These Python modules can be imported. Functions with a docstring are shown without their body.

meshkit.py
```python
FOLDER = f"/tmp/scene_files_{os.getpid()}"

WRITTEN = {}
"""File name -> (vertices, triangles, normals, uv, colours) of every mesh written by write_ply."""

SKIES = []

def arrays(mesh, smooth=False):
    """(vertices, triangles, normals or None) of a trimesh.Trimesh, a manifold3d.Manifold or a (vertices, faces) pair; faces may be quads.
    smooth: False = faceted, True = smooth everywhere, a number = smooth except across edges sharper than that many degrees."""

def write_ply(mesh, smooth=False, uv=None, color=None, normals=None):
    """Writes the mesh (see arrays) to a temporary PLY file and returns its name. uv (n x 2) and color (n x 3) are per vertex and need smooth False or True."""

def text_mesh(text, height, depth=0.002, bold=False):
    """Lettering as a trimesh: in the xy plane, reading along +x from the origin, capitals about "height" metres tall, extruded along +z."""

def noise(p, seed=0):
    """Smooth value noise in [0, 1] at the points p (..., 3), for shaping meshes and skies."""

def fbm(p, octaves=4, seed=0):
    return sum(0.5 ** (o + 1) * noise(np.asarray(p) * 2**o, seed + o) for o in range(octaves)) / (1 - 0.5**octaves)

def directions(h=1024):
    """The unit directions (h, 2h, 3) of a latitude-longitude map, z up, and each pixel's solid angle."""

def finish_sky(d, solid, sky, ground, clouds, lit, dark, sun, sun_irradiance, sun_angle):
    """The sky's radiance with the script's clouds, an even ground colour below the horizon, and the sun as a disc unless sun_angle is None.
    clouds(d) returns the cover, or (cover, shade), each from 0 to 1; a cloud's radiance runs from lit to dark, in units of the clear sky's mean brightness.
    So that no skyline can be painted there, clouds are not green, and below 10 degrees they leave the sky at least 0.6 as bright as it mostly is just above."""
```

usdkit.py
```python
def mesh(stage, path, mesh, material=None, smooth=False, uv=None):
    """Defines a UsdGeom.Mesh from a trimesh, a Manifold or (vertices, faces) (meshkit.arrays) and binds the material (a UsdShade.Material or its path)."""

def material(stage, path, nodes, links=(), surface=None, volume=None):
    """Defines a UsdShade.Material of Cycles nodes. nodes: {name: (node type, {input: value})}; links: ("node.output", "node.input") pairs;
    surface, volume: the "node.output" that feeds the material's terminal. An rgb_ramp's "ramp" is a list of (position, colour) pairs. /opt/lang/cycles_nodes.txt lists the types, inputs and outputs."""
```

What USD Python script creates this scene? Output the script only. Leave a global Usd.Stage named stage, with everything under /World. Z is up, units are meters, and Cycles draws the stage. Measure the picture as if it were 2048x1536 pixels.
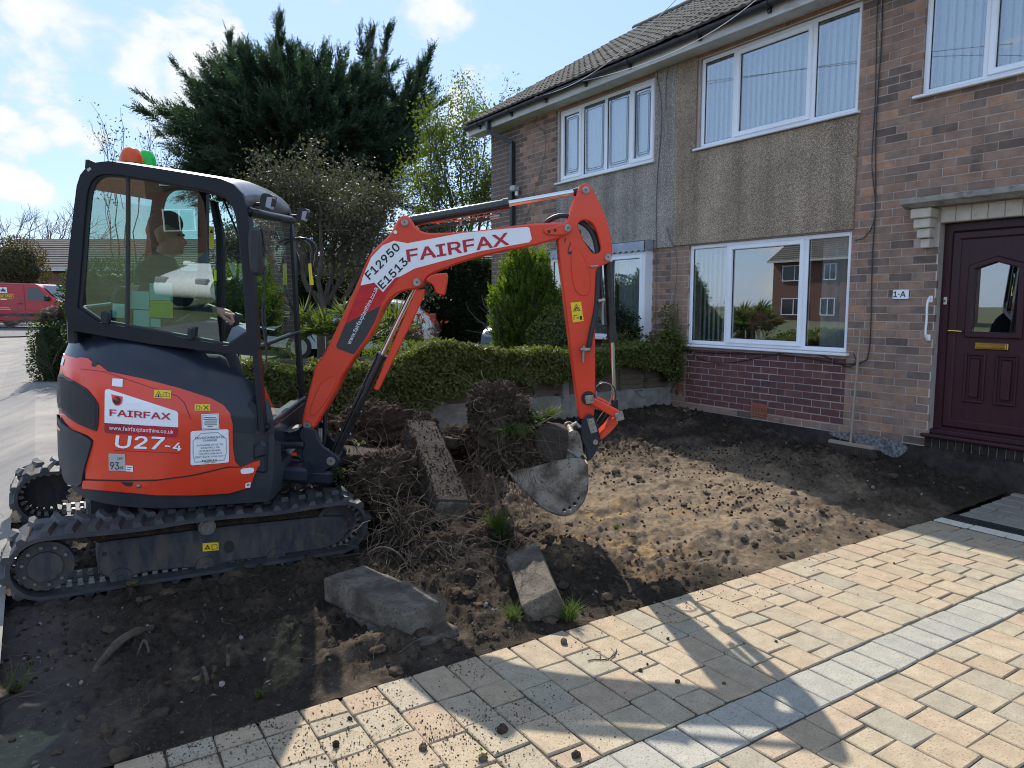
import math, numpy as np, trimesh, shapely, usdkit, meshkit
from pxr import Usd, UsdGeom, UsdLux, UsdShade, Gf, Sdf, Vt
from shapely.geometry import Polygon, box as sbox, LineString
from shapely.ops import unary_union
from scipy.interpolate import RBFInterpolator

stage = Usd.Stage.CreateInMemory()
UsdGeom.SetStageUpAxis(stage, 'Z'); UsdGeom.SetStageMetersPerUnit(stage, 1.0)
UsdGeom.Xform.Define(stage, '/World'); UsdGeom.Scope.Define(stage, '/World/Looks')
rng = np.random.default_rng(7)
V3 = lambda *a: np.array(a, float)

# ---------------------------------------------------------------- camera, sky, sun, exposure
EXPOSURE = 0.96
SKY_STRENGTH, SUN_INTENSITY = 0.086, 0.84
SUN = V3(0.27, 0.97, 1.0); SUN /= np.linalg.norm(SUN)
CAM = V3(0, 0, 1.70); FPX = 1460.0
PITCH = math.atan((768 - 612) / FPX); YAW = math.atan((1024 - 75) / (FPX / math.cos(PITCH)))
CF = V3(math.sin(YAW) * math.cos(PITCH), math.cos(YAW) * math.cos(PITCH), -math.sin(PITCH))
CR = V3(math.cos(YAW), -math.sin(YAW), 0); CU = np.cross(CR, CF)
cam = UsdGeom.Camera.Define(stage, '/World/camera')
m = Gf.Matrix4d(1)
for i, a in enumerate((CR, CU, -CF)): m.SetRow(i, Gf.Vec4d(*a, 0))
m.SetRow(3, Gf.Vec4d(*CAM, 1)); cam.AddTransformOp().Set(m)
cam.CreateHorizontalApertureAttr(36.0); cam.CreateVerticalApertureAttr(27.0)
cam.CreateFocalLengthAttr(36.0 * FPX / 2048); cam.CreateClippingRangeAttr(Gf.Vec2f(0.05, 2000))
cam.CreateExposureAttr(EXPOSURE)

def ray(x, y): return CF + CR * ((x - 1024) / FPX) - CU * ((y - 768) / FPX)
def at(x, y, ax, v):
    """Point on the world plane X, Y or Z = v that the photograph shows at (x, y)."""
    d = ray(x, y); k = 'XYZ'.index(ax); return CAM + d * ((v - CAM[k]) / d[k])
def depth(x, y, z): return CAM + ray(x, y) * z

dome = UsdLux.DomeLight.Define(stage, '/World/sky'); dome.CreateIntensityAttr(1.0)
el, rot = math.asin(SUN[2]), math.atan2(SUN[0], SUN[1])
# clouds: noise, gathered round a few directions
def cdir(x, y): d = ray(x, y); return d / np.linalg.norm(d)
blobs = [((130, 95), .105), ((270, 115), .105), ((55, 50), .075), ((390, 95), .085), ((470, 60), .035), ((135, 258), .048), ((70, 280), .032), ((185, 297), .040), ((70, 388), .034), ((15, 372), .028), ((890, 18), .042), ((0, 235), .024)]
sn = {'tc': ('texture_coordinate', {}), 'sky': ('sky_texture', dict(sky_type='single_scattering', sun_disc=False, sun_elevation=el, sun_rotation=rot, altitude=50.0, air_density=1.0, aerosol_density=0.35, ozone_density=1.0)),
      'mp': ('mapping', dict(mapping_type='point', scale=(1, 1, 1.7))),
      'n1': ('noise_texture', dict(scale=7.5, detail=8, roughness=0.56, distortion=0.25)),
      'n2': ('noise_texture', dict(scale=2.2, detail=6, roughness=0.55)),
      'bg': ('background_shader', dict(strength=SKY_STRENGTH)),
      'cloud': ('mix', dict(mix_type='mix', color1=(4.2, 4.8, 5.7), color2=(6.5, 6.6, 6.7))),
      'hz': ('mix', dict(mix_type='mix', fac=0.66, color2=(3.3, 4.8, 7.6))),
      'mix': ('mix', dict(mix_type='mix'))}
sl = [('tc.generated', 'mp.vector'), ('mp.vector', 'n1.vector'), ('tc.generated', 'n2.vector')]
prev = None
for i, (p, r) in enumerate(blobs):
    d = cdir(*p)
    sn[f'd{i}'] = ('vector_math', dict(math_type='distance', vector2=tuple(d))); sl.append(('tc.generated', f'd{i}.vector1'))
    sn[f'm{i}'] = ('map_range', dict(from_min=r * 1.25, from_max=0.0, to_min=0.0, to_max=1.0, clamp=True)); sl.append((f'd{i}.value', f'm{i}.value'))
    if prev:
        sn[f'x{i}'] = ('math', dict(math_type='maximum')); sl += [(prev, f'x{i}.value1'), (f'm{i}.result', f'x{i}.value2')]; prev = f'x{i}.value'
    else: prev = f'm{i}.result'
# outside the frame: scattered clouds from the low-frequency noise
sn['front'] = ('vector_math', dict(math_type='dot_product', vector2=tuple(CF))); sl.append(('tc.generated', 'front.vector1'))
sn['out'] = ('map_range', dict(from_min=0.80, from_max=0.45, to_min=0.0, to_max=1.0, clamp=True)); sl.append(('front.value', 'out.value'))
sn['sc'] = ('map_range', dict(from_min=0.50, from_max=0.66, to_min=0.0, to_max=0.85, clamp=True)); sl.append(('n2.fac', 'sc.value'))
sn['so'] = ('math', dict(math_type='multiply')); sl += [('sc.result', 'so.value1'), ('out.result', 'so.value2')]
sn['tot'] = ('math', dict(math_type='maximum')); sl += [(prev, 'tot.value1'), ('so.value', 'tot.value2')]
sn['s1'] = ('math', dict(math_type='multiply_add', value2=0.66, value3=0.0)); sl.append(('tot.value', 's1.value1'))
sn['s2'] = ('math', dict(math_type='multiply_add', value2=2.4)); sl += [('n1.fac', 's2.value1'), ('s1.value', 's2.value3')]
sn['cov'] = ('map_range', dict(range_type='smoothstep', from_min=1.41, from_max=1.72, to_min=0.0, to_max=0.95, clamp=True)); sl.append(('s2.value', 'cov.value'))
sn['shade'] = ('map_range', dict(from_min=1.5, from_max=1.95, to_min=0.35, to_max=1.0, clamp=True)); sl.append(('s2.value', 'shade.value'))
sl += [('shade.result', 'cloud.fac'), ('sky.color', 'hz.color1'), ('hz.color', 'mix.color1'), ('cloud.color', 'mix.color2'), ('cov.result', 'mix.fac'), ('mix.color', 'bg.color')]
skymat = usdkit.material(stage, '/World/Looks/sky_light', sn, sl, surface='bg.background')
UsdShade.MaterialBindingAPI.Apply(dome.GetPrim()).Bind(skymat)
dome.GetPrim().SetCustomDataByKey('kind', 'structure')

sun = UsdLux.DistantLight.Define(stage, '/World/sun')
zx = SUN; xx = np.cross(V3(0, 0, 1), zx); xx /= np.linalg.norm(xx); yx = np.cross(zx, xx)
m = Gf.Matrix4d(1)
for i, a in enumerate((xx, yx, zx)): m.SetRow(i, Gf.Vec4d(*a, 0))
sun.AddTransformOp().Set(m)
sun.CreateIntensityAttr(SUN_INTENSITY); sun.CreateAngleAttr(0.53); sun.CreateColorAttr(Gf.Vec3f(1.0, 0.95, 0.86))
sun.CreateNormalizeAttr(True)

# ---------------------------------------------------------------- naming and prims
_used = {}
def numbered(parent, name):
    k = (str(parent), name); n = _used.get(k, -1) + 1; _used[k] = n
    return name if n == 0 else f'{name}_{n:03d}'
LOC = {}
def tag(p, label=None, cat=None, group=None, kind=None):
    p = p.GetPrim() if hasattr(p, 'GetPrim') else p
    for k, v in (('label', label), ('category', cat), ('group', group), ('kind', kind)):
        if v: p.SetCustomDataByKey(k, v)
    return p
def thing(name, label=None, cat=None, loc=(0, 0, 0), group=None, kind=None, matrix=None):
    path = '/World/' + numbered('/World', name)
    x = UsdGeom.Xform.Define(stage, path); x.AddTranslateOp().Set(Gf.Vec3d(*map(float, loc))); LOC[path] = np.array(loc, float)
    tag(x, label, cat, group, kind); return path
class MB:
    """Collects shapes into one mesh."""
    def __init__(s): s.v, s.f, s.n = [], [], 0
    def add(s, v, f):
        v = np.asarray(v, float); f = np.asarray(f, int)
        if f.ndim == 2 and f.shape[1] == 4: f = np.vstack([f[:, [0, 1, 2]], f[:, [0, 2, 3]]])
        s.v.append(v); s.f.append(f + s.n); s.n += len(v); return s
    def tm(s, t): return s.add(t.vertices, t.faces)
    def get(s): return (np.vstack(s.v), np.vstack(s.f)) if s.v else (np.zeros((0, 3)), np.zeros((0, 3), int))
    def box(s, lo, hi, ch=0.0, fr=None):
        lo, hi = np.minimum(lo, hi), np.maximum(lo, hi)
        v, f = rbox(lo, hi, ch)
        return s.add(v if fr is None else fr(v), f)
    def tube(s, pts, r, n=8, caps=True): return s.add(*tube(pts, r, n, caps))
    def cyl(s, a, b, r, n=16, r2=None): return s.add(*tube([a, b], [r, r if r2 is None else r2], n, True))
def rbox(lo, hi, ch=0.0):
    lo, hi = np.asarray(lo, float), np.asarray(hi, float)
    if ch <= 0:
        v = np.array([[x, y, z] for x in (lo[0], hi[0]) for y in (lo[1], hi[1]) for z in (lo[2], hi[2])])
        f = np.array([[0, 1, 3, 2], [4, 6, 7, 5], [0, 4, 5, 1], [2, 3, 7, 6], [0, 2, 6, 4], [1, 5, 7, 3]])
        return v, np.vstack([f[:, [0, 1, 2]], f[:, [0, 2, 3]]])
    ch = min(ch, 0.49 * (hi - lo).min()); P = []
    for sx in (0, 1):
        for sy in (0, 1):
            for sz in (0, 1):
                c = np.where([sx, sy, sz], hi, lo); d = np.where([sx, sy, sz], -ch, ch)
                for k in range(3):
                    q = c + d; q[k] = c[k]; P.append(q)
    h = trimesh.convex.convex_hull(np.array(P)); return np.array(h.vertices), np.array(h.faces)
def tube(pts, r, n=8, caps=True):
    p = np.asarray(pts, float); k = len(p); r = np.broadcast_to(np.asarray(r, float), (k,))
    t = np.gradient(p, axis=0) if k > 2 else np.repeat((p[1:] - p[:1]), k, 0)
    t = t / np.maximum(np.linalg.norm(t, axis=1, keepdims=True), 1e-12)
    up = V3(0, 0, 1) if abs(t[0][2]) < 0.9 else V3(1, 0, 0)
    N = []; a = np.cross(t[0], up); a /= np.linalg.norm(a)
    for i in range(k):
        a = a - t[i] * (a @ t[i]); a /= max(np.linalg.norm(a), 1e-12); N.append(a)
    N = np.array(N); B = np.cross(t, N); th = np.arange(n) * 2 * np.pi / n
    v = (p[:, None] + r[:, None, None] * (N[:, None] * np.cos(th)[None, :, None] + B[:, None] * np.sin(th)[None, :, None])).reshape(-1, 3)
    i = np.arange(k - 1)[:, None] * n; j = np.arange(n)[None]; j2 = (j + 1) % n
    f = np.stack([i + j, i + j2, i + n + j2, i + n + j], -1).reshape(-1, 4)
    f = np.vstack([f[:, [0, 1, 2]], f[:, [0, 2, 3]]])
    if caps:
        c0, c1 = len(v), len(v) + 1; v = np.vstack([v, p[:1], p[-1:]]); j = np.arange(n)
        f = np.vstack([f, np.c_[np.full(n, c0), (j + 1) % n, j], np.c_[np.full(n, c1), (k - 1) * n + j, (k - 1) * n + (j + 1) % n]])
    return v, f
def obj(name, mesh, mat, parent=None, smooth=False, label=None, cat=None, group=None, kind=None):
    if isinstance(mesh, MB): mesh = mesh.get()
    if hasattr(mesh, 'vertices'): mesh = (np.array(mesh.vertices), np.array(mesh.faces))
    par = parent or '/World'; path = par + '/' + numbered(par, name)
    root = '/'.join(path.split('/')[:3]); off = LOC.get(root)
    v, f = mesh
    if len(v) == 0: return None
    if off is not None: v = np.asarray(v) - off
    usdkit.mesh(stage, path, (v, f), mat, smooth=smooth)
    tag(stage.GetPrimAtPath(path), label, cat, group, kind); return path
def group_node(name, parent, label=None):
    path = parent + '/' + numbered(parent, name); UsdGeom.Xform.Define(stage, path)
    if label: tag(stage.GetPrimAtPath(path), label)
    return path
def copies(src, name, mats, labels, cat, group):
    """Instances of the class prim src, each a thing of its own."""
    for M_, L_ in zip(mats, labels):
        path = '/World/' + numbered('/World', name); x = UsdGeom.Xform.Define(stage, path); x.AddTransformOp().Set(M_)
        x.GetPrim().GetReferences().AddInternalReference(Sdf.Path(src)); x.GetPrim().SetInstanceable(True); tag(x, L_, cat, group)
def mat4(R, t, s=1.0):
    g = Gf.Matrix4d(1); R = np.asarray(R) * s
    for i in range(3): g.SetRow(i, Gf.Vec4d(*map(float, R[i]), 0))
    g.SetRow(3, Gf.Vec4d(*map(float, t), 1)); return g
def rotz(a): c, s = math.cos(a), math.sin(a); return np.array([[c, s, 0], [-s, c, 0], [0, 0, 1]])   # rows = images of the axes
def polytri(poly):
    """2-D triangles of a shapely polygon with holes."""
    vs, fs, n = [], [], 0
    for g in getattr(poly, 'geoms', [poly]):
        if g.geom_type != 'Polygon' or g.area < 1e-12: continue
        v, f = trimesh.creation.triangulate_polygon(g, engine='earcut'); vs.append(v); fs.append(np.asarray(f) + n); n += len(v)
    return (np.vstack(vs), np.vstack(fs)) if vs else (np.zeros((0, 2)), np.zeros((0, 3), int))
def extrude(poly, z0, z1, fn, bev=0.0, seg=0.0):
    """Extrudes a 2-D polygon (holes allowed) between z0 and z1 with chamfered rims; fn maps (a, b, z) rows to points."""
    mb = MB()
    for g in getattr(poly, 'geoms', [poly]):
        if g.geom_type != 'Polygon' or g.is_empty: continue
        g = shapely.geometry.polygon.orient(g)
        if seg: g = g.segmentize(seg)
        rings = [np.asarray(r.coords)[:, :2] for r in [g.exterior, *g.interiors]]
        ins = [offset_ring(r, bev) for r in rings] if bev else rings
        cap = Polygon(ins[0], ins[1:])
        if bev and not cap.is_valid: ins, cap = rings, g
        v, f = polytri(cap)
        for z, fl in ((z1, False), (z0, True)): mb.add(fn(np.c_[v, np.full(len(v), z)]), f[:, ::-1] if fl else f)
        def wall(r0, za, r1, zb):
            a, b = r0[:-1], r1[:-1]; k = len(a); j = np.arange(k); j2 = (j + 1) % k
            mb.add(fn(np.vstack([np.c_[a, np.full(k, za)], np.c_[b, np.full(k, zb)]])), np.c_[j, j2, k + j2, k + j])
        for r, q in zip(rings, ins):
            if bev: wall(r, z0 + bev, r, z1 - bev); wall(r, z1 - bev, q, z1); wall(q, z0, r, z0 + bev)
            else: wall(r, z0, r, z1)
    return mb
def offset_ring(c, d):
    """Ring moved inwards (into the polygon's material) by d; rings are oriented with the material on the left."""
    p = c[:-1]; a = p - np.roll(p, 1, 0); b = np.roll(p, -1, 0) - p
    na = np.c_[-a[:, 1], a[:, 0]] / np.maximum(np.linalg.norm(a, axis=1, keepdims=True), 1e-12); nb = np.c_[-b[:, 1], b[:, 0]] / np.maximum(np.linalg.norm(b, axis=1, keepdims=True), 1e-12)
    q = p + d * (na + nb) / np.maximum(1 + (na * nb).sum(1, keepdims=True), 0.35)
    return np.vstack([q, q[:1]])
def text2d(text, bold=False):
    """Lettering as flat triangles, capital height 1."""
    t = meshkit.text_mesh(text, 1.0, 0.1, bold); n = t.face_normals[:, 2] > 0.5
    f = t.faces[n]; u, inv = np.unique(f, return_inverse=True); return np.array(t.vertices)[u][:, :2], inv.reshape(-1, 3)
def smoothpoly(pts, it=2):
    """Chaikin corner cutting of a closed outline."""
    p = np.asarray(pts, float)
    for _ in range(it): q = np.roll(p, -1, 0); p = np.stack([.75 * p + .25 * q, .25 * p + .75 * q], 1).reshape(-1, 2)
    return p
def spline(pts, n=24):
    from scipy.interpolate import make_interp_spline
    p = np.asarray(pts, float); k = min(3, len(p) - 1)
    t = np.r_[0, np.cumsum(np.linalg.norm(np.diff(p, axis=0), axis=1))]; return make_interp_spline(t, p, k=k)(np.linspace(0, t[-1], n))
fbm, noise = meshkit.fbm, meshkit.noise
# ---------------------------------------------------------------- materials
def mat(name, c1, c2=None, scale=6.0, rough=0.6, rough2=None, metal=0.0, bump=0.0, bscale=60.0, bdist=0.01, spec=0.5, detail=5.0, lo=0.35, hi=0.65, rand=None, coat=0.0,
        dirt=None, dirt_scale=3.0, dirt_lo=0.5, dirt_hi=0.7, stretch=None, trans=None, speck=None, speck_scale=200.0, speck_lo=0.62, speck_hi=0.68, island=None, sheen=0.0):
    """Plain surface: two colours through noise, optional random tone per object (rand) or per piece (island), dirt patches, specks and fine relief."""
    n = {'p': ('principled_bsdf', dict(roughness=rough, metallic=metal, specular_ior_level=spec, coat_weight=coat, sheen_weight=sheen))}; l = []
    n['g'] = ('geometry', {}); src = 'g.position'
    if stretch is not None:
        n['mp'] = ('mapping', dict(mapping_type='point', scale=stretch)); l.append((src, 'mp.vector')); src = 'mp.vector'
    col = None
    if c2 is None: c2 = c1
    n['n'] = ('noise_texture', dict(scale=scale, detail=detail, roughness=0.6)); l.append((src, 'n.vector'))
    n['r'] = ('map_range', dict(from_min=lo, from_max=hi, to_min=0.0, to_max=1.0, clamp=True)); l.append(('n.fac', 'r.value'))
    ramp = rand or island
    if ramp:
        n['oi'] = ('object_info', {})
        n['ad'] = ('math', dict(math_type='add')); n['fr'] = ('math', dict(math_type='fraction'))
        l += [('oi.random', 'ad.value1'), ('g.random_per_island', 'ad.value2'), ('ad.value', 'fr.value1')]
        n['rr'] = ('rgb_ramp', dict(ramp=ramp, interpolate=True)); l.append(('fr.value', 'rr.fac'))
        n['c'] = ('mix', dict(mix_type='multiply', fac=1.0, color2=(1, 1, 1))); n['v'] = ('mix', dict(mix_type='mix', color1=c1, color2=c2))
        l += [('r.result', 'v.fac'), ('rr.color', 'c.color1'), ('v.color', 'c.color2')]; col = 'c.color'
    else:
        n['c'] = ('mix', dict(mix_type='mix', color1=c1, color2=c2)); l.append(('r.result', 'c.fac')); col = 'c.color'
    if dirt is not None:
        n['dn'] = ('noise_texture', dict(scale=dirt_scale, detail=7, roughness=0.65)); l.append((src, 'dn.vector'))
        n['dr'] = ('map_range', dict(from_min=dirt_lo, from_max=dirt_hi, to_min=0.0, to_max=1.0, clamp=True)); l.append(('dn.fac', 'dr.value'))
        n['dm'] = ('mix', dict(mix_type='mix', color2=dirt)); l += [('dr.result', 'dm.fac'), (col, 'dm.color1')]; col = 'dm.color'
        n['rm'] = ('mix_float', dict(a=rough, b=0.9)); l += [('dr.result', 'rm.fac'), ('rm.result', 'p.roughness')]
    elif rough2 is not None:
        n['rm'] = ('mix_float', dict(a=rough, b=rough2)); l += [('r.result', 'rm.fac'), ('rm.result', 'p.roughness')]
    if speck is not None:
        n['sp'] = ('noise_texture', dict(scale=speck_scale, detail=2, roughness=0.6)); l.append(('g.position', 'sp.vector'))
        n['sr'] = ('map_range', dict(from_min=speck_lo, from_max=speck_hi, to_min=0.0, to_max=1.0, clamp=True)); l.append(('sp.fac', 'sr.value'))
        n['sm'] = ('mix', dict(mix_type='mix', color2=speck)); l += [('sr.result', 'sm.fac'), (col, 'sm.color1')]; col = 'sm.color'
    l.append((col, 'p.base_color'))
    if bump:
        n['bn'] = ('noise_texture', dict(scale=bscale, detail=6, roughness=0.65)); n['b'] = ('bump', dict(strength=bump, distance=bdist))
        l += [(src, 'bn.vector'), ('bn.fac', 'b.height'), ('b.normal', 'p.normal')]
    surf = 'p.BSDF'
    if trans is not None:
        n['t'] = ('translucent_bsdf', dict(color=trans)); n['mx'] = ('mix_closure', dict(fac=0.35)); l += [('p.BSDF', 'mx.closure1'), ('t.BSDF', 'mx.closure2')]; surf = 'mx.closure'
        if ramp:
            n['tm'] = ('mix', dict(mix_type='multiply', fac=1.0, color2=tuple(np.array(trans) / max(max(c1), 1e-3)))); l += [(col, 'tm.color1'), ('tm.color', 't.color')]
    return usdkit.material(stage, f'/World/Looks/{name}', n, l, surface=surf)

def glass_pane(name, tint=(0.86, 0.93, 0.9), base=0.09, edge=0.85, rough=0.0):
    """Clear pane: transparent, with a reflection that grows towards grazing angles, the same from both sides."""
    return usdkit.material(stage, f'/World/Looks/{name}', {'t': ('transparent_bsdf', dict(color=tint)), 'g': ('glossy_bsdf', dict(color=(1, 1, 1), roughness=rough)), 'f': ('layer_weight', dict(blend=0.5)), 'pw': ('math', dict(math_type='power', value2=3.5)), 'ma': ('math', dict(math_type='multiply_add', value2=edge, value3=base)), 'm': ('mix_closure', {})},
        [('f.facing', 'pw.value1'), ('pw.value', 'ma.value1'), ('ma.value', 'm.fac'), ('t.BSDF', 'm.closure1'), ('g.BSDF', 'm.closure2')], surface='m.closure')

SOIL_D, SOIL_L = (0.022, 0.016, 0.011), (0.055, 0.039, 0.026)
M = {}
M['orange'] = mat('orange_paint', (0.70, 0.053, 0.020), (0.62, 0.044, 0.017), scale=1.5, rough=0.28, rough2=0.42, spec=0.5, coat=0.25, bump=0.04, bscale=25, bdist=0.004, dirt=(0.16, 0.075, 0.035), dirt_scale=4.5, dirt_lo=0.64, dirt_hi=0.9, speck=(0.10, 0.06, 0.035), speck_scale=130, speck_lo=0.72, speck_hi=0.76)
M['navy'] = mat('dark_plastic', (0.009, 0.011, 0.017), (0.013, 0.016, 0.023), scale=3, rough=0.27, rough2=0.36, spec=0.45, bump=0.03, bscale=120, bdist=0.002, dirt=(0.04, 0.035, 0.03), dirt_scale=5, dirt_lo=0.66, dirt_hi=1.0)
M['bumper'] = mat('grey_cast_bumper', (0.020, 0.022, 0.027), (0.028, 0.030, 0.034), scale=8, rough=0.55, bump=0.12, bscale=260, bdist=0.003, dirt=(0.055, 0.045, 0.036), dirt_scale=5, dirt_lo=0.6, dirt_hi=0.95)
M['cabframe'] = mat('cab_frame_paint', (0.006, 0.0075, 0.011), (0.009, 0.011, 0.015), scale=4, rough=0.34, rough2=0.46, spec=0.35, dirt=(0.035, 0.031, 0.028), dirt_scale=7, dirt_lo=0.70, dirt_hi=1.0)
M['black'] = mat('black_rubber', (0.012, 0.012, 0.013), (0.022, 0.021, 0.021), rough=0.55, bump=0.1, bscale=90, bdist=0.003)
M['gloss_black'] = mat('black_gloss_paint', (0.008, 0.008, 0.009), (0.014, 0.014, 0.015), rough=0.18, rough2=0.3, coat=0.4)
M['track'] = mat('track_rubber', (0.024, 0.025, 0.029), (0.045, 0.043, 0.043), scale=9, rough=0.62, bump=0.2, bscale=70, bdist=0.006, dirt=(0.085, 0.066, 0.048), dirt_scale=7, dirt_lo=0.52, dirt_hi=0.8)
M['frame_steel'] = mat('undercarriage_steel', (0.018, 0.020, 0.026), (0.040, 0.040, 0.043), scale=14, rough=0.5, bump=0.15, bscale=50, bdist=0.004, dirt=(0.095, 0.072, 0.05), dirt_scale=6, dirt_lo=0.45, dirt_hi=0.75, stretch=(2.2, 2.2, 0.6))
M['chrome'] = mat('chrome_rod', (0.72, 0.72, 0.72), rough=0.08, metal=1.0)
M['steel'] = mat('bare_steel', (0.38, 0.36, 0.33), (0.24, 0.22, 0.2), scale=30, rough=0.38, metal=0.9, dirt=(0.10, 0.075, 0.055), dirt_scale=20, dirt_lo=0.55, dirt_hi=0.75)
M['bucket'] = mat('worn_bucket_steel', (0.27, 0.235, 0.19), (0.16, 0.135, 0.105), scale=5, rough=0.55, metal=0.25, bump=0.2, bscale=60, bdist=0.004, dirt=(0.075, 0.054, 0.037), dirt_scale=5, dirt_lo=0.44, dirt_hi=0.62, speck=(0.07, 0.05, 0.035), speck_scale=60, speck_lo=0.6, speck_hi=0.66)
M['yellow'] = mat('yellow_sticker', (0.75, 0.50, 0.02), rough=0.4)
M['hivis'] = mat('hivis_yellow', (0.62, 0.72, 0.02), rough=0.5)
M['paper_yellow'] = mat('yellow_paper', (0.62, 0.60, 0.03), (0.55, 0.53, 0.03), scale=4, rough=0.7)
M['paper_blue'] = mat('pale_blue_paper', (0.50, 0.66, 0.68), (0.46, 0.62, 0.64), scale=4, rough=0.7)
M['white_sticker'] = mat('white_sticker', (0.80, 0.80, 0.80), (0.74, 0.74, 0.74), scale=3, rough=0.35)
M['silver_sticker'] = mat('silver_sticker', (0.42, 0.40, 0.38), rough=0.4, metal=0.2)
M['red_print'] = mat('red_print', (0.42, 0.012, 0.03), rough=0.35)
M['bright_red'] = mat('bright_red_print', (0.55, 0.015, 0.02), (0.42, 0.008, 0.015), scale=3, rough=0.3, stretch=(3, 3, 9))
M['dark_print'] = mat('dark_print', (0.03, 0.028, 0.03), rough=0.35)
M['maroon_print'] = mat('maroon_print', (0.10, 0.012, 0.02), (0.30, 0.015, 0.03), scale=2, rough=0.35)
M['ink'] = mat('black_ink', (0.015, 0.015, 0.015), rough=0.5)
M['grey_ink'] = mat('grey_ink', (0.13, 0.13, 0.15), rough=0.5)
M['white_print'] = mat('white_print', (0.82, 0.82, 0.82), rough=0.35)
M['reflector'] = mat('red_reflector', (0.45, 0.02, 0.015), rough=0.15, coat=0.5)
M['beacon'] = mat('orange_beacon_lens', (0.85, 0.16, 0.01), (0.75, 0.12, 0.01), scale=40, rough=0.2, coat=0.5, bump=0.2, bscale=130, bdist=0.004, trans=(0.9, 0.2, 0.01))
M['beacon_green'] = mat('green_beacon_lens', (0.02, 0.55, 0.10), rough=0.2, coat=0.5, trans=(0.03, 0.8, 0.15))
M['lamp_lens'] = mat('lamp_lens', (0.32, 0.33, 0.36), rough=0.15, coat=0.5)
M['cab_glass'] = glass_pane('cab_glass', (0.66, 0.82, 0.78), 0.16)
M['cab_glass_far'] = glass_pane('cab_glass_clear', (0.84, 0.94, 0.91), 0.05)
M['pane'] = glass_pane('window_glass', (0.90, 0.94, 0.93), 0.24)
M['seat'] = mat('seat_fabric', (0.018, 0.018, 0.02), rough=0.85)
M['cab_grey'] = mat('grey_console', (0.20, 0.22, 0.25), rough=0.5)
M['cab_roof'] = mat('cab_roof_paint', (0.050, 0.050, 0.052), (0.09, 0.085, 0.08), scale=5, rough=0.35, coat=0.2)
M['skin'] = mat('skin', (0.50, 0.28, 0.20), (0.44, 0.22, 0.15), scale=25, rough=0.5)
M['hair'] = mat('dark_hair', (0.03, 0.022, 0.017), rough=0.6)
M['clothes'] = mat('dark_work_clothes', (0.025, 0.027, 0.035), (0.04, 0.042, 0.05), scale=15, rough=0.9)
# building
bt = [(p_, tuple(v_ * k_ for v_, k_ in zip(c_, (1.36, 1.28, 1.22)))) for p_, c_ in [(0.0, (0.165, 0.128, 0.108)), (0.12, (0.205, 0.152, 0.125)), (0.25, (0.235, 0.170, 0.135)), (0.36, (0.150, 0.122, 0.108)), (0.47, (0.270, 0.180, 0.132)), (0.56, (0.115, 0.098, 0.092)), (0.64, (0.315, 0.195, 0.132)), (0.72, (0.190, 0.150, 0.127)), (0.80, (0.085, 0.075, 0.072)), (0.87, (0.345, 0.225, 0.155)), (0.93, (0.060, 0.054, 0.053)), (1.0, (0.19, 0.148, 0.122))]]
bt = [(p_, tuple(k_ * (.78 * v_ + .22 * q_) for v_, q_, k_ in zip(c_, (0.262, 0.192, 0.150), (1.12, 1.02, .93)))) for p_, c_ in bt]
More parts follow.
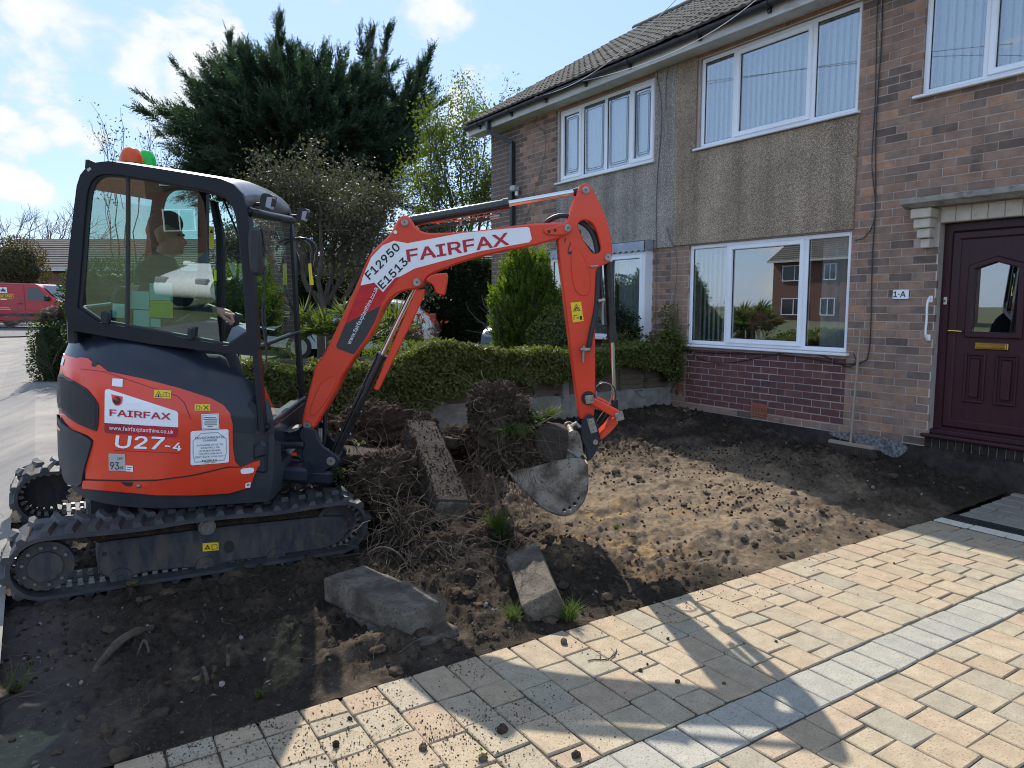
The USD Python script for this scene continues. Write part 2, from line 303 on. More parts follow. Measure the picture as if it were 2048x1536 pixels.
M['brick'] = mat('brown_brick', (1.0, 1.0, 1.0), (0.72, 0.72, 0.74), scale=9, rough=0.9, spec=0.2, bump=0.5, bscale=70, bdist=0.006, rand=bt, dirt=(0.035, 0.033, 0.033), dirt_scale=2.3, dirt_lo=0.60, dirt_hi=0.85)
M['red_brick'] = mat('dark_red_brick', (1.0, 1.0, 1.0), (0.75, 0.75, 0.75), scale=9, rough=0.85, spec=0.25, bump=0.4, bscale=70, bdist=0.005, rand=[(0, (0.12, 0.055, 0.050)), (0.3, (0.155, 0.066, 0.055)), (0.6, (0.10, 0.054, 0.053)), (0.85, (0.18, 0.078, 0.060)), (1, (0.13, 0.060, 0.054))])
M['orange_brick'] = mat('orange_brick', (1.0, 1.0, 1.0), (0.8, 0.8, 0.8), scale=9, rough=0.9, spec=0.2, bump=0.4, bscale=70, bdist=0.005, rand=[(0, (0.34, 0.18, 0.115)), (0.4, (0.40, 0.21, 0.13)), (0.7, (0.28, 0.155, 0.105)), (1, (0.36, 0.19, 0.12))])
M['mortar'] = mat('mortar', (0.44, 0.365, 0.325), (0.34, 0.28, 0.25), scale=7, rough=0.95, spec=0.1, bump=0.4, bscale=150, bdist=0.004)
M['plinth'] = mat('dirty_plinth', (0.030, 0.026, 0.023), (0.060, 0.050, 0.043), scale=8, rough=0.95, spec=0.1, bump=0.5, bscale=40, bdist=0.012, dirt=(0.020, 0.016, 0.013), dirt_scale=5, dirt_lo=0.45, dirt_hi=0.65)
def roughcast(name, a, b, c):
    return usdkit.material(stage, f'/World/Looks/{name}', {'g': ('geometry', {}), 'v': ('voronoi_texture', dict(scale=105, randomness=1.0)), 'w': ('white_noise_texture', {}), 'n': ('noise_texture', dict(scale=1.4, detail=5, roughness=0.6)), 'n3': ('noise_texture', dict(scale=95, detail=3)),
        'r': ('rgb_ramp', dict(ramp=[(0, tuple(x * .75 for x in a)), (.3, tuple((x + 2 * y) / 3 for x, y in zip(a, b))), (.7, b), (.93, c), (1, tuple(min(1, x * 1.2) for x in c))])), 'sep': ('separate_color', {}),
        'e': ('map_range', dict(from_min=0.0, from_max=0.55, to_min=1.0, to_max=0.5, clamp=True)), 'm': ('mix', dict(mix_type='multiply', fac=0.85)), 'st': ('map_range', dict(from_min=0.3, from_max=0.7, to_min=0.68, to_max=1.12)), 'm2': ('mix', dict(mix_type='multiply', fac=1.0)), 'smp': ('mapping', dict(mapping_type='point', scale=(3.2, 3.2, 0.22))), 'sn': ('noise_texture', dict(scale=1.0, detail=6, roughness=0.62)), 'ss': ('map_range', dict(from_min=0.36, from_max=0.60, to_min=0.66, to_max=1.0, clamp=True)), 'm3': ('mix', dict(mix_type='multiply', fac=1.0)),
        'b': ('bump', dict(strength=0.6, distance=0.012, invert=True)), 'p': ('principled_bsdf', dict(roughness=0.85, specular_ior_level=0.3))},
        [('g.position', 'v.vector'), ('g.position', 'n.vector'), ('v.color', 'sep.color'), ('sep.r', 'r.fac'), ('v.distance', 'e.value'), ('r.color', 'm.color1'), ('e.result', 'm.color2'), ('n.fac', 'st.value'), ('m.color', 'm2.color1'), ('st.result', 'm2.color2'), ('g.position', 'smp.vector'), ('smp.vector', 'sn.vector'), ('sn.fac', 'ss.value'), ('m2.color', 'm3.color1'), ('ss.result', 'm3.color2'), ('m3.color', 'p.base_color'), ('v.distance', 'b.height'), ('b.normal', 'p.normal')], surface='p.BSDF')
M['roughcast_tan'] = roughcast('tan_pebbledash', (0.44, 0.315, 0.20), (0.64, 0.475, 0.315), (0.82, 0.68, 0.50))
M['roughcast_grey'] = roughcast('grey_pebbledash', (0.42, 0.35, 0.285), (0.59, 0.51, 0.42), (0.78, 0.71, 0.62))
M['upvc'] = mat('white_upvc', (0.80, 0.81, 0.83), (0.74, 0.75, 0.77), scale=2, rough=0.28, dirt=(0.50, 0.48, 0.44), dirt_scale=3, dirt_lo=0.62, dirt_hi=1.0)
M['gasket'] = mat('black_gasket', (0.02, 0.02, 0.02), rough=0.6)
M['blind'] = mat('blind_fabric', (0.78, 0.80, 0.82), (0.72, 0.75, 0.78), scale=2, rough=0.8, trans=(0.5, 0.53, 0.55))
M['net'] = mat('net_curtain', (0.70, 0.72, 0.75), (0.60, 0.62, 0.66), scale=20, rough=0.9, trans=(0.5, 0.52, 0.55), stretch=(1, 1, 0.15))
M['lead'] = mat('lead_flashing', (0.24, 0.26, 0.30), (0.34, 0.36, 0.40), scale=8, rough=0.5, metal=0.3)
M['leadline'] = mat('lead_strip', (0.16, 0.17, 0.18), rough=0.5)
M['dark_room'] = mat('dark_room', (0.035, 0.032, 0.03), rough=0.9)
M['room_wall'] = mat('room_wall', (0.16, 0.15, 0.14), rough=0.9)
M['fascia'] = mat('painted_fascia', (0.58, 0.57, 0.54), (0.46, 0.45, 0.42), scale=4, rough=0.6, dirt=(0.26, 0.24, 0.21), dirt_scale=3, dirt_lo=0.55, dirt_hi=0.85, stretch=(1, 1, 4))
M['gutter'] = mat('black_gutter', (0.016, 0.017, 0.019), (0.026, 0.026, 0.027), rough=0.32, rough2=0.45)
M['tile'] = mat('weathered_roof_tile', (1, 1, 1), (0.6, 0.6, 0.58), scale=7, rough=0.95, spec=0.15, bump=0.5, bscale=45, bdist=0.006, rand=[(0, (0.13, 0.115, 0.10)), (0.5, (0.17, 0.15, 0.13)), (1, (0.105, 0.095, 0.085))], dirt=(0.055, 0.05, 0.042), dirt_scale=4, dirt_lo=0.5, dirt_hi=0.8)
M['far_tile'] = mat('far_roof_tile', (1, 1, 1), (0.7, 0.7, 0.7), scale=2, rough=0.95, rand=[(0, (0.10, 0.088, 0.08)), (1, (0.145, 0.125, 0.11))])
M['door'] = mat('rosewood_upvc', (0.026, 0.0065, 0.010), (0.036, 0.0095, 0.013), scale=5, rough=0.38, bump=0.15, bscale=60, bdist=0.002, stretch=(6, 6, 0.7), spec=0.4)
M['brass'] = mat('polished_brass', (0.80, 0.52, 0.12), (0.7, 0.44, 0.1), rough=0.22, metal=1.0)
M['cream'] = mat('cream_masonry_paint', (0.56, 0.50, 0.40), (0.44, 0.38, 0.29), scale=4, rough=0.8, bump=0.25, bscale=60, bdist=0.004, dirt=(0.20, 0.17, 0.13), dirt_scale=7, dirt_lo=0.58, dirt_hi=0.85)
M['canopy'] = mat('weathered_concrete_canopy', (0.36, 0.33, 0.28), (0.24, 0.215, 0.18), scale=9, rough=0.9, bump=0.35, bscale=50, bdist=0.006, dirt=(0.06, 0.055, 0.048), dirt_scale=6, dirt_lo=0.54, dirt_hi=0.72)
M['white_paint'] = mat('white_paint', (0.78, 0.78, 0.77), rough=0.4)
M['airbrick'] = mat('terracotta_airbrick', (0.30, 0.095, 0.05), (0.24, 0.075, 0.042), rough=0.85)
M['wood_handle'] = mat('pale_broom_wood', (0.30, 0.245, 0.18), (0.24, 0.19, 0.135), scale=12, rough=0.7, stretch=(8, 8, 0.7))
M['bristle'] = mat('broom_bristle', (0.05, 0.034, 0.024), rough=0.9)
M['concrete'] = mat('concrete_post', (0.30, 0.275, 0.235), (0.20, 0.185, 0.155), scale=8, rough=0.92, bump=0.35, bscale=50, bdist=0.006, dirt=(0.075, 0.068, 0.05), dirt_scale=5, dirt_lo=0.52, dirt_hi=0.8)
M['kerb'] = mat('soiled_old_concrete', (0.17, 0.142, 0.105), (0.11, 0.09, 0.066), scale=9, rough=0.95, bump=0.8, bscale=55, bdist=0.012, dirt=(0.055, 0.041, 0.028), dirt_scale=6.5, dirt_lo=0.42, dirt_hi=0.60, speck=(0.04, 0.03, 0.02), speck_scale=70, speck_lo=0.58, speck_hi=0.66)
M['kerb_soil'] = mat('soil_coated_concrete', (0.050, 0.036, 0.025), (0.027, 0.020, 0.014), scale=11, rough=0.97, bump=0.9, bscale=45, bdist=0.016, dirt=(0.085, 0.066, 0.048), dirt_scale=8, dirt_lo=0.70, dirt_hi=0.82)
M['fence_wood'] = mat('weathered_fence_wood', (1, 1, 1), (0.6, 0.58, 0.55), scale=5, rough=0.9, bump=0.4, bscale=30, bdist=0.005, stretch=(1.2, 1.2, 12), rand=[(0, (0.125, 0.092, 0.064)), (0.5, (0.165, 0.125, 0.088)), (1, (0.10, 0.078, 0.058))])
# foliage
def leafmat(name, ramp, rough=0.55, tr=(0.06, 0.10, 0.012), spec=0.4, fac=0.35):
    return usdkit.material(stage, f'/World/Looks/{name}', {'g': ('geometry', {}), 'r': ('rgb_ramp', dict(ramp=ramp)), 'p': ('principled_bsdf', dict(roughness=rough, specular_ior_level=spec)), 't': ('translucent_bsdf', {}), 'h': ('mix', dict(mix_type='multiply', fac=1.0, color2=tuple(tr))), 'x': ('mix_closure', dict(fac=fac))},
        [('g.random_per_island', 'r.fac'), ('r.color', 'p.base_color'), ('r.color', 'h.color1'), ('h.color', 't.color'), ('p.BSDF', 'x.closure1'), ('t.BSDF', 'x.closure2')], surface='x.closure')
M['conifer'] = leafmat('dark_conifer', [(0, (0.028, 0.050, 0.026)), (0.5, (0.048, 0.078, 0.036)), (0.85, (0.080, 0.110, 0.048)), (1, (0.14, 0.15, 0.07))], tr=(1.4, 1.8, 0.9), fac=0.3)
M['twiggy'] = leafmat('grey_green_twigs', [(0, (0.070, 0.068, 0.046)), (0.4, (0.090, 0.092, 0.052)), (0.8, (0.110, 0.106, 0.064)), (1, (0.145, 0.13, 0.085))], tr=(1.4, 1.6, 0.7), fac=0.25)
M['lime_leaf'] = leafmat('fresh_lime_leaf', [(0, (0.062, 0.085, 0.014)), (0.5, (0.10, 0.125, 0.020)), (1, (0.14, 0.155, 0.03))], tr=(2.2, 2.4, 0.8), fac=0.45)
M['ivy'] = leafmat('variegated_ivy', [(0, (0.13, 0.155, 0.04)), (0.25, (0.25, 0.27, 0.065)), (0.5, (0.44, 0.43, 0.12)), (0.75, (0.62, 0.58, 0.22)), (1, (0.74, 0.69, 0.38))], tr=(1.25, 1.25, 0.6), fac=0.38)
M['thuja'] = leafmat('golden_thuja', [(0, (0.085, 0.125, 0.015)), (0.5, (0.13, 0.18, 0.02)), (0.85, (0.19, 0.23, 0.03)), (1, (0.24, 0.27, 0.045))], tr=(1.9, 2.0, 0.7), fac=0.45)
M['dark_leaf'] = leafmat('dark_hedge_leaf', [(0, (0.012, 0.026, 0.008)), (0.6, (0.022, 0.042, 0.012)), (1, (0.034, 0.058, 0.016))], tr=(1.5, 2.0, 0.7), fac=0.25)
M['mid_leaf'] = leafmat('shrub_leaf', [(0, (0.030, 0.048, 0.012)), (0.6, (0.055, 0.078, 0.018)), (1, (0.09, 0.105, 0.03))], tr=(1.9, 2.2, 0.8), fac=0.35)
M['palm'] = leafmat('palm_leaf', [(0, (0.085, 0.11, 0.035)), (0.5, (0.14, 0.165, 0.05)), (1, (0.24, 0.25, 0.09))], tr=(1.7, 1.8, 0.7), fac=0.4)
M['red_leaf'] = leafmat('red_young_leaf', [(0, (0.14, 0.035, 0.015)), (0.5, (0.22, 0.05, 0.02)), (1, (0.12, 0.07, 0.02))], tr=(1.8, 1.4, 0.8), fac=0.35)
M['brown_leaf'] = leafmat('bronze_bush_leaf', [(0, (0.075, 0.062, 0.024)), (0.5, (0.12, 0.095, 0.034)), (1, (0.17, 0.125, 0.045))], tr=(1.6, 1.5, 0.8), fac=0.35)
M['grass'] = leafmat('grass_blade', [(0, (0.07, 0.10, 0.022)), (0.5, (0.13, 0.165, 0.035)), (0.8, (0.22, 0.24, 0.07)), (1, (0.36, 0.33, 0.16))], tr=(1.7, 1.8, 0.7), fac=0.4)
M['bark'] = mat('brown_bark', (0.085, 0.066, 0.048), (0.05, 0.04, 0.03), scale=8, rough=0.95, bump=0.5, bscale=25, bdist=0.02, stretch=(2, 2, 0.4))
M['bare_twig'] = mat('bare_twig', (0.20, 0.175, 0.14), (0.13, 0.11, 0.09), rough=0.9)
M['root'] = mat('pale_root', (0.125, 0.09, 0.058), (0.07, 0.048, 0.032), scale=14, rough=0.9, bump=0.3, bscale=60, bdist=0.004)
M['thick_root'] = mat('stripped_root_bark', (0.115, 0.083, 0.052), (0.05, 0.036, 0.024), scale=20, rough=0.9, bump=0.6, bscale=50, bdist=0.01)
# vehicles and the rest
M['silver_car'] = mat('silver_car_paint', (0.52, 0.54, 0.56), rough=0.25, metal=0.35, coat=0.6)
M['red_van'] = mat('red_van_paint', (0.38, 0.008, 0.018), (0.34, 0.007, 0.016), scale=2, rough=0.3, coat=0.5)
M['car_glass'] = mat('dark_car_glass', (0.02, 0.025, 0.03), rough=0.05, spec=0.8)
M['tyre'] = mat('tyre_rubber', (0.02, 0.02, 0.02), rough=0.8)
M['rim'] = mat('alloy_rim', (0.45, 0.45, 0.46), rough=0.3, metal=0.8)
M['blue_car'] = mat('dark_blue_paint', (0.02, 0.03, 0.08), rough=0.25, coat=0.5)
M['terracotta'] = mat('terracotta_pot', (0.36, 0.10, 0.055), (0.28, 0.08, 0.045), scale=7, rough=0.85)
M['wire'] = mat('grey_wire', (0.10, 0.10, 0.10), rough=0.6)
M['leaf_litter'] = mat('dry_leaf', (0.16, 0.15, 0.11), (0.10, 0.11, 0.065), scale=30, rough=0.8)
M['stone'] = mat('pale_stone', (1, 1, 1), (0.7, 0.7, 0.7), scale=30, rough=0.9, bump=0.3, bscale=80, bdist=0.004, rand=[(0, (0.10, 0.085, 0.07)), (0.5, (0.19, 0.165, 0.14)), (1, (0.30, 0.28, 0.25))])
M['cement'] = mat('cement_splash', (0.21, 0.205, 0.20), (0.09, 0.082, 0.075), scale=38, rough=0.95, bump=0.5, bscale=90, bdist=0.006, lo=0.42, hi=0.58, dirt=(0.06, 0.05, 0.045), dirt_scale=9, dirt_lo=0.5, dirt_hi=0.62)
# ---------------------------------------------------------------- ground
CP = np.array([(0, 2.95, -.02), (1.5, 2.95, -.02), (3, 2.95, -.015), (4.5, 2.95, 0.0), (6, 2.95, .02), (7.2, 2.9, .13), (7.2, 3.9, .15), (7.2, 5.2, .20), (7.2, 6.6, .28), (7.2, 7.15, .30), (5.5, 7.15, .33), (3.6, 7.15, .34), (2, 7.15, .30), (0, 7.15, .20),
    (-.2, 4.9, .035), (.6, 4.9, .012), (1.5, 4.9, .0), (-.2, 6.2, .16), (1.8, 6.2, .12), (4, 5, .08), (5.5, 4, .08), (5.8, 5.6, .17), (.5, 3.8, -.02), (1.6, 3.8, -.02), (3.2, 3.7, -.01), (-1, 3, -.02), (-1.2, 5, .04), (-1.2, 7.2, .14)])
_rbf = RBFInterpolator(CP[:, :2], CP[:, 2], smoothing=0.01, kernel='thin_plate_spline')
def pave_z(x, y):
    y = np.asarray(y, float); return np.interp(y, [-50, 2.5, 7, 15, 39, 60, 400], [-.5, -.01, .12, .28, .74, .95, 1.4])
def lawn_z(x, y):
    y = np.asarray(y, float); return np.interp(y, [-50, 3, 7.2, 15, 39, 60, 400], [-.4, -.02, .34, .42, .72, .95, 1.4])
def far_z(x, y):
    t = np.clip((np.asarray(x, float) + 0.6) / 0.5, 0, 1); return pave_z(x, y) * (1 - t) + lawn_z(x, y) * t
def dirt_z(x, y):
    p = np.c_[np.ravel(x), np.ravel(y)]; return _rbf(p).reshape(np.shape(x))

def grid_mesh(xs, ys, zf):
    X, Y = np.meshgrid(xs, ys, indexing='ij'); Z = zf(X, Y); v = np.stack([X, Y, Z], -1).reshape(-1, 3); n, k = len(xs), len(ys)
    i = np.arange(n - 1)[:, None] * k + np.arange(k - 1)[None]; f = np.stack([i, i + k, i + k + 1, i + 1], -1).reshape(-1, 4)
    return v, np.vstack([f[:, [0, 1, 2]], f[:, [0, 2, 3]]])
nonu = lambda a, b, c, d: np.unique(np.r_[-400, -200, -100, -50, np.arange(a, b, 2.0), np.arange(b, c, .4), np.arange(c, d, 2.0), 100, 200, 400])
M['earth'] = mat('far_earth', (0.07, 0.085, 0.03), (0.10, 0.10, 0.045), scale=0.8, rough=0.95)
obj('ground', grid_mesh(nonu(-30, -6, 14, 40), nonu(-30, 0, 20, 60), lambda x, y: far_z(x, y) - 0.07 - 0.45 * ((x > -1.4) & (x < 7.4) & (y < 7.4))), M['earth'], kind='structure')
M['lawn'] = mat('lawn_turf', (0.035, 0.065, 0.012), (0.055, 0.085, 0.018), scale=2.5, rough=0.9, bump=0.6, bscale=60, bdist=0.02)
obj('lawn', grid_mesh(np.arange(0.5, 22.3, .7), np.arange(7.45, 34, .7), lambda x, y: lawn_z(x, y) + 0.002), M['lawn'], kind='structure')
M['asphalt'] = mat('pale_dusty_asphalt', (0.225, 0.205, 0.185), (0.165, 0.15, 0.138), scale=1.2, rough=0.9, bump=0.4, bscale=130, bdist=0.005, dirt=(0.30, 0.265, 0.22), dirt_scale=1.1, dirt_lo=0.45, dirt_hi=0.7, speck=(0.09, 0.08, 0.07), speck_scale=90, speck_lo=0.62, speck_hi=0.68)
obj('pavement', grid_mesh(np.r_[-2.0, -1.2, np.linspace(-.8, -.24, 7)], np.r_[np.arange(-6, 31.1, .7)], lambda x, y: far_z(x, y) * (y > 2.9) + pave_z(x, y) * (y <= 2.9) + 0.006 + 0 * x), M['asphalt'], kind='structure')
obj('pavement', grid_mesh(np.array([-.24, -.16, -.1, .1, .45]), np.r_[np.arange(7.5, 31.1, .7)], lambda x, y: far_z(x, y) + 0.008 + 0 * x), M['asphalt'], kind='structure')
M['road'] = mat('road_asphalt', (0.15, 0.145, 0.14), (0.115, 0.11, 0.108), scale=0.9, rough=0.9, bump=0.3, bscale=110, bdist=0.005)
v1, f1 = grid_mesh(np.arange(-9.0, -2.05, .9), np.arange(-8, 47, 1.0), lambda x, y: pave_z(x, y) - 0.05 + 0 * x); mbr = MB().add(v1, f1)
v1, f1 = grid_mesh(np.arange(-2.1, 30, 1.0), np.arange(31.3, 47, 1.0), lambda x, y: np.maximum(pave_z(x, y), lawn_z(x, y)) + 0.012 + 0 * x); mbr.add(v1, f1)
obj('road', mbr, M['road'], kind='structure')

# dug garden soil: fine sheet with ruts and clods
def soil_relief(X, Y):
    p = np.stack([X, Y, 0 * X], -1)
    r = (fbm(p * 1.6, 4, 3) - .5) * .11 + (fbm(p * 7, 4, 11) - .5) * .075
    r += np.maximum(fbm(p * 19, 3, 21) - .50, 0) * .16 + (fbm(p * 45, 2, 31) - .5) * .020
    smooth = np.exp(-(((X - 4.7) / 1.5) ** 2 + ((Y - 4.3) / 1.1) ** 2) ** 2)                      # the part already scraped level
    ruts = np.sin((Y * .9 + X * .25) * 2 * np.pi / .34 + 3 * fbm(p * 1.1, 2, 5)) * .008 * smooth
    left = 1 / (1 + np.exp((X - .12) * 9))                                                       # trodden strip beside the pavement
    streak = (fbm(np.stack([X * 2.2 + Y * .5, Y * 17 - X * 3, 0 * X], -1), 3, 14) - .5) * .030 * smooth
    return r * (1 - .60 * smooth) * (1 - .45 * left) + ruts + streak
def mounds(X, Y):
    z = 0 * X
    for x, y, rx, ry, h in ((2.05, 5.9, .55, .5, .28), (3.0, 6.2, .45, .5, .20), (2.15, 4.6, .28, .45, .10), (2.35, 3.95, .40, .5, .13), (.55, 3.18, .22, .16, .07), (1.15, 3.25, .3, .16, .05), (.95, 3.15, .2, .1, .05), (1.35, 3.22, .22, .12, .06), (4.05, 4.5, .35, .12, .06), (3.55, 4.2, .4, .1, .05), (4.35, 3.55, .45, .16, .07), (3.3, 3.15, .5, .1, .035), (4.6, 3.1, .7, .07, .03), (.3, 4.45, .5, .15, .05), (6.1, 5.2, .5, .4, .05), (6.5, 6.6, .6, .4, .08)):
        z = z + h * np.exp(-((X - x) / rx) ** 2 - ((Y - y) / ry) ** 2)
    for x, y, rx, ry, h in ((1.7, 3.55, .35, .25, .06), (2.8, 3.5, .5, .3, .05), (3.0, 4.4, .5, .3, .06), (.2, 4.3, .25, .18, .05)):
        z = z - h * np.exp(-((X - x) / rx) ** 2 - ((Y - y) / ry) ** 2)
    return z
def soil_z(X, Y, fine=True):
    X, Y = np.asarray(X, float), np.asarray(Y, float); z = dirt_z(X, Y) + mounds(X, Y) * (0.75 + .5 * fbm(np.stack([X * 5, Y * 5, 0 * X], -1), 3, 77)) + soil_relief(X, Y)
    e = np.clip((Y - 2.97) / .28, 0, 1) * 1.0
    eh = np.interp(X, [6.1, 6.25, 7.3], [0, .008, .060])
    zz = z * e + (1 - e) * np.minimum(z, eh - .012 + .02 * fbm(np.stack([X * 12, Y * 12, 0 * X], -1), 3, 8))
    return zz
xs, ys = np.arange(-.42, 7.26, .0185), np.arange(2.951, 7.42, .0185)
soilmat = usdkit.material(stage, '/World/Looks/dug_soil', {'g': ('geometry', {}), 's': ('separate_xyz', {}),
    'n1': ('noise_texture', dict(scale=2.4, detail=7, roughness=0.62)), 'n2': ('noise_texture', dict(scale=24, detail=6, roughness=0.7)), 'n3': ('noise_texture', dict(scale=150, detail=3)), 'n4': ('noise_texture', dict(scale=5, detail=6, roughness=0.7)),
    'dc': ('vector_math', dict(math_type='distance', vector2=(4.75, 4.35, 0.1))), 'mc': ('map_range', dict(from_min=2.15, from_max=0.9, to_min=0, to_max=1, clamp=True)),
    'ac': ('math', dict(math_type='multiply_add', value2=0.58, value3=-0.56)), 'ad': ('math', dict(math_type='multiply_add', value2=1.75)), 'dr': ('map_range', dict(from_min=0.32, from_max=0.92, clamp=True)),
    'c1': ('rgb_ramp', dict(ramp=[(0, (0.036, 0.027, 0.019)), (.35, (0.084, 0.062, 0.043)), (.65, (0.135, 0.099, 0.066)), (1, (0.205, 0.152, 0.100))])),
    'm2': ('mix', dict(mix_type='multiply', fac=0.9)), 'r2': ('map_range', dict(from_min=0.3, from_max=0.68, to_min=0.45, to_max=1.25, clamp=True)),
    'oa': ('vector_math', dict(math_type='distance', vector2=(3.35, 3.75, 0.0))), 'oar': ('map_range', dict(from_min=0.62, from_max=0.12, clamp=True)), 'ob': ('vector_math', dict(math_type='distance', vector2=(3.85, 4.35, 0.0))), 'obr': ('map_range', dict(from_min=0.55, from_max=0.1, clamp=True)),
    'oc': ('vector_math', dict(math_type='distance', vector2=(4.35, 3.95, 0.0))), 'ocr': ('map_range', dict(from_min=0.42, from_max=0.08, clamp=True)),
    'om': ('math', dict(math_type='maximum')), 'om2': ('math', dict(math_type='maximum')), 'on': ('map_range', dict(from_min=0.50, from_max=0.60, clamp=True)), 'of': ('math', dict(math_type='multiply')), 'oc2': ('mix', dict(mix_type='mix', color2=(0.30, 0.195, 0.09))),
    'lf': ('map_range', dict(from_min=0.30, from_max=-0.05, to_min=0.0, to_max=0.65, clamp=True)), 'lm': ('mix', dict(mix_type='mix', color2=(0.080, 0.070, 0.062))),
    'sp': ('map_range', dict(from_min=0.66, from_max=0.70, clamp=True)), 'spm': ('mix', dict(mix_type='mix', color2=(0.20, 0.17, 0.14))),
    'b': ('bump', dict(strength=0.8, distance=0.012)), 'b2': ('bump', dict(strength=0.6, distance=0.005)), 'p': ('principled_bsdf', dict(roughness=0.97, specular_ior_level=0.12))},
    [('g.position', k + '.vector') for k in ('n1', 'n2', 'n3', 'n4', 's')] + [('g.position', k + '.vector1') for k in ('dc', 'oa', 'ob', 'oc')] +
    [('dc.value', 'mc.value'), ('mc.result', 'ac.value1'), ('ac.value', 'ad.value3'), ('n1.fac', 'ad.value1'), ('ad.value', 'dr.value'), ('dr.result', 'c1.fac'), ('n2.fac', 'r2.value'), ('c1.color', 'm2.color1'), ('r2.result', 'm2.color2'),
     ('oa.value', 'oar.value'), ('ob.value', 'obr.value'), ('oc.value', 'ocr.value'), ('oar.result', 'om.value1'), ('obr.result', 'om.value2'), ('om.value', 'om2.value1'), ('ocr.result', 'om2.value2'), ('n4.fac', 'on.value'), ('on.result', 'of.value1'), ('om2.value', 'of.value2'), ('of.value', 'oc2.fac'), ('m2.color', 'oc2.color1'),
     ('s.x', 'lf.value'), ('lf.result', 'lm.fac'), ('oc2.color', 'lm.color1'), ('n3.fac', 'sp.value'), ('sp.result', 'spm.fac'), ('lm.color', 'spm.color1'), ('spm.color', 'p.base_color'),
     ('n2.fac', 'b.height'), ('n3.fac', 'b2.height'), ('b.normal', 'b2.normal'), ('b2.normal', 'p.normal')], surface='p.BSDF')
M['soil'] = soilmat
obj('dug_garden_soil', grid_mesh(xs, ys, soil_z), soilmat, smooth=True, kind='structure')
M['clod'] = mat('soil_clod', (1, 1, 1), (0.55, 0.55, 0.55), scale=40, rough=0.97, spec=0.1, bump=0.8, bscale=70, bdist=0.01, rand=[(0, (0.045, 0.032, 0.022)), (0.5, (0.085, 0.062, 0.042)), (0.85, (0.14, 0.105, 0.07)), (1, (0.20, 0.155, 0.105))])
M['dark_soil'] = mat('moist_soil', (0.030, 0.021, 0.0145), (0.066, 0.046, 0.030), scale=9, rough=0.97, spec=0.1, bump=1.0, bscale=38, bdist=0.022, speck=(0.10, 0.075, 0.05), speck_scale=70, speck_lo=0.6, speck_hi=0.68)

ICO = trimesh.creation.icosphere(1, 1.0); OCT = (np.array([(1, 0, 0), (-1, 0, 0), (0, 1, 0), (0, -1, 0), (0, 0, 1), (0, 0, -1)], float), np.array([(0, 2, 4), (2, 1, 4), (1, 3, 4), (3, 0, 4), (2, 0, 5), (1, 2, 5), (3, 1, 5), (0, 3, 5)]))
def rand_rots(n, g):
    q = g.normal(size=(n, 4)); q /= np.linalg.norm(q, axis=1, keepdims=True); w, x, y, z = q.T
    return np.stack([1 - 2 * (y * y + z * z), 2 * (x * y - z * w), 2 * (x * z + y * w), 2 * (x * y + z * w), 1 - 2 * (x * x + z * z), 2 * (y * z - x * w), 2 * (x * z - y * w), 2 * (y * z + x * w), 1 - 2 * (x * x + y * y)], -1).reshape(n, 3, 3)
def lumps(P, size, g, base=OCT, flat=0.75, rough=.3):
    """Irregular little lumps at the points P."""
    bv, bf = base if isinstance(base, tuple) else (np.array(base.vertices), np.array(base.faces)); n = len(P)
    v = bv[None] * (1 + rough * g.normal(size=(n, len(bv), 1))) * np.array([1, 1, flat]); v = np.einsum('nij,nkj->nki', rand_rots(n, g), v) * np.asarray(size)[:, None, None] + P[:, None]
    f = bf[None] + (np.arange(n) * len(bv))[:, None, None]; return v.reshape(-1, 3), f.reshape(-1, 3)
g = np.random.default_rng(21)
X, Y = g.uniform(-.4, 7.1, 60000), g.uniform(2.96, 7.1, 60000)
keep = fbm(np.c_[X * 1.7, Y * 1.7, 0 * X], 3, 6) + .25 * g.random(60000) - .10 * np.exp(-(((X - 4.7) / 1.5) ** 2 + ((Y - 4.3) / 1.1) ** 2)) - .08 * (X < .2) > .57; X, Y = X[keep][:20000], Y[keep][:20000]
S = .002 + .010 * g.random(len(X)) ** 5; k = S < .007
mb = MB().add(*lumps(np.c_[X, Y, soil_z(X, Y) + S * .3][k], S[k], g)).add(*lumps(np.c_[X, Y, soil_z(X, Y) + S * .3][~k], S[~k] * 1.15, g, ICO, rough=.14))
obj('soil_crumbs', mb, M['clod'], kind='stuff', label='loose soil crumbs and small clods scattered over the dug garden', cat='soil')
n = 1500; X, Y = g.uniform(-.2, 7.0, n), g.uniform(2.99, 6.9, n); k = (fbm(np.c_[X * 1.3, Y * 1.3, 0 * X + 4], 3, 15) + .22 * g.random(n) - .13 * np.exp(-(((X - 4.8) / 1.3) ** 2 + ((Y - 4.3) / .9) ** 2)) > .60); X, Y = X[k], Y[k]; S = .010 + .034 * g.random(len(X)) ** 2.6
ic2 = trimesh.creation.icosphere(2, 1.0); mb = MB()
for x_, y_, s_ in zip(X, Y, S):
    v = np.array(ic2.vertices); v = v * (1 + .75 * (fbm(v * 1.6 + g.uniform(0, 60, 3), 3, 5) - .5) * 2)[:, None] * V3(1, g.uniform(.6, 1), g.uniform(.45, .8)); a_ = g.uniform(0, 6.28); v = v @ rotz(a_); mb.add(v * s_ + V3(x_, y_, float(soil_z(x_, y_)) + s_ * .15), ic2.faces)
M['clump'] = mat('broken_soil_clump', (0.052, 0.038, 0.026), (0.115, 0.084, 0.056), scale=7, rough=0.97, spec=0.1, bump=0.9, bscale=60, bdist=0.012)
obj('soil_clumps', mb, M['clump'], kind='stuff', label='broken clumps of earth lying about the dug garden', cat='soil', smooth=True)
n = 260; X, Y = g.uniform(-.35, 7.0, n), g.uniform(3.0, 6.8, n); S = .005 + .012 * g.random(n) ** 3
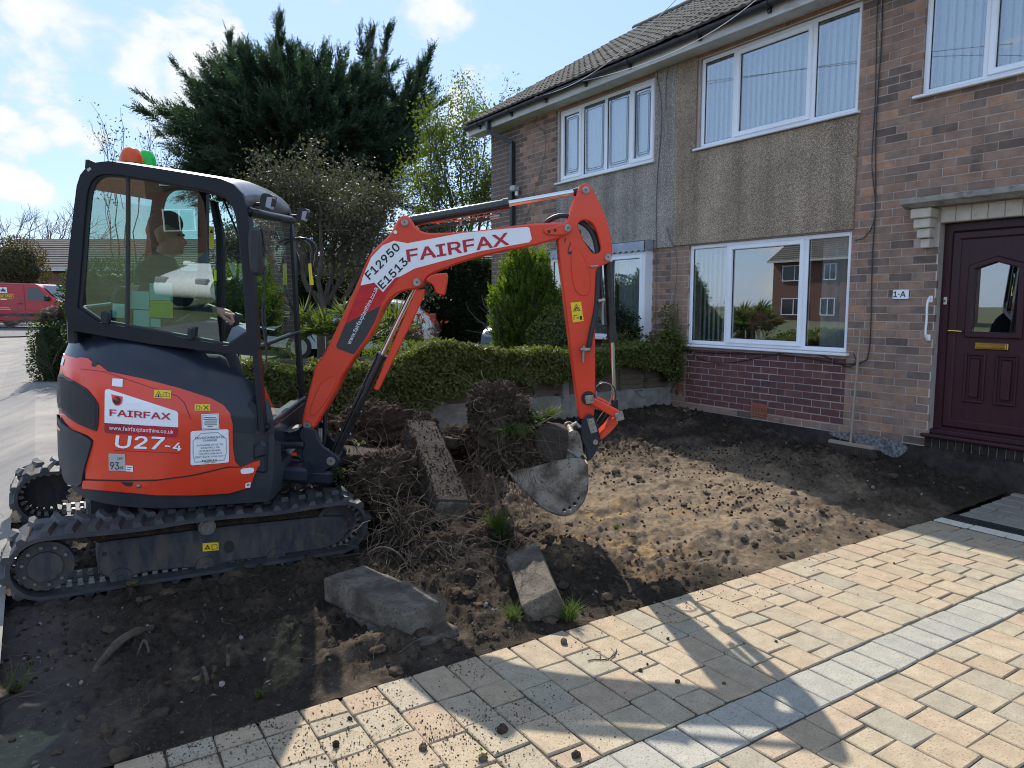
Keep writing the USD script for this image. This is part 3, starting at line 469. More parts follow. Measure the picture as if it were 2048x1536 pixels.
obj('loose_stones', MB().add(*lumps(np.c_[X, Y, soil_z(X, Y) + S * .3], S, g, ICO, rough=.1)), M['stone'], kind='stuff', label='small pale stones lying in the dug soil', cat='stones')

# ---------------------------------------------------------------- block-paved driveway
PV = [(0, (0.47, 0.39, 0.265)), (0.14, (0.44, 0.35, 0.235)), (0.28, (0.37, 0.36, 0.275)), (0.40, (0.49, 0.415, 0.285)), (0.52, (0.45, 0.345, 0.24)), (0.64, (0.50, 0.43, 0.305)), (0.76, (0.345, 0.34, 0.27)), (0.88, (0.46, 0.365, 0.24)), (1, (0.43, 0.395, 0.285))]
PV = [(p_, tuple(k_ * (.74 * v_ + .26 * q_) for v_, q_, k_ in zip(c_, (0.455, 0.365, 0.25), (.94, .895, .875)))) for p_, c_ in PV]
pk = dict(scale=13, rough=0.9, spec=0.2, bump=0.35, bscale=120, bdist=0.004, speck=(0.20, 0.155, 0.105), speck_scale=115, speck_lo=0.545, speck_hi=0.70)
M['paver'] = mat('buff_paving_block', (1, 1, 1), (0.80, 0.79, 0.78), rand=PV, dirt=(0.27, 0.215, 0.15), dirt_scale=2.6, dirt_lo=0.60, dirt_hi=0.95, **pk)
M['paver_grey'] = mat('grey_paving_block', (1, 1, 1), (0.84, 0.84, 0.84), rand=[(0, (0.37, 0.345, 0.285)), (0.5, (0.41, 0.38, 0.31)), (1, (0.34, 0.325, 0.275))], **pk)
M['paver_pale'] = mat('pale_kerb_block', (0.66, 0.61, 0.50), (0.58, 0.53, 0.43), **pk)
M['paver_dark'] = mat('charcoal_paving_block', (1, 1, 1), (0.84, 0.84, 0.84), rand=[(0, (0.23, 0.21, 0.18)), (0.5, (0.28, 0.25, 0.21)), (1, (0.20, 0.185, 0.16))], **pk)
M['sand'] = mat('jointing_sand', (0.075, 0.062, 0.045), (0.045, 0.04, 0.025), scale=14, rough=0.95, bump=0.4, bscale=150, bdist=0.004)
drive = thing('paved_driveway', kind='structure')
obj('sand_bed', grid_mesh(np.array([-.3, 6.9, 7.5]), np.array([-1.5, 1.0, 2.935]), lambda x, y: 0 * x - .009), M['sand'], drive)
def pslab(x0, x1, y0, y1, g, z=0.0, ch=.0045):
    v, f = rbox((x0 + .0025, y0 + .0025, z - .05), (x1 - .0025, y1 - .0025, z), ch); v = v.copy(); c = v.mean(0)
    for sx in (-1, 1):
        for sy in (-1, 1):
            k = (np.sign(v[:, 0] - c[0]) == sx) & (np.sign(v[:, 1] - c[1]) == sy); v[k, :2] += g.normal(size=2) * .0022
            d = g.random() ** 3 * .006; e = k & (v[:, 2] > z - .02); v[e, :2] -= np.array([sx, sy]) * d    # knocked corners
    v[:, 2] += g.normal() * .0012 + ((v[:, 0] - c[0]) * g.normal() + (v[:, 1] - c[1]) * g.normal()) * .006 * (v[:, 2] > z - .02)
    return v, f
g = np.random.default_rng(5); blocks = []
PW, PX0 = .1742, 1.704
def fill(y0, y1, x0, lens=(.125, .174, .235, .235, .262)):
    y = y1
    while y > y0 + .02:
        L = g.choice(lens); L = y - y0 if y - y0 < L + .09 else L
        blocks.append((x0, x0 + PW, y - L, y, 'paver')); y -= L
for i in range(-10, 25):
    x0 = PX0 + i * PW
    if x0 + PW > 5.98: continue
    fill(2.006, 2.955 + g.normal() * .002, x0); fill(.2, 1.752, x0)
    if x0 > -.1: blocks.append((x0 + .03, x0 + .03 + PW, 1.757, 2.001, 'paver_grey'))
y = 2.962
while y > .8: blocks.append((5.925, 6.055, y - .262, y, 'paver_pale')); y -= .262
for i in range(6): 
    y = 2.90
    while y > 1.2:
        L = g.choice((.125, .174, .235)); blocks.append((6.215 + i * PW, 6.215 + (i + 1) * PW, y - L, y, 'paver_dark')); y -= L
def pix(P):
    d = np.asarray(P, float) - CAM; z = d @ CF; return np.stack([1024 + FPX * (d @ CR) / z, 768 - FPX * (d @ CU) / z, z], -1)
area = []
for b in blocks:
    q = pix(np.array([(b[0], b[2], 0), (b[1], b[2], 0), (b[1], b[3], 0), (b[0], b[3], 0)]))
    ok = (q[:, 2] > .2).all() and q[:, 0].max() > -10 and q[:, 0].min() < 2060 and q[:, 1].min() < 1545
    area.append(Polygon(q[:, :2]).area if ok else 0)
order = np.argsort(-np.array(area)); rest = {}
for r, i in enumerate(order):
    b = blocks[i]
    if area[i] <= 0: continue
    zz = .012 + .05 * np.clip((b[0] - 6.2), 0, 1) if b[4] == 'paver_dark' else 0
    v, f = pslab(*b[:4], g, zz)
    if r < 300: obj('paver', (v, f), M[b[4]], drive)
    else: rest.setdefault(b[4], MB()).add(v, f)
M['paver_rest'] = mat('paving_rest', (1, 1, 1), (0.8, 0.79, 0.78), rand=PV, **pk)
if rest:
    mb = MB(); [mb.add(*m_.get()) for m_ in rest.values()]; obj('paving_blocks', mb, M['paver'], drive, kind='stuff')
dr = thing('drain_channel', 'black slotted drain channel between the pale kerb blocks and the dark paving', 'drain', (6.135, 2.0, 0))
mb = MB()
for y in np.arange(1.0, 2.93, .024): mb.box((6.068, y, -.01), (6.202, y + .013, .004), .002)
obj('grate', mb, M['gutter'], dr); mb = MB(); mb.box((6.058, .95, -.03), (6.070, 2.94, .005)).box((6.200, .95, -.03), (6.213, 2.94, .005)); obj('channel_frame', mb, M['gutter'], dr)
# soil spilt on the paving
g = np.random.default_rng(9)
n = 9000; t = g.random(n); X = np.r_[.25 + 1.6 * g.random(n // 2) ** 1.2, g.normal(1.18, .35, n // 4), g.uniform(.3, 4.5, n - n // 2 - n // 4)]; Y = np.r_[2.95 - .95 * g.random(n // 2) ** 1.5, g.normal(2.45, .17, n // 4), 2.96 - np.abs(g.normal(0, .22, n - n // 2 - n // 4))]
k = (Y < 2.96) & (fbm(np.c_[X * 3, Y * 3, 0 * X], 3, 2) + .35 * g.random(n) > .62); X, Y = X[k], Y[k]; S = .0012 + .0045 * g.random(len(X)) ** 4
obj('spilt_soil', MB().add(*lumps(np.c_[X, Y, S * .4 + .0005], S, g)), M['clod'], kind='stuff', label='fine dark soil spilt over the paving along the garden edge', cat='soil')
for (px, py), s, w_ in zip([(1128, 1288), (1152, 1514), (1004, 1464), (966, 1521), (846, 1500), (672, 1492), (700, 1440), (1281, 1343), (1355, 1366), (1552, 1284), (1448, 1368), (1788, 1127), (1295, 1330), (1336, 1279)], [.021, .018, .022, .018, .018, .014, .011, .010, .012, .008, .008, .006, .007, .009],
        ['close to the garden edge, below the leaning kerb', 'at the bottom edge, right of the grey band end', 'with bits of moss, largest on the muddy blocks', 'on muddy blocks by the bottom edge, mossy', 'at the bottom edge, middle of three in a row', 'at the bottom edge, leftmost of three in a row', 'on a block left of the cab shadow strip', 'in the sun beside the forked twig shadow', 'in the sun just above the boom shadow', 'right of the arm shadow, halfway along it', 'in the wedge between boom and arm shadows', 'far up the paving near the pale kerb blocks', 'tiny, beside another near the boom shadow', 'in the sun left of the arm shadow top']):
    P = at(px, py, 'Z', 0); o = thing('soil_clod', 'dark soil clod on the paving ' + w_, 'soil clod', P, 'soil clods dropped on the paving'); v, f = lumps(np.array([P + V3(0, 0, s * .5)]), np.array([s]), g, trimesh.creation.icosphere(2, 1.0), rough=.12); obj('clod_body', (v, f), M['clod'], o)
# ---------------------------------------------------------------- the pair of semi-detached houses
D = 7.21                                                        # the front wall stands on the plane X = D
yz = lambda P: np.c_[np.full(len(P), 0.0), P]                    # helper for (Y, z) outlines
def fx(a): a = np.asarray(a, float); return np.c_[a[:, 2], a[:, 0], a[:, 1]]      # (Y, z, X) -> world
RZ = .0802; BL = .232
def in_any(rects, a, b, z0, z1): return any(a < r[1] - 1e-4 and b > r[0] + 1e-4 and z0 < r[3] - .02 and z1 > r[2] + .02 for r in rects)
def courses(regions, holes, z_base, g):
    """Bricks in stretcher bond: regions and holes are (Y0, Y1, z0, z1); yields (Ya, Yb, za, zb, region index)."""
    for ri, (ya, yb, za, zb) in enumerate(regions):
        k0 = int(math.floor((za - z_base) / RZ)); k = k0
        while z_base + k * RZ < zb - .02:
            z0, z1 = max(z_base + k * RZ, za), min(z_base + (k + 1) * RZ - .0105, zb)
            cuts = [(ya, yb)]
            for h in holes:
                if z0 < h[3] - .015 and z1 > h[2] + .015:
                    cuts = [c for a, b in cuts for c in ((a, min(b, h[0])), (max(a, h[1]), b)) if c[1] - c[0] > .02]
            off = (k % 2) * BL / 2
            for a, b in cuts:
                j = math.floor((a - off) / BL); y = off + j * BL
                while y < b - .012:
                    p, q = max(y, a), min(y + BL - .0105, b)
                    if q - p > .025 and z1 - z0 > .02: yield p, q, z0, z1, ri
                    y += BL
            k += 1
def brick_mesh(p, q, z0, z1, g, x=D, proud=None):
    pr = (.0045 + .004 * g.random()) if proud is None else proud; j = lambda: g.normal() * .0012
    return rbox((x + .004 - pr, p + j(), z0 + j()), (x + .03, q + j(), z1 + j()), .0)
def lay(house, regions, mats, holes, z_base, g, cap=300):
    items = []
    for p, q, z0, z1, ri in courses(regions, holes, z_base, g):
        s = pix(np.array([(D, p, z0), (D, q, z0), (D, q, z1), (D, p, z1)]))
        if (s[:, 2] < .3).any() or s[:, 0].min() > 2060 or s[:, 1].max() < -8: continue
        items.append((Polygon(s[:, :2]).area, brick_mesh(p, q, z0, z1, g), mats[ri]))
    items.sort(key=lambda t: -t[0])
    for _, mm, mt in items[:cap]: obj('brick', mm, M[mt], house)
    rest = {}
    for _, mm, mt in items[cap:]: rest.setdefault(mt, MB()).add(*mm)
    for mt, mb in rest.items(): obj('brickwork' if mt != 'red_brick' else 'red_brickwork', mb, M[mt], house, kind='stuff')

def wall_slab(house, name, y0, y1, z0, z1, holes, mt, x0, x1):
    p = sbox(y0, z0, y1, z1).difference(unary_union([sbox(*(h[0], h[2], h[1], h[3])) for h in holes])) if holes else sbox(y0, z0, y1, z1)
    obj(name, extrude(p, x0, x1, fx), mt, house)
def frame_ring(y0, y1, z0, z1, w, x0, x1, bev=.008, wb=None):
    wb = wb or w; return extrude(sbox(y0, z0, y1, z1).difference(sbox(y0 + w, z0 + wb, y1 - w, z1 - w)), x0, x1, fx, bev)
def window(house, y0, y1, z0, z1, bars, sashes, blinds, lead=False, sill=True, x=D + .028, label=None, pane='pane'):
    """uPVC window: bars are the Y of the mullions, sashes the lights with an opening frame, blinds a kind per light."""
    bars = sorted(bars); w = group_node('window', house, label)
    outer = frame_ring(y0, y1, z0, z1, .052, x, x + .07).get()
    mb = MB().add(*outer)
    for b in bars: mb.box((x + .003, b - .03, z0 + .045), (x + .068, b + .03, z1 - .045), .006)
    obj('frame', mb, M['upvc'], w)
    if sill: obj('sill', MB().box((x - .09, y0 - .04, z0 - .030), (x + .06, y1 + .055, z0 - .001), .008), M['upvc'], w)
    edges = [y0 + .022] + list(bars) + [y1 - .022]
    for i, (a, b) in enumerate(zip(edges[:-1], edges[1:])):
        a2, b2, c, d = a + .030, b - .030, z0 + .052, z1 - .052
        if i in sashes:
            obj('sash', frame_ring(a2 - .014, b2 + .014, c - .012, d + .012, .058, x - .014, x + .03), M['upvc'], w)
            a2, b2, c, d = a2 + .044, b2 - .044, c + .046, d - .046
        obj('gasket', frame_ring(a2 - .002, b2 + .002, c - .002, d + .002, .007, x + .016, x + .034, 0), M['gasket'], w)
        obj('pane', MB().box((x + .022, a2, c), (x + .026, b2, d)), M[pane], w)
        if lead:
            k = .055; P = [(a2 + k + .02, c + .04), (b2 - k - .02, c + .04), (b2 - .045, c + k + .03), (b2 - .045, d - k - .03), (b2 - k - .02, d - .04), (a2 + k + .02, d - .04), (a2 + .045, d - k - .03), (a2 + .045, c + k + .03)]
            pl = Polygon(P); ring = pl.buffer(.004).difference(pl.buffer(-.004)); pl2 = pl.buffer(-.028, join_style=2); ring = ring.union(pl2.buffer(.0025).difference(pl2.buffer(-.0025)))
            obj('lead_strip', extrude(ring, x + .018, x + .0215, fx), M['leadline'], w)
        kind = blinds[i] if i < len(blinds) else None
        if kind == 'v':
            y = a2 - .03; ang = .55
            while y < b2 + .03:
                n = 5; t = np.linspace(-.5, .5, n); hw = .089
                px, py = x + .13 + t * hw * math.sin(ang) + .006 * np.cos(t * np.pi), y + t * hw * math.cos(ang)
                v = np.vstack([np.c_[px, py, np.full(n, c - .03)], np.c_[px, py, np.full(n, d + .03)]]); j = np.arange(n - 1)
                obj('blind_slat', (v, np.vstack([np.c_[j, j + 1, n + j + 1], np.c_[j, n + j + 1, n + j]])), M['blind'], w, smooth=True); y += .0775
        elif kind in ('n', 'c'):
            n = 60 if kind == 'n' else 26; ya, yb = (a2 - .02, b2 + .02) if kind == 'n' else (a2 - .02, a2 + (b2 - a2) * .78)
            yy = np.linspace(ya, yb, n); xx = x + .14 + .016 * np.sin(yy * 62 + 2 * np.sin(yy * 9)) + .008 * np.sin(yy * 131); v = np.vstack([np.c_[xx, yy, np.full(n, c - .03)], np.c_[xx, yy, np.full(n, d + .03)]]); j = np.arange(n - 1)
            obj('net_curtain', (v, np.vstack([np.c_[j, j + 1, n + j + 1], np.c_[j, n + j + 1, n + j]])), M['net'], w, smooth=True)
    return w

g = np.random.default_rng(3)
RV = at(1267, 62, 'Y', 12.2); PIT = math.atan2(RV[2] - 5.02, RV[0] - 6.84); RIDGE_X = RV[0]
def roof_pt(s, y, h=0.0): return V3(6.84 + s * math.cos(PIT) - h * math.sin(PIT), y, 5.02 + s * math.sin(PIT) + h * math.cos(PIT))
SLOPE = (RIDGE_X - 6.84) / math.cos(PIT)
def tile_mesh(s, y, g):
    """Interlocking tile with two rolls; s is its lower edge up the slope."""
    Wt, L = .300, .345; t = np.linspace(0, 1, 11); prof = .020 * np.clip(np.sin(t * 2 * np.pi * 2 - .6), -0.15, 1) ** 1.0 + .004
    up = lambda ss, lift: np.array([roof_pt(ss, y + Wt * a, lift + p) for a, p in zip(t, prof)])
    dz, ds = g.normal() * .0025, g.normal() * .004; A, B = up(s + ds, .030 + dz), up(s + L, .006 + dz); C = np.array([roof_pt(s + ds, y + Wt * a, .008 + dz + p * .3) for a, p in zip(t, prof)])
    n = len(t); j = np.arange(n - 1); return np.vstack([A, B, C]), np.vstack([np.c_[j, n + j, n + j + 1], np.c_[j, n + j + 1, j + 1], np.c_[2 * n + j, j, j + 1], np.c_[2 * n + j, j + 1, 2 * n + j + 1]])
def tile_roof(house, roof, y0, y1, cap=300):
    items = []; nrow = int(SLOPE / .272) + 1
    for r in range(nrow):
        y = y0
        while y < y1 - .05:
            s = r * .272; q = pix(np.array([roof_pt(s, y), roof_pt(s, y + .3), roof_pt(s + .27, y + .3), roof_pt(s + .27, y)]))
            vis = q[:, 1].max() > -10 and q[:, 0].min() < 2060 and (q[:, 2] > .3).all()
            items.append((Polygon(q[:, :2]).area if vis else 0, tile_mesh(s, y, g), s)); y += .300
    items.sort(key=lambda t: -t[0]); rest = MB()
    for i, (a, mm, s) in enumerate(items):
        if a > 0 and i < cap: obj('tile', mm, M['tile'], roof, smooth=False)
        else: rest.add(*mm)
    obj('roof_tiling', rest, M['tile'], roof, kind='stuff')
    mb = MB(); n = 9; y = y0
    while y < y1 - .1:
        th = np.linspace(0, np.pi, n); R0 = roof_pt(SLOPE, y, .0)
        v = np.vstack([np.c_[RIDGE_X + .11 * np.cos(th), np.full(n, yy), R0[2] - .01 + .11 * np.sin(th) + .008 * e] for yy, e in ((y, 0), (y + .445, 1))]); j = np.arange(n - 1)
        mb.add(v, np.vstack([np.c_[j, j + 1, n + j + 1], np.c_[j, n + j + 1, n + j]])); y += .45
    obj('ridge_tiles', mb, M['tile'], roof, smooth=40)
def roof_for(house, y0, y1):
    roof = group_node('roof', house); RZ_ = roof_pt(SLOPE, 0)[2]
    back = 2 * RIDGE_X - 6.84
    obj('roof_deck', MB().add(np.array([roof_pt(0, y0, -.03), roof_pt(0, y1, -.03), roof_pt(SLOPE, y0, -.03), roof_pt(SLOPE, y1, -.03), (back, y0, 5.0), (back, y1, 5.0)]), np.array([[0, 1, 3], [0, 3, 2], [2, 3, 5], [2, 5, 4]])), M['far_tile'], roof)
    tile_roof(house, roof, y0, y1)
def eaves(house, y0, y1, brackets):
    obj('fascia', MB().box((6.925, y0, 4.84), (6.95, y1, 5.015), .003), M['fascia'], house)
    obj('soffit', MB().box((6.95, y0, 4.85), (7.205, y1, 4.868)), M['fascia'], house)
    n = 9; th = np.linspace(np.pi, 2 * np.pi, n); c = V3(6.868, 0, 4.985); R = .056; pr = np.vstack([np.c_[c[0] + R * np.cos(th), c[2] + R * np.sin(th)], np.c_[c[0] + (R - .005) * np.cos(th[::-1]), c[2] + (R - .005) * np.sin(th[::-1])]])
    obj('gutter', extrude(Polygon(pr), y0, y1, lambda a: np.c_[a[:, 0], a[:, 2], a[:, 1]]), M['gutter'], house, smooth=40)
    for y in brackets:
        mb = MB(); pr2 = Polygon(np.vstack([np.c_[c[0] + (R + .010) * np.cos(th), c[2] + (R + .010) * np.sin(th)], np.c_[c[0] + (R + .001) * np.cos(th[::-1]), c[2] + (R + .001) * np.sin(th[::-1])]]))
        mb.add(*extrude(pr2, y - .035, y + .035, lambda a: np.c_[a[:, 0], a[:, 2], a[:, 1]]).get()); mb.box((6.885, y - .02, 4.885), (6.924, y + .02, 4.97), .004); obj('gutter_bracket', mb, M['gutter'], house)

# --- near house (the brown half with the maroon door)
A = thing('semi_detached_house', 'near half of the brick pair, tan pebbledash panel, white windows and maroon front door', 'house', (D, 3.8, 0))
WL, WU, WR, DO = (4.595, 6.885, 1.20, 2.487), (4.60, 6.765, 3.697, 4.795), (1.70, 3.955, 3.70, 4.80), (2.735, 3.70, .44, 2.478)
holesA = [WL, WU, WR, DO]
wall_slab(A, 'wall', .3, 7.19, .05, 4.95, holesA, M['mortar'], D + .0005, D + .27)
wall_slab(A, 'plinth', .3, 7.19, -.05, .335, [], M['plinth'], D - .018, D + .004)
lay(A, [(.3, 4.59, .345, 4.84), (4.592, 6.875, .43, 1.165), (4.592, 6.875, .345, .43), (6.875, 7.195, .345, 2.50)], ['brick', 'red_brick', 'brick', 'brick'], holesA + [(2.735, 3.92, 2.25, 2.70), (2.6, 3.70, .3, .5)], .345, g)
for k in range(int((6.80 - 4.60) / .0845)):
    y = 4.602 + k * .0845; obj('soldier_brick', rbox((D - .006 + g.normal() * .001, y, 4.803), (D + .03, y + .075, 4.895), .003), M['orange_brick'], A)
rc = sbox(4.572, 2.497, 7.165, 3.668).union(sbox(6.80, 3.668, 7.165, 4.85)).difference(sbox(4.5, 3.66, 6.86, 3.70))
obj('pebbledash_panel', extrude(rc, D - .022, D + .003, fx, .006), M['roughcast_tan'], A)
obj('window_lintel_trim', MB().box((D - .012, 4.56, 4.796), (D + .03, 6.83, 4.803)), M['fascia'], A)
window(A, *WL, [6.262, 5.155], (1,), ['c', None, 'v'], label='wide ground floor window of three lights with open blinds')
window(A, *WU, [6.235, 5.160], (1,), ['v', 'v', 'v'], label='wide upper window of three lights with closed vertical blinds')
window(A, *WR, [3.40, 2.25], (1,), ['v', 'v', 'v'], label='upper window above the front door, partly out of view')
eaves(A, .2, 7.19, (2.0, 3.0, 4.4, 5.5, 6.5)); roof_for(A, .2, 7.19)
wall_slab(A, 'back_wall', .3, 7.19, .05, 4.95, [], M['mortar'], 14.6, 14.8)
obj('side_wall', MB().box((D + .27, .3, .05), (14.6, .5, 4.95)).box((D + .27, 6.95, .05), (14.6, 7.18, 4.95)), M['room_wall'], A)
obj('floor_slab', MB().box((D + .28, .5, 2.60), (14.6, 6.95, 2.80)).box((D + .28, .5, .2), (14.6, 6.95, .42)).box((D + .28, .5, 4.93), (14.6, 6.95, 4.99)).box((D + 3.2, .5, .42), (D + 3.3, 6.95, 2.6)).box((D + 3.2, .5, 2.8), (D + 3.3, 6.95, 4.93)), M['room_wall'], A)
# front door
d = group_node('door', A); x = D + .085
obj('door_frame', frame_ring(2.735, 3.70, .46, 2.478, .085, x, x + .09, .010).add(*frame_ring(2.815, 3.612, .545, 2.392, .075, x - .012, x + .06, .012).get()), M['door'], d)
slab = sbox(2.885, .615, 3.545, 2.32); gl = Polygon([(3.405, 1.462), (3.035, 1.462), (3.035, 2.035), (3.22, 2.095), (3.405, 2.035)])
obj('door_leaf', extrude(slab.difference(gl), x + .006, x + .05, fx, .004), M['door'], d)
obj('glazing_frame', extrude(gl.buffer(.055, join_style=2).difference(gl), x - .014, x + .008, fx, .010), M['door'], d)
obj('pane', extrude(gl.buffer(-.001), x + .022, x + .026, fx), M['pane'], d)
for a, b in ((3.445, 3.262), (3.178, 2.995)):
    obj('panel', extrude(sbox(b, .80, a, 1.262).difference(sbox(b + .022, .822, a - .022, 1.240)), x - .010, x + .008, fx, .008).add(*extrude(sbox(b + .045, .845, a - .045, 1.217), x - .006, x + .008, fx, .013).get()), M['door'], d)
obj('letterbox', MB().box((x - .010, 3.082, 1.302), (x + .008, 3.362, 1.366), .006).box((x - .016, 3.098, 1.315), (x - .004, 3.346, 1.353), .004), M['brass'], d)
obj('handle', MB().box((x - .006, 3.564, 1.312), (x + .010, 3.594, 1.515), .004).cyl((x - .045, 3.579, 1.468), (x, 3.579, 1.468), .010, 10).add(*tube([(x - .045, 3.585, 1.468), (x - .050, 3.52, 1.466), (x - .047, 3.462, 1.463)], [.010, .009, .008], 10)).cyl((x - .009, 3.579, 1.36), (x - .004, 3.579, 1.36), .009, 10), M['brass'], d)
obj('threshold', MB().box((D - .055, 2.70, .438), (x + .06, 3.745, .470), .008).box((D + .03, 2.735, .470), (x + .01, 3.70, .512), .006), M['door'], d)
for k in range(14): obj('step_brick', rbox((D - .012, 2.72 + k * .072, .335), (D + .05, 2.782 + k * .072, .436), .004), M['plinth'], A)
obj('rubble_step', extrude(Polygon([(2.3, -.05), (3.85, -.05), (3.80, .16), (3.55, .24), (3.2, .30), (2.9, .33), (2.3, .335)]), D - .05, D - .017, fx), M['plinth'], A)
# concrete canopy and its stepped corbel
cpf = Polygon([(D - .21, 2.700), (D - .19, 2.715), (D + .02, 2.735), (D + .02, 2.628), (D - .12, 2.628), (D - .16, 2.65), (D - .20, 2.668)])
obj('canopy', extrude(cpf, 2.30, 3.985, lambda a: np.c_[a[:, 0], a[:, 2], a[:, 1]], .004), M['canopy'], A)
for i, (z, yl, pj) in enumerate(((2.530, 3.915, .14), (2.438, 3.895, .115), (2.345, 3.872, .09), (2.252, 3.848, .062))): obj('corbel', MB().box((D - pj, 3.722 + .012 * i, z), (D + .02, yl, z + .091), .008), M['cream'], A)
for k in range(8): obj('lintel_block', MB().box((D - .008, 2.60 + k * .1378, 2.482), (D + .06, 2.60 + (k + 1) * .1378 - .006, 2.626), .004), M['cream'], A)
obj('door_reveal', MB().box((D + .0, 3.702, .47), (D + .09, 3.716, 2.48)), M['cream'], A)
obj('airbrick', extrude(sbox(5.565, .375, 5.80, .535).difference(unary_union([sbox(5.585 + c * .0395, .393 + r * .026, 5.585 + c * .0395 + .026, .393 + r * .026 + .013) for c in range(5) for r in range(5)])), D - .012, D + .02, fx, .0), M['airbrick'], A)
obj('wall_patch', MB().box((D - .006, 6.93, .56), (D + .02, 7.02, .66), .004), M['airbrick'], A)
ch = [(D - .014, y, z) for y, z in ((4.40, 4.85), (4.372, 4.14), (4.382, 3.49), (4.344, 2.52), (4.347, 2.40), (4.330, 1.66), (4.328, 1.25), (4.36, 1.13), (4.44, 1.10), (4.97, 1.116), (5.98, 1.122), (7.05, 1.126))]
obj('cable', MB().add(*tube(spline(ch, 60), .0065, 6)), M['gutter'], A)
obj('cable', MB().add(*tube(spline([(D - .012, y, z) for y, z in ((4.425, 4.85), (4.42, 4.2), (4.405, 3.6), (4.39, 3.0), (4.40, 2.45), (4.45, 2.40), (4.55, 2.38))], 30), .0045, 6)), M['gutter'], A)
obj('cable', MB().add(*tube(spline([(D - .012, y, z) for y, z in ((4.50, 1.20), (4.47, 1.10), (4.55, 1.055), (4.70, 1.10), (5.4, 1.155), (6.9, 1.16))], 30), .005, 6)), M['gutter'], A)
cs = Polygon(smoothpoly([(4.78, .33), (4.5, .365), (4.2, .37), (3.95, .35), (3.86, .30), (3.9, .24), (3.98, .17), (4.12, .20), (4.3, .22), (4.45, .27), (4.65, .28)], 1)); obj('cement_splash', extrude(cs, D - .0225, D - .017, fx), M['cement'], A)
# fixtures on the wall that unscrew: things of their own
o = thing('house_number_plate', 'small white plate reading 1·A on the brick wall left of the door', 'sign', (D - .012, 4.035, 1.815))
obj('plate', MB().box((D - .016, 3.955, 1.768), (D - .001, 4.115, 1.860), .004), M['white_paint'], o)
tv, tf = text2d('1·A', True); tv = tv - tv.mean(0); obj('lettering', (np.c_[np.full(len(tv), D - .0168), 4.035 - tv[:, 0] * .060, 1.814 + tv[:, 1] * .055], tf), M['ink'], o)
o = thing('grab_rail', 'white metal grab rail screwed upright to the brickwork beside the door', 'handrail', (D, 3.742, 1.58))
obj('rail', MB().add(*tube(spline([(D - .012, 3.742, 1.79), (D - .05, 3.742, 1.755), (D - .058, 3.742, 1.58), (D - .05, 3.742, 1.405), (D - .012, 3.742, 1.37)], 20), .011, 10)), M['white_paint'], o, smooth=True)
for z in (1.765, 1.395):
    obj('mounting_plate', MB().box((D - .014, 3.722, z - .032), (D - .002, 3.762, z + .032), .005), M['white_paint'], o)
o = thing('doorbell', 'small cream doorbell push on the maroon door frame', 'doorbell', (D + .07, 3.648, 1.748)); obj('bell_case', MB().box((D + .068, 3.632, 1.712), (D + .086, 3.664, 1.786), .006), M['cream'], o); obj('push', MB().cyl((D + .062, 3.648, 1.748), (D + .07, 3.648, 1.748), .008, 12), M['ink'], o)

# --- far half
B = thing('semi_detached_house', 'far half of the brick pair with grey pebbledash, black drainpipe and leaded white window', 'house', (D, 9.5, 0))
NU, NB = (7.578, 9.755, 3.68, 4.80), (7.56, 9.76, 1.22, 2.60); holesB = [NU, NB]
wall_slab(B, 'wall', 7.20, 11.86, .05, 4.95, holesB, M['mortar'], D + .0005, D + .27)
lay(B, [(9.80, 11.86, .345, 4.84), (7.205, 7.555, .345, 2.49), (7.56, 9.80, .345, 1.20)], ['brick', 'brick', 'brick'], holesB, .345, g)
for k in range(int((9.80 - 7.58) / .0845)):
    y = 7.585 + k * .0845; obj('soldier_brick', rbox((D - .006 + g.normal() * .001, y, 4.806), (D + .03, y + .075, 4.87), .003), M['orange_brick'], B)
rc = sbox(7.165, 2.487, 9.80, 3.66).union(sbox(7.165, 3.66, 7.55, 4.85)).difference(sbox(7.5, 2.3, 9.9, 2.60))
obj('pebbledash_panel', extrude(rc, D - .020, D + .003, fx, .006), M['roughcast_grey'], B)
window(B, *NU, [9.195, 8.635, 8.09], (0, 3), ['n', 'n', 'n', 'n'], lead=True, label='upper window of four leaded lights with net curtains')
# shallow bay on the ground floor with scalloped lead flashing
XB = D - .14
window(B, 7.565, 9.76, 1.235, 2.46, [8.32, 9.10], (0,), ['n', 'n', 'n'], x=XB, label='ground floor bay window with net curtains')
obj('bay_cheek', MB().box((XB, 7.555, 1.2), (D + .05, 7.566, 2.47)), M['upvc'], B); obj('bay_cheek', MB().box((XB, 9.76, 1.2), (D + .05, 9.772, 2.47)), M['upvc'], B)
obj('bay_plinth_wall', MB().box((XB + .02, 7.56, .345), (D + .05, 9.77, 1.20)), M['red_brick'], B)
yy = np.linspace(7.535, 9.79, 181); sc = 2.475 - .028 * np.abs(np.sin((yy - 7.535) * np.pi / .125)); fl = Polygon(np.vstack([np.c_[yy, sc], [(9.79, 2.60), (7.535, 2.60)]]))
obj('lead_flashing', extrude(fl, XB - .035, XB - .028, fx).box((XB - .035, 7.535, 2.592), (D - .02, 9.79, 2.606)), M['lead'], B); obj('flashing_cheek', MB().box((XB - .035, 7.535, 2.462), (D - .021, 7.546, 2.591)), M['lead'], B)
eaves(B, 7.19, 12.22, (7.75, 8.7, 9.7, 10.7, 11.75)); roof_for(B, 7.19, 12.2)
obj('gable_wall', MB().add(np.array([(D + .006, 11.86, .05), (14.8, 11.86, .05), (14.8, 11.86, 4.95), (RIDGE_X, 11.86, roof_pt(SLOPE, 0)[2] - .05), (D + .006, 11.86, 4.95)]), np.array([[0, 1, 2], [0, 2, 3], [0, 3, 4]])), M['mortar'], B)
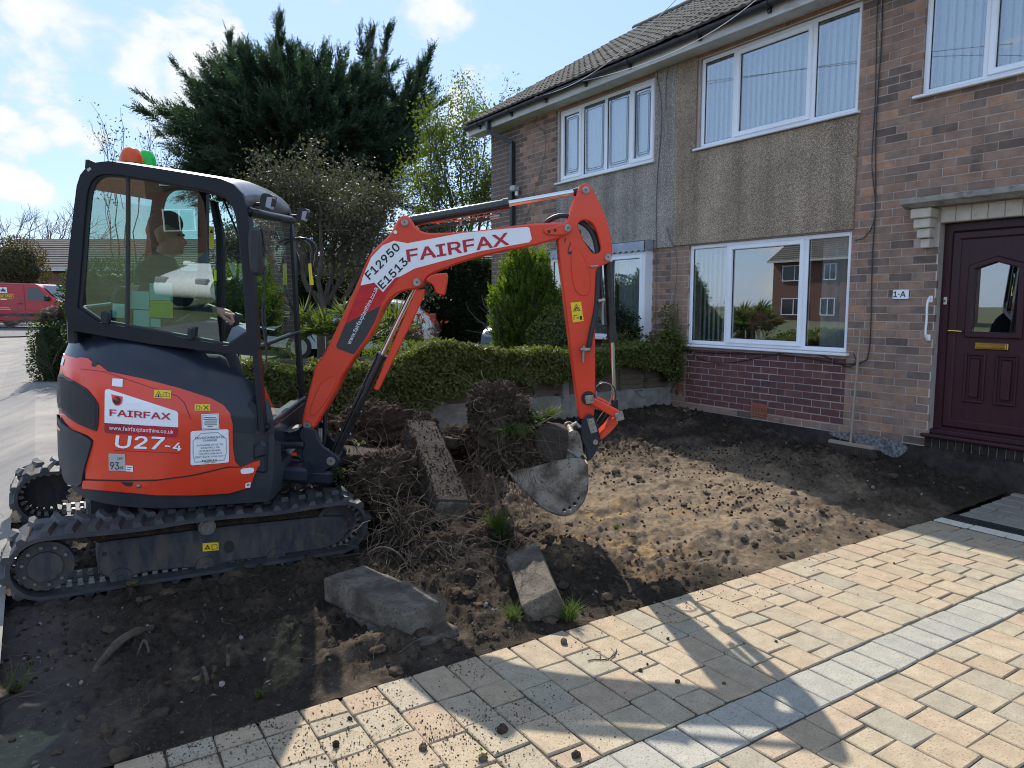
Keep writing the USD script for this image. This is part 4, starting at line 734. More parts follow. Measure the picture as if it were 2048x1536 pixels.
obj('barge_board', MB().add(np.array([roof_pt(0, 12.2, .0), roof_pt(SLOPE, 12.2, 0), roof_pt(SLOPE, 12.2, -.18), roof_pt(0, 12.2, -.18), roof_pt(0, 12.17, .0), roof_pt(SLOPE, 12.17, 0), roof_pt(SLOPE, 12.17, -.18), roof_pt(0, 12.17, -.18)]), np.array([[0, 1, 2, 3], [4, 5, 6, 7], [3, 2, 6, 7], [0, 3, 7, 4]])), M['fascia'], B)
wall_slab(B, 'back_wall', 7.2, 11.86, .05, 4.95, [], M['mortar'], 14.6, 14.8)
obj('floor_slab', MB().box((D + .28, 7.2, 2.60), (14.6, 11.8, 2.80)).box((D + .28, 7.2, .2), (14.6, 11.8, .42)).box((D + .28, 7.2, 4.93), (14.6, 11.8, 4.99)).box((D + 3.2, 7.2, .42), (D + 3.3, 11.8, 2.6)).box((D + 3.2, 7.2, 2.8), (D + 3.3, 11.8, 4.93)), M['room_wall'], B)
pd = MB()
for a, b in (((6.875, 11.42, 4.94), (6.875, 11.42, 4.76)), ((6.875, 11.42, 4.77), (D - .05, 11.07, 4.55)), ((D - .05, 11.07, 4.56), (D - .05, 11.055, .3))):
    a, b = np.array(a), np.array(b); t = (b - a) / np.linalg.norm(b - a); s_ = np.cross(t, V3(1, 0, 0)) if abs(t[2]) > .9 else np.cross(t, V3(0, 0, 1)); s_ /= np.linalg.norm(s_); u_ = np.cross(t, s_)
    hw = .034; q = [a + s_ * i * hw + u_ * j * hw for i, j in ((-1, -1), (1, -1), (1, 1), (-1, 1))] + [b + s_ * i * hw + u_ * j * hw for i, j in ((-1, -1), (1, -1), (1, 1), (-1, 1))]
    pd.add(np.array(q), np.array([[0, 1, 2, 3], [4, 5, 6, 7], [0, 1, 5, 4], [1, 2, 6, 5], [2, 3, 7, 6], [3, 0, 4, 7]]))
obj('drainpipe', pd, M['gutter'], B)
for y, pts in ((0, ((7.52, 4.85), (7.50, 4.70), (7.455, 4.55), (7.46, 3.6), (7.47, 2.6), (7.45, 1.9), (7.46, 1.25))), (1, ((7.30, 4.86), (7.33, 4.75), (7.345, 4.55), (7.34, 4.3))), (2, ((7.26, 2.75), (7.18, 2.56), (7.10, 2.42), (7.09, 1.9), (7.06, 1.3), (6.99, 1.14))), (3, ((10.35, 4.86), (10.40, 4.72), (10.22, 4.62), (10.2, 4.0), (10.2, 2.0)))):
    obj('cable', MB().add(*tube(spline([(D - .027, a, b) for a, b in pts], 26), .005, 6)), M['wire'], B)
o = thing('security_light', 'small grey floodlight fixed to the far brick wall beside the drainpipe', 'lamp', (D - .06, 10.93, 3.68))
obj('lamp_head', MB().box((D - .16, 10.86, 3.69), (D - .03, 11.0, 3.79), .02), M['silver_sticker'], o, smooth=30); obj('sensor', MB().cyl((D - .07, 10.9, 3.62), (D - .07, 10.9, 3.69), .03, 14), M['white_paint'], o); obj('arm', MB().cyl((D - .04, 10.93, 3.72), (D + .0, 10.93, 3.72), .02, 10), M['silver_sticker'], o)
# overhead telephone wires leaving the eaves
for lab, pts in (('overhead telephone wire rising from the far eaves across the roof into the sky', [(6.83, 9.9, 5.0), at(1169, 156, 'X', 6.6), at(1352, 0, 'X', 5.6), at(1500, -130, 'X', 5.0)]), ('overhead telephone wire slanting down across the gutter of the near house', [(6.84, 8.85, 4.97), at(1250, 140, 'X', 6.7), at(1430, 60, 'X', 6.2), at(1530, -15, 'X', 5.7), at(1600, -80, 'X', 5.2)])):
    o = thing('telephone_wire', lab, 'wire', pts[0]); obj('wire', MB().add(*tube(spline(pts, 30), .004, 5)), M['blind'], o)
# ---------------------------------------------------------------- the mini excavator
EO = V3(0.81, 5.5296, 0.1016)                                   # centre of the undercarriage on the ground
EU = V3(0.0266055, -0.0892625, 0.9956527); EU /= np.linalg.norm(EU)
def heading(az): t = YAW + math.radians(az); h = V3(math.sin(t), math.cos(t), 0); h = h - EU * (h @ EU); h /= np.linalg.norm(h); return h, np.cross(h, EU)
H, R = heading(88.0)                                            # slewed upper body: forward and right
TH, TR = heading(57.9)                                          # tracks
def W(a): a = np.asarray(a, float); return EO + a[..., 0:1] * H + a[..., 1:2] * R + a[..., 2:3] * EU          # (u, v, w)
def TW(a): a = np.asarray(a, float); return EO + a[..., 0:1] * TH + a[..., 1:2] * TR + a[..., 2:3] * EU
def on_plane(pts, v, r, h):
    """Pixels of the photograph on the machine's plane v: (forward, up) coordinates."""
    out = []
    for x, y in np.asarray(pts, float):
        d = ray(x, y); t = ((EO - CAM) @ r + v) / (d @ r); P = CAM + t * d - EO; out.append((P @ h, P @ EU))
    return np.array(out)
def UP(pts, v): return on_plane(pts, v, R, H)
def TP(pts, v): return on_plane(pts, v, TR, TH)
def fW(a): a = np.asarray(a, float); return W(np.c_[a[:, 0], a[:, 2], a[:, 1]])      # (u, w, v)
def fT(a): a = np.asarray(a, float); return TW(np.c_[a[:, 0], a[:, 2], a[:, 1]])
def plate(pts, v0, v1, bev=.006, it=0, vm=None, fn=fW, up=UP, holes=()):
    vm = max(v0, v1) if vm is None else vm
    p = smoothpoly(up(pts, vm), it) if it else up(pts, vm)
    g_ = Polygon(p).buffer(0)
    for h in holes: g_ = g_.difference(Polygon(smoothpoly(up(h, vm), 2)))
    return extrude(g_, min(v0, v1), max(v0, v1), fn, bev)
c3 = lambda pts: np.array(pts, float) / 2.743 + (560, 340)
c1 = lambda pts: np.array(pts, float) / 2.56 + (0, 600)
c2 = lambda pts: np.array(pts, float) / 3.338 + (100, 260)
z2 = lambda pts: np.array(pts, float) / 4.267 + (80, 660)
z3 = lambda pts: np.array(pts, float) / 4.517 + (520, 780)
zb = lambda pts: np.array(pts, float) / 2.844 + (600, 760)
zl = lambda pts: np.array(pts, float) / 6.98 + (1080, 740)
za = lambda pts: np.array(pts, float) / 5.118 + (1060, 340)
X = thing('mini_excavator', 'orange and dark grey mini excavator digging beside the block paving', 'excavator', EO)
def flat(poly, v, mt, name='sticker', d=.0012, parent=None, it=0):
    p = UP(poly, v); g_ = Polygon(smoothpoly(p, it) if it else p).buffer(0); vv, ff = polytri(g_); obj(name, (fW(np.c_[vv, np.full(len(vv), v + d)]), ff), mt, parent or X)
def flat_text(text, p0, p1, up, v, mt, bold=True, d=.0024, name='lettering', parent=None, pix_fn=None):
    """Lettering whose baseline runs from pixel p0 to p1 and whose capitals rise by the pixel vector up."""
    tv, tf = text2d(text, bold); p0, p1, up = map(np.array, (p0, p1, up)); x0, x1 = tv[:, 0].min(), tv[:, 0].max()
    q = p0 + (tv[:, :1] - x0) / (x1 - x0) * (p1 - p0) + tv[:, 1:2] * up
    if pix_fn is None: a = UP(q, v); P = fW(np.c_[a, np.full(len(a), v + d)])
    else: P = pix_fn(q, d)
    obj(name, (P, tf), mt, parent or X)

# --- undercarriage
G2, TWID, TL, TRr = .648, .324, 2.084, .190
tk = (TL - 2 * TRr) / 2; PER = 4 * tk + 2 * np.pi * TRr
def belt(s, h):
    """Point on the belt's outline at arc length s, h outside the pitch line: (u, w)."""
    s = np.mod(s, PER); u = np.empty_like(s); w = np.empty_like(s); n1, n2 = 2 * tk, 2 * tk + np.pi * TRr; n3 = n2 + 2 * tk
    a = s < n1; u[a], w[a] = -tk + s[a], -h[a]
    b = (s >= n1) & (s < n2); t = (s[b] - n1) / TRr - np.pi / 2; u[b], w[b] = tk + (TRr + h[b]) * np.cos(t), TRr + (TRr + h[b]) * np.sin(t)
    c = (s >= n2) & (s < n3); sag = .012 * np.sin((s[c] - n2) / (2 * tk) * np.pi * 2) ** 2; u[c], w[c] = tk - (s[c] - n2), 2 * TRr + h[c] - sag
    e = s >= n3; t = (s[e] - n3) / TRr + np.pi / 2; u[e], w[e] = -tk + (TRr + h[e]) * np.cos(t), TRr + (TRr + h[e]) * np.sin(t)
    return u, w
def belt_pts(s, v, h): u, w = belt(np.atleast_1d(np.asarray(s, float)).copy(), np.broadcast_to(h, np.shape(np.atleast_1d(s))).astype(float)); return TW(np.c_[u, np.broadcast_to(v, len(u)), w])
for side in (1, -1):
    tr = group_node('track', X, 'near rubber track' if side == 1 else 'far rubber track'); vc = side * G2
    n = 160; s = np.arange(n) * PER / n; mb = MB()
    prof = [(-TWID / 2, -.004), (-TWID / 2 + .012, .0), (TWID / 2 - .012, .0), (TWID / 2, -.004), (TWID / 2, -.026), (.03, -.026), (.03, -.03), (-.03, -.03), (-.03, -.026), (-TWID / 2, -.026)]; k = len(prof)
    v = np.vstack([belt_pts(s, vc + a, b) for a, b in prof]); i = np.arange(n); fs = []
    for q in range(k): q2 = (q + 1) % k; fs.append(np.c_[q * n + i, q * n + (i + 1) % n, q2 * n + (i + 1) % n, q2 * n + i])
    mb.add(v, np.vstack(fs)); obj('belt', mb, M['track'], tr, smooth=35)
    mb = MB(); NL = 40; pitch = PER / NL
    for q in range(NL):
        for hs in (1, -1):
            s0 = (q + (.5 if hs > 0 else 0)) * pitch
            # a chevron bar from the belt's middle to its edge: (along, across) outline at the foot and a narrower crown
            foot = [(-.030, -.012), (.030, -.012), (.064, .10), (.064, .158), (.006, .158), (-.004, .10)]; top = [(-.017, .0), (.017, .0), (.047, .098), (.045, .152), (.020, .152), (.012, .10)]
            a = np.array([(s0 + p, vc + hs * t, -.002) for p, t in foot] + [(s0 + p, vc + hs * t, .027) for p, t in top])
            P = np.vstack([belt_pts([x], y, z) for x, y, z in a]); j = np.arange(6); j2 = (j + 1) % 6
            mb.add(P, np.vstack([np.c_[j, j2, 6 + j2], np.c_[j, 6 + j2, 6 + j], [[6, 7, 8], [6, 8, 11], [8, 9, 10], [8, 10, 11]]]))
    obj('tread_lugs', mb, M['track'], tr, kind='stuff')
    mb = MB(); NG = 82
    for q in range(NG):
        for hv in (.045, -.075):
            s0 = q * PER / NG; a = [(s0 + p, vc + hv + t, -.026 - hh) for hh, e in ((0, 1), (.032, .7)) for p, t in ((-.016 * e, 0), (.016 * e, 0), (.016 * e, .03), (-.016 * e, .03))]
            P = np.vstack([belt_pts([x], y, z) for x, y, z in a]); mb.add(P, np.array([[0, 1, 5, 4], [1, 2, 6, 5], [2, 3, 7, 6], [3, 0, 4, 7], [4, 5, 6, 7]]))
    obj('guide_lugs', mb, M['steel'], tr, kind='stuff')
    def disc(u, w, r, v0, v1, n=32): return tube([TW(np.array([u, v0, w])), TW(np.array([u, v1, w]))], r, n)
    vo = vc + side * .16                                        # outer face of this track
    vs = lambda d: vo - side * d
    # sprocket with scalloped teeth, final drive and bolts
    a = np.linspace(0, 2 * np.pi, 21 * 8, endpoint=False); rr = .148 + .016 * np.cos(a * 21); obj('sprocket', extrude(Polygon(np.c_[-tk + rr * np.cos(a), TRr + rr * np.sin(a)]), min(vs(.10), vs(.135)), max(vs(.10), vs(.135)), fT, .004), M['frame_steel'], tr, smooth=30)
    mb = MB().add(*disc(-tk, TRr, .142, vs(.045), vs(.10), 40)).add(*disc(-tk, TRr, .086, vs(.028), vs(.05), 40)); obj('final_drive', mb, M['frame_steel'], tr, smooth=30)
    mb = MB()
    for q in range(9): t = .5 + q * .62; mb.add(*disc(-tk + .112 * math.cos(t), TRr + .112 * math.sin(t), .0105, vs(.036), vs(.046), 6))
    obj('drive_bolts', mb, M['steel'], tr)
    a = np.linspace(0, 2 * np.pi, 48, endpoint=False); ring = Polygon(np.c_[tk + .150 * np.cos(a), TRr + .150 * np.sin(a)], [np.c_[tk + .118 * np.cos(a), TRr + .118 * np.sin(a)]]); obj('idler', extrude(ring, min(vs(.09), vs(.21)), max(vs(.09), vs(.21)), fT, .008), M['frame_steel'], tr, smooth=30)
    obj('idler_hub', MB().add(*disc(tk, TRr, .12, vs(.11), vs(.19), 32)), M['frame_steel'], tr, smooth=30)
    if side == 1:
        beam = TP(c1([(500, 1265), (520, 1243), (700, 1222), (1120, 1168), (1500, 1128), (1740, 1105), (1778, 1125), (1785, 1205), (1690, 1275), (1500, 1298), (1390, 1318), (1150, 1345), (1110, 1378), (1080, 1396), (1035, 1398), (990, 1370), (700, 1402), (660, 1438), (600, 1448), (555, 1425), (500, 1400)]), vs(.075)); BEAM = beam
        upper_ = TP(c1([(430, 1215), (520, 1195), (1000, 1150), (1600, 1065), (1700, 1090), (1500, 1130), (700, 1225), (510, 1248)]), vs(.12)); UPR = upper_
        rol = [TP(c1([p]), vs(.08))[0] for p in ((617, 1415), (1050, 1355), (1412, 1308))]; top_r = TP(c1([(1055, 1153)]), vs(.1))[0]
    bp = Polygon(smoothpoly(BEAM, 1)); hole = TP(c1([(1145, 1235), (1195, 1228), (1200, 1290), (1150, 1300)]), vs(.075)) if side == 1 else None
    obj('track_frame', extrude(bp, min(vs(.075), vs(.29)), max(vs(.075), vs(.29)), fT, .012), M['frame_steel'], tr)
    obj('frame_top', extrude(Polygon(UPR).buffer(0), min(vs(.115), vs(.24)), max(vs(.115), vs(.24)), fT, .01), M['dark_soil'], tr)
    if side == 1:
        obj('inspection_hole', extrude(Polygon(smoothpoly(hole, 2)), vs(.0748), vs(.0735), fT), M['ink'], tr)
        for p in ((535, 1300), (612, 1295)): q = TP(c1([p]), vs(.075))[0]; obj('frame_hole', MB().add(*disc(q[0], q[1], .014, vs(.074), vs(.08), 14)), M['ink'], tr)
        q = TP(c1([(1037, 1245), (1118, 1240), (1120, 1280), (1038, 1288)]), vs(.075)); vv, ff = polytri(Polygon(q)); obj('sticker', (fT(np.c_[vv, np.full(len(vv), vs(.0735))]), ff), M['yellow'], tr)
        for tri in ([(1047, 1277), (1062, 1252), (1077, 1275)],):
            q = TP(c1(tri), vs(.075)); pg = Polygon(q); vv, ff = polytri(pg.difference(pg.buffer(-.006))); obj('sticker_mark', (fT(np.c_[vv, np.full(len(vv), vs(.0728))]), ff), M['ink'], tr)
        q = TP(c1([(1083, 1252), (1112, 1250), (1114, 1274), (1084, 1278)]), vs(.075)); pg = Polygon(q); vv, ff = polytri(pg.difference(pg.buffer(-.004))); obj('sticker_mark', (fT(np.c_[vv, np.full(len(vv), vs(.0728))]), ff), M['ink'], tr)
    for u, w in rol:
        obj('roller', MB().add(*disc(u, w, .058, vs(.062), vs(.10), 28)).add(*disc(u, w, .018, vs(.052), vs(.064), 6)), M['frame_steel'], tr, smooth=30)
    obj('top_roller', MB().add(*disc(top_r[0], top_r[1], .052, vs(.06), vs(.17), 28)).add(*disc(top_r[0], top_r[1], .04, vs(.045), vs(.062), 28)), M['steel'] if side == 1 else M['frame_steel'], tr, smooth=30)
mb = MB()
for lo, hi in (((-.45, -.5, .13), (.45, .5, .30)), ((-.62, -.14, .16), (.62, .14, .33))): mb.box(lo, hi, .02, fr=TW)
mb.add(*tube([TW(V3(0, 0, .28)), TW(V3(0, 0, .50))], .36, 40)); obj('centre_frame', mb, M['frame_steel'], X, smooth=30)

# --- slewing body: a round-tailed shell; its outline in plan times a profile in height
th = np.linspace(-np.pi, np.pi, 721)
plan = Polygon([(0.75 * math.cos(t), 0.75 * math.sin(t)) for t in np.linspace(math.radians(58), math.radians(302), 80)] + [(.74, -.50), (.755, -.44), (.755, .44), (.74, .50)]).buffer(-.03).buffer(.03)
rho = np.array([LineString([(0, 0), (3 * math.cos(t), 3 * math.sin(t))]).intersection(plan.exterior).distance(shapely.Point(0, 0)) for t in th])
PWW, PRR = np.array([.40, .47, .52, .62, 1.00, 1.14, 1.24, 1.32, 1.39, 1.45, 1.50]), np.array([.935, .965, .985, 1.0, 1.0, .985, .955, .915, .86, .79, .70])
def shell(t, ww, off=0.0, hollow=False):
    t, ww = np.asarray(t, float), np.asarray(ww, float); r = np.interp(t, th, rho) * np.interp(ww, PWW, PRR) + off
    u, v = r * np.cos(t), r * np.sin(t); sh = np.clip((ww - .62) / .6, 0, 1); w_ = ww - .165 * (u + .41) * sh + off * np.clip((ww - 1.2) / .3, 0, .8)
    if hollow: w_ = np.where((v < .47) & (u > -.42), np.minimum(w_, .80), w_); w_ = np.where((v < .40) & (u > .3), np.minimum(w_, .66), w_)   # the cab stands in this hollow
    return np.stack([u, v, w_], -1)
def shell_mesh(w0, w1, nw, close=False, off=0.0, n=180):
    t = np.linspace(-np.pi, np.pi, n, endpoint=False); ws = np.linspace(w0, w1, nw); T, Wq = np.meshgrid(t, ws, indexing='ij'); v = W(shell(T, Wq, off, True)).reshape(-1, 3)
    i = np.arange(n)[:, None]; j = np.arange(nw - 1)[None]; i2 = (i + 1) % n; f = np.stack([i * nw + j, i2 * nw + j, i2 * nw + j + 1, i * nw + j + 1], -1).reshape(-1, 4); mb = MB().add(v, f)
    if close:
        for k_ in (0, nw - 1): c = v.reshape(n, nw, 3)[:, k_].mean(0); q = np.vstack([v.reshape(n, nw, 3)[:, k_], [c]]); ii = np.arange(n); mb.add(q, np.c_[ii, (ii + 1) % n, np.full(n, n)])
    return mb
obj('counterweight', shell_mesh(.42, 1.02, 14, True), M['bumper'], X, smooth=35)
obj('engine_hood', shell_mesh(1.0, 1.50, 24, True, .004), M['navy'], X, smooth=35)
from scipy.interpolate import LinearNDInterpolator
tt, wq = np.meshgrid(np.linspace(math.radians(20), math.radians(178), 260), np.linspace(.40, 1.5, 110), indexing='ij'); sp = shell(tt, wq); px_ = pix(W(sp))
nrm = (W(np.stack([np.cos(tt), np.sin(tt), 0 * tt], -1)) - EO); facing = ((CAM - W(sp)) * nrm).sum(-1) > .02
INV = LinearNDInterpolator(px_[facing][:, :2], np.c_[tt[facing], wq[facing]])
def shell_px(q, off):
    q = np.asarray(q, float); a = INV(q); bad = np.isnan(a[:, 0])
    if bad.any():
        from scipy.spatial import cKDTree
        _, k_ = cKDTree(px_[facing][:, :2]).query(q[bad]); a[bad] = np.c_[tt[facing], wq[facing]][k_]
    return W(shell(a[:, 0], a[:, 1], off))
def patch(poly, off, thick=.0, it=0, cell=14):
    """A panel or sticker lying on the body; poly in pixels of the photograph."""
    p = smoothpoly(poly, it) if it else np.asarray(poly, float); g_ = Polygon(p).buffer(0); x0, y0, x1, y1 = g_.bounds; mb = MB()
    for x in np.arange(x0, x1, cell):
        for y in np.arange(y0, y1, cell):
            c = g_.intersection(sbox(x, y, x + cell, y + cell))
            if c.is_empty: continue
            v, f = polytri(c)
            if len(v): mb.add(shell_px(v, off), f)
    if thick:
        for gg in getattr(g_, 'geoms', [g_]):
            r = np.asarray(gg.segmentize(8).exterior.coords)[:-1]; n = len(r); j = np.arange(n); j2 = (j + 1) % n
            mb.add(np.vstack([shell_px(r, off), shell_px(r, off - thick)]), np.c_[j, j2, n + j2, n + j])
    v, f = mb.get(); t_ = trimesh.Trimesh(v, f, process=False); t_.merge_vertices(digits_vertex=5); return np.array(t_.vertices), np.array(t_.faces)
panel = z2([(182, 188), (215, 215), (335, 246), (355, 236), (420, 246), (470, 285), (525, 305), (590, 358), (640, 366), (900, 420), (1200, 498), (1450, 578), (1560, 635), (1615, 705), (1638, 800), (1642, 1000), (1660, 1120), (1700, 1163), (1600, 1160), (1300, 1232), (1000, 1272), (700, 1276), (400, 1268), (400, 1180), (460, 985), (470, 940), (425, 900), (275, 840), (155, 690), (112, 600), (128, 345), (150, 250)])
obj('side_panel', patch(panel, .010, .012), M['orange'], X, smooth=30)
obj('skirt_panel', patch(z2([(398, 1280), (700, 1288), (1000, 1284), (1300, 1244), (1600, 1172), (1710, 1170), (1928, 1078), (1922, 1108), (1850, 1160), (1815, 1240), (1782, 1338), (1600, 1390), (1300, 1406), (1000, 1403), (700, 1376), (380, 1348), (380, 1285)]), .016, .02), M['orange'], X, smooth=30)
gr = z2([(130, 345), (390, 478), (440, 530), (498, 600), (520, 660), (505, 860), (470, 852), (300, 780), (155, 645), (118, 560)])
gn = group_node('grille', X)
obj('grille_surround', patch(gr, .016, .006, 1), M['navy'], gn, smooth=30)
gi = Polygon(smoothpoly(gr, 1)).buffer(-5); obj('grille_opening', patch(np.asarray(gi.exterior.coords)[:-1], .0168, 0), M['ink'], gn)
mb = MB()
for d_ in ((1, .55), (1, -.85)):
    for k_ in np.arange(-400, 700, 3.7):
        x0 = np.array([60.0, 690 + k_]); ln = LineString([x0, x0 + np.array(d_) * 200]).intersection(gi)
        for seg in getattr(ln, 'geoms', [ln]):
            if seg.geom_type == 'LineString' and seg.length > 2:
                q = np.array([seg.interpolate(t, True).coords[0] for t in np.linspace(0, 1, 5)]); e = np.array([-d_[1], d_[0]]) / np.hypot(*d_) * .42
                P = np.vstack([shell_px(q + e, .019), shell_px(q - e, .019)]); j = np.arange(4); mb.add(P, np.c_[j, j + 1, 6 + j, 5 + j])
obj('grille_mesh', mb, M['frame_steel'], gn, kind='stuff')
obj('bumper_panel', patch(z2([(120, 690), (250, 828), (420, 908), (464, 945), (450, 1010), (395, 1195), (375, 1340), (250, 1308), (160, 1250), (110, 1120), (84, 950), (84, 800)]), .022, .02, 1), M['bumper'], X, smooth=30)
obj('reflector', patch(z2([(105, 770), (140, 772), (215, 850), (200, 862), (118, 812)]), .0245, .0), M['reflector'], X)
obj('panel_crease', patch(z2([(400, 1270), (700, 1278), (1000, 1274), (1300, 1234), (1600, 1162), (1700, 1166), (1600, 1171), (1300, 1243), (1000, 1283), (700, 1287), (400, 1279)]), .0105), M['ink'], X)
for a, b, c_ in (([(640, 1020), (900, 1032), (1195, 1045), (1198, 1051), (900, 1038), (640, 1026)], .0106, 'maroon_print'), ([(360, 330), (560, 355), (900, 470), (1180, 560), (1240, 620), (1290, 760), (1285, 762), (1232, 625), (1176, 566), (900, 476), (560, 361), (360, 336)], .0106, 'red_print')):
    obj('pressed_line', patch(z2(a), b), M['maroon_print'], X)
dk = patch(z2([(455, 285), (475, 275), (500, 285), (498, 305), (478, 318), (455, 310)]), .0115); obj('catch', dk, M['ink'], X)
obj('skirt_hole', patch(z2([(700, 1292), (805, 1292), (802, 1318), (785, 1328), (740, 1322)]), .0172), M['ink'], X)
obj('bolt', lumps(shell_px(z2([(855, 1322)]), .02), np.array([.014]), np.random.default_rng(1), ICO, 1.0, .02), M['steel'], X)
# stickers and their print
st = lambda poly, off, mt, name='sticker', it=0: obj(name, patch(z2(poly), off, 0, it, 9), M[mt], X)
tx = lambda t, p0, p1, h, mt, off=.0148, bold=True, sk=0: flat_text(t, z2([p0])[0], z2([p1])[0], np.array((sk, -h)) / 4.267, 0, M[mt], bold, off, pix_fn=shell_px)
st([(566, 520), (575, 505), (600, 503), (1165, 688), (1180, 705), (1180, 826), (563, 790)], .0118, 'white_sticker'); st([(563, 790), (1180, 826), (1172, 900), (1158, 912), (580, 876), (562, 862)], .0118, 'maroon_print')
st([(760, 802), (1180, 826), (1172, 900), (1158, 912), (760, 887)], .0124, 'red_print')
st([(620, 545), (718, 566), (712, 620), (690, 642), (655, 642), (630, 610)], .0126, 'orange', 'logo'); a = np.linspace(0, 2 * np.pi, 24, endpoint=False); st(np.c_[668 + 32 * np.cos(a), 598 + 34 * np.sin(a)], .0132, 'ink', 'logo'); st(np.c_[672 + 13 * np.cos(a), 596 + 12 * np.sin(a)], .0136, 'maroon_print', 'logo')
tx('FAIRFAX', (608, 727), (1118, 760), 53, 'red_print'); tx('www.fairfaxplanthire.co.uk', (605, 846), (1142, 880), 32, 'white_print', bold=False)
tx('U27', (648, 998), (1058, 1012), 100, 'white_print', .0128, sk=12); tx('-4', (1066, 1012), (1204, 1026), 64, 'white_print', .0128, sk=8)
st([(597, 1050), (735, 1055), (740, 1200), (600, 1195)], .0118, 'silver_sticker'); tx('93', (612, 1182), (686, 1186), 62, 'ink', bold=False); tx('dB', (692, 1180), (720, 1181), 22, 'ink', bold=False); tx('LwA', (672, 1100), (716, 1101), 24, 'ink', bold=False)
st([(740, 1150), (800, 1155), (803, 1205), (742, 1200)], .0118, 'white_sticker'); st([(748, 1162), (792, 1166), (793, 1172), (748, 1168)], .0126, 'grey_ink', 'print'); st([(748, 1180), (780, 1183), (780, 1189), (748, 1186)], .0126, 'grey_ink', 'print')
st([(630, 413), (718, 420), (713, 485), (625, 475)], .0118, 'white_sticker')
st([(980, 508), (1122, 515), (1118, 582), (975, 575)], .0118, 'yellow'); st([(1320, 627), (1448, 627), (1448, 685), (1318, 683)], .0118, 'yellow')
def outline_px(pts, w): g_ = Polygon(pts); return g_.difference(g_.buffer(-w))
def st_shape(geom, off, mt, name='sticker_mark'):
    for gg in getattr(geom, 'geoms', [geom]):
        v, f = polytri(gg); obj(name, (shell_px(z2(v), off), f), M[mt], X)
st_shape(outline_px([(985, 568), (1017, 517), (1046, 570)], 4), .0128, 'ink'); st_shape(sbox(1010, 545, 1022, 565), .0128, 'ink'); st_shape(outline_px([(1052, 535), (1080, 528), (1108, 537), (1108, 570), (1080, 562), (1052, 566)], 3.5), .0128, 'ink'); st_shape(sbox(1078, 530, 1082, 564), .0128, 'ink')
st_shape(outline_px([(1332, 640), (1362, 640), (1362, 674), (1332, 674)], 3.5), .0128, 'ink'); st_shape(LineString([(1366, 650), (1374, 656), (1374, 672)]).buffer(2), .0128, 'ink'); st_shape(LineString([(1396, 640), (1432, 674)]).buffer(3).union(LineString([(1396, 674), (1432, 640)]).buffer(3)), .0128, 'ink')
st([(1375, 715), (1520, 708), (1525, 838), (1380, 845)], .0118, 'white_sticker'); st_shape(outline_px([(1383, 722), (1514, 716), (1518, 832), (1387, 838)], 2.5), .0128, 'grey_ink', 'print')
for i, (a_, b_) in enumerate(((1395, 1500), (1390, 1508), (1402, 1506), (1394, 1506), (1400, 1508), (1425, 1470))): st_shape(sbox(a_, 738 + i * 15.5, b_, 745 + i * 15.5), .0128, 'grey_ink', 'print')
st([(1285, 870), (1300, 858), (1590, 842), (1602, 850), (1607, 1115), (1595, 1127), (1298, 1150), (1285, 1140)], .0118, 'white_sticker'); st_shape(outline_px(smoothpoly([(1303, 880), (1583, 862), (1588, 1103), (1510, 1112), (1370, 1122), (1304, 1127)], 1), 4), .0128, 'grey_ink', 'print')
for t_, y, a_, b_, h_ in (('ENVIRONMENTAL', 921, 1322, 1570, 18), ('CHARGE', 944, 1390, 1505, 17), ('A CHARGE OF UP TO', 981, 1338, 1556, 13), ('£200 WILL BE', 1004, 1370, 1526, 13), ('APPLIED WHERE', 1030, 1358, 1536, 13), ('TRACKS ARE NOT', 1055, 1352, 1548, 13), ('SENT BACK "DUG OUT"', 1081, 1322, 1568, 13), ('FAIRFAX', 1116, 1380, 1507, 15), ('PLANT HIRE', 1131, 1395, 1493, 9)):
    sl_ = (a_ - b_) * .06 / 2; tx(t_, (a_, y - sl_ * .9), (b_, y + sl_ * .9), h_, 'ink' if t_ == 'FAIRFAX' else 'dark_print', .0142, bold=t_ in ('FAIRFAX',))
st([(185, 225), (230, 245), (210, 305), (165, 285)], .0118, 'white_sticker'); st(smoothpoly([(1700, 1185), (1720, 1175), (1800, 1168), (1815, 1180), (1812, 1205), (1795, 1215), (1720, 1226), (1702, 1215)], 1), .018, 'white_sticker', 'marker_plate'); st([(1742, 1303), (1786, 1293), (1780, 1338), (1740, 1343)], .018, 'white_sticker'); st([(1752, 1312), (1776, 1306), (1772, 1322), (1752, 1326)], .0188, 'grey_ink', 'print')

# --- cab
CV, CF_ = .585, -.46                                            # near and far side planes
outer = [(140, 668), (128, 613), (139, 488), (153, 372), (160, 350), (172, 335), (190, 325), (217, 322), (310, 336), (439, 357), (466, 368), (484, 386), (493, 412), (499, 452), (506, 560), (515, 700), (529, 868), (519, 872), (505, 712), (300, 688), (150, 662)]
inner = [(152, 636), (160, 548), (171, 400), (178, 368), (190, 353), (206, 347), (250, 350), (380, 374), (436, 385), (458, 397), (471, 420), (479, 470), (488, 560), (497, 700), (330, 668)]
po, pi = Polygon(UP(outer, CV)), Polygon(smoothpoly(UP(inner, CV), 1))
side = po.buffer(-.012).buffer(.012).difference(pi)
cab = group_node('cab', X)
obj('side_frame', extrude(side, CV - .075, CV, fW, .014), M['cabframe'], cab, smooth=40)
obj('side_frame', extrude(side, CF_, CF_ + .07, fW, .014), M['cabframe'], cab, smooth=40)
win = Polygon(UP(inner, CV)); obj('window_trim', extrude(pi.buffer(.004).difference(pi.buffer(-.014)), CV - .05, CV - .02, fW, .003), M['gasket'], cab)
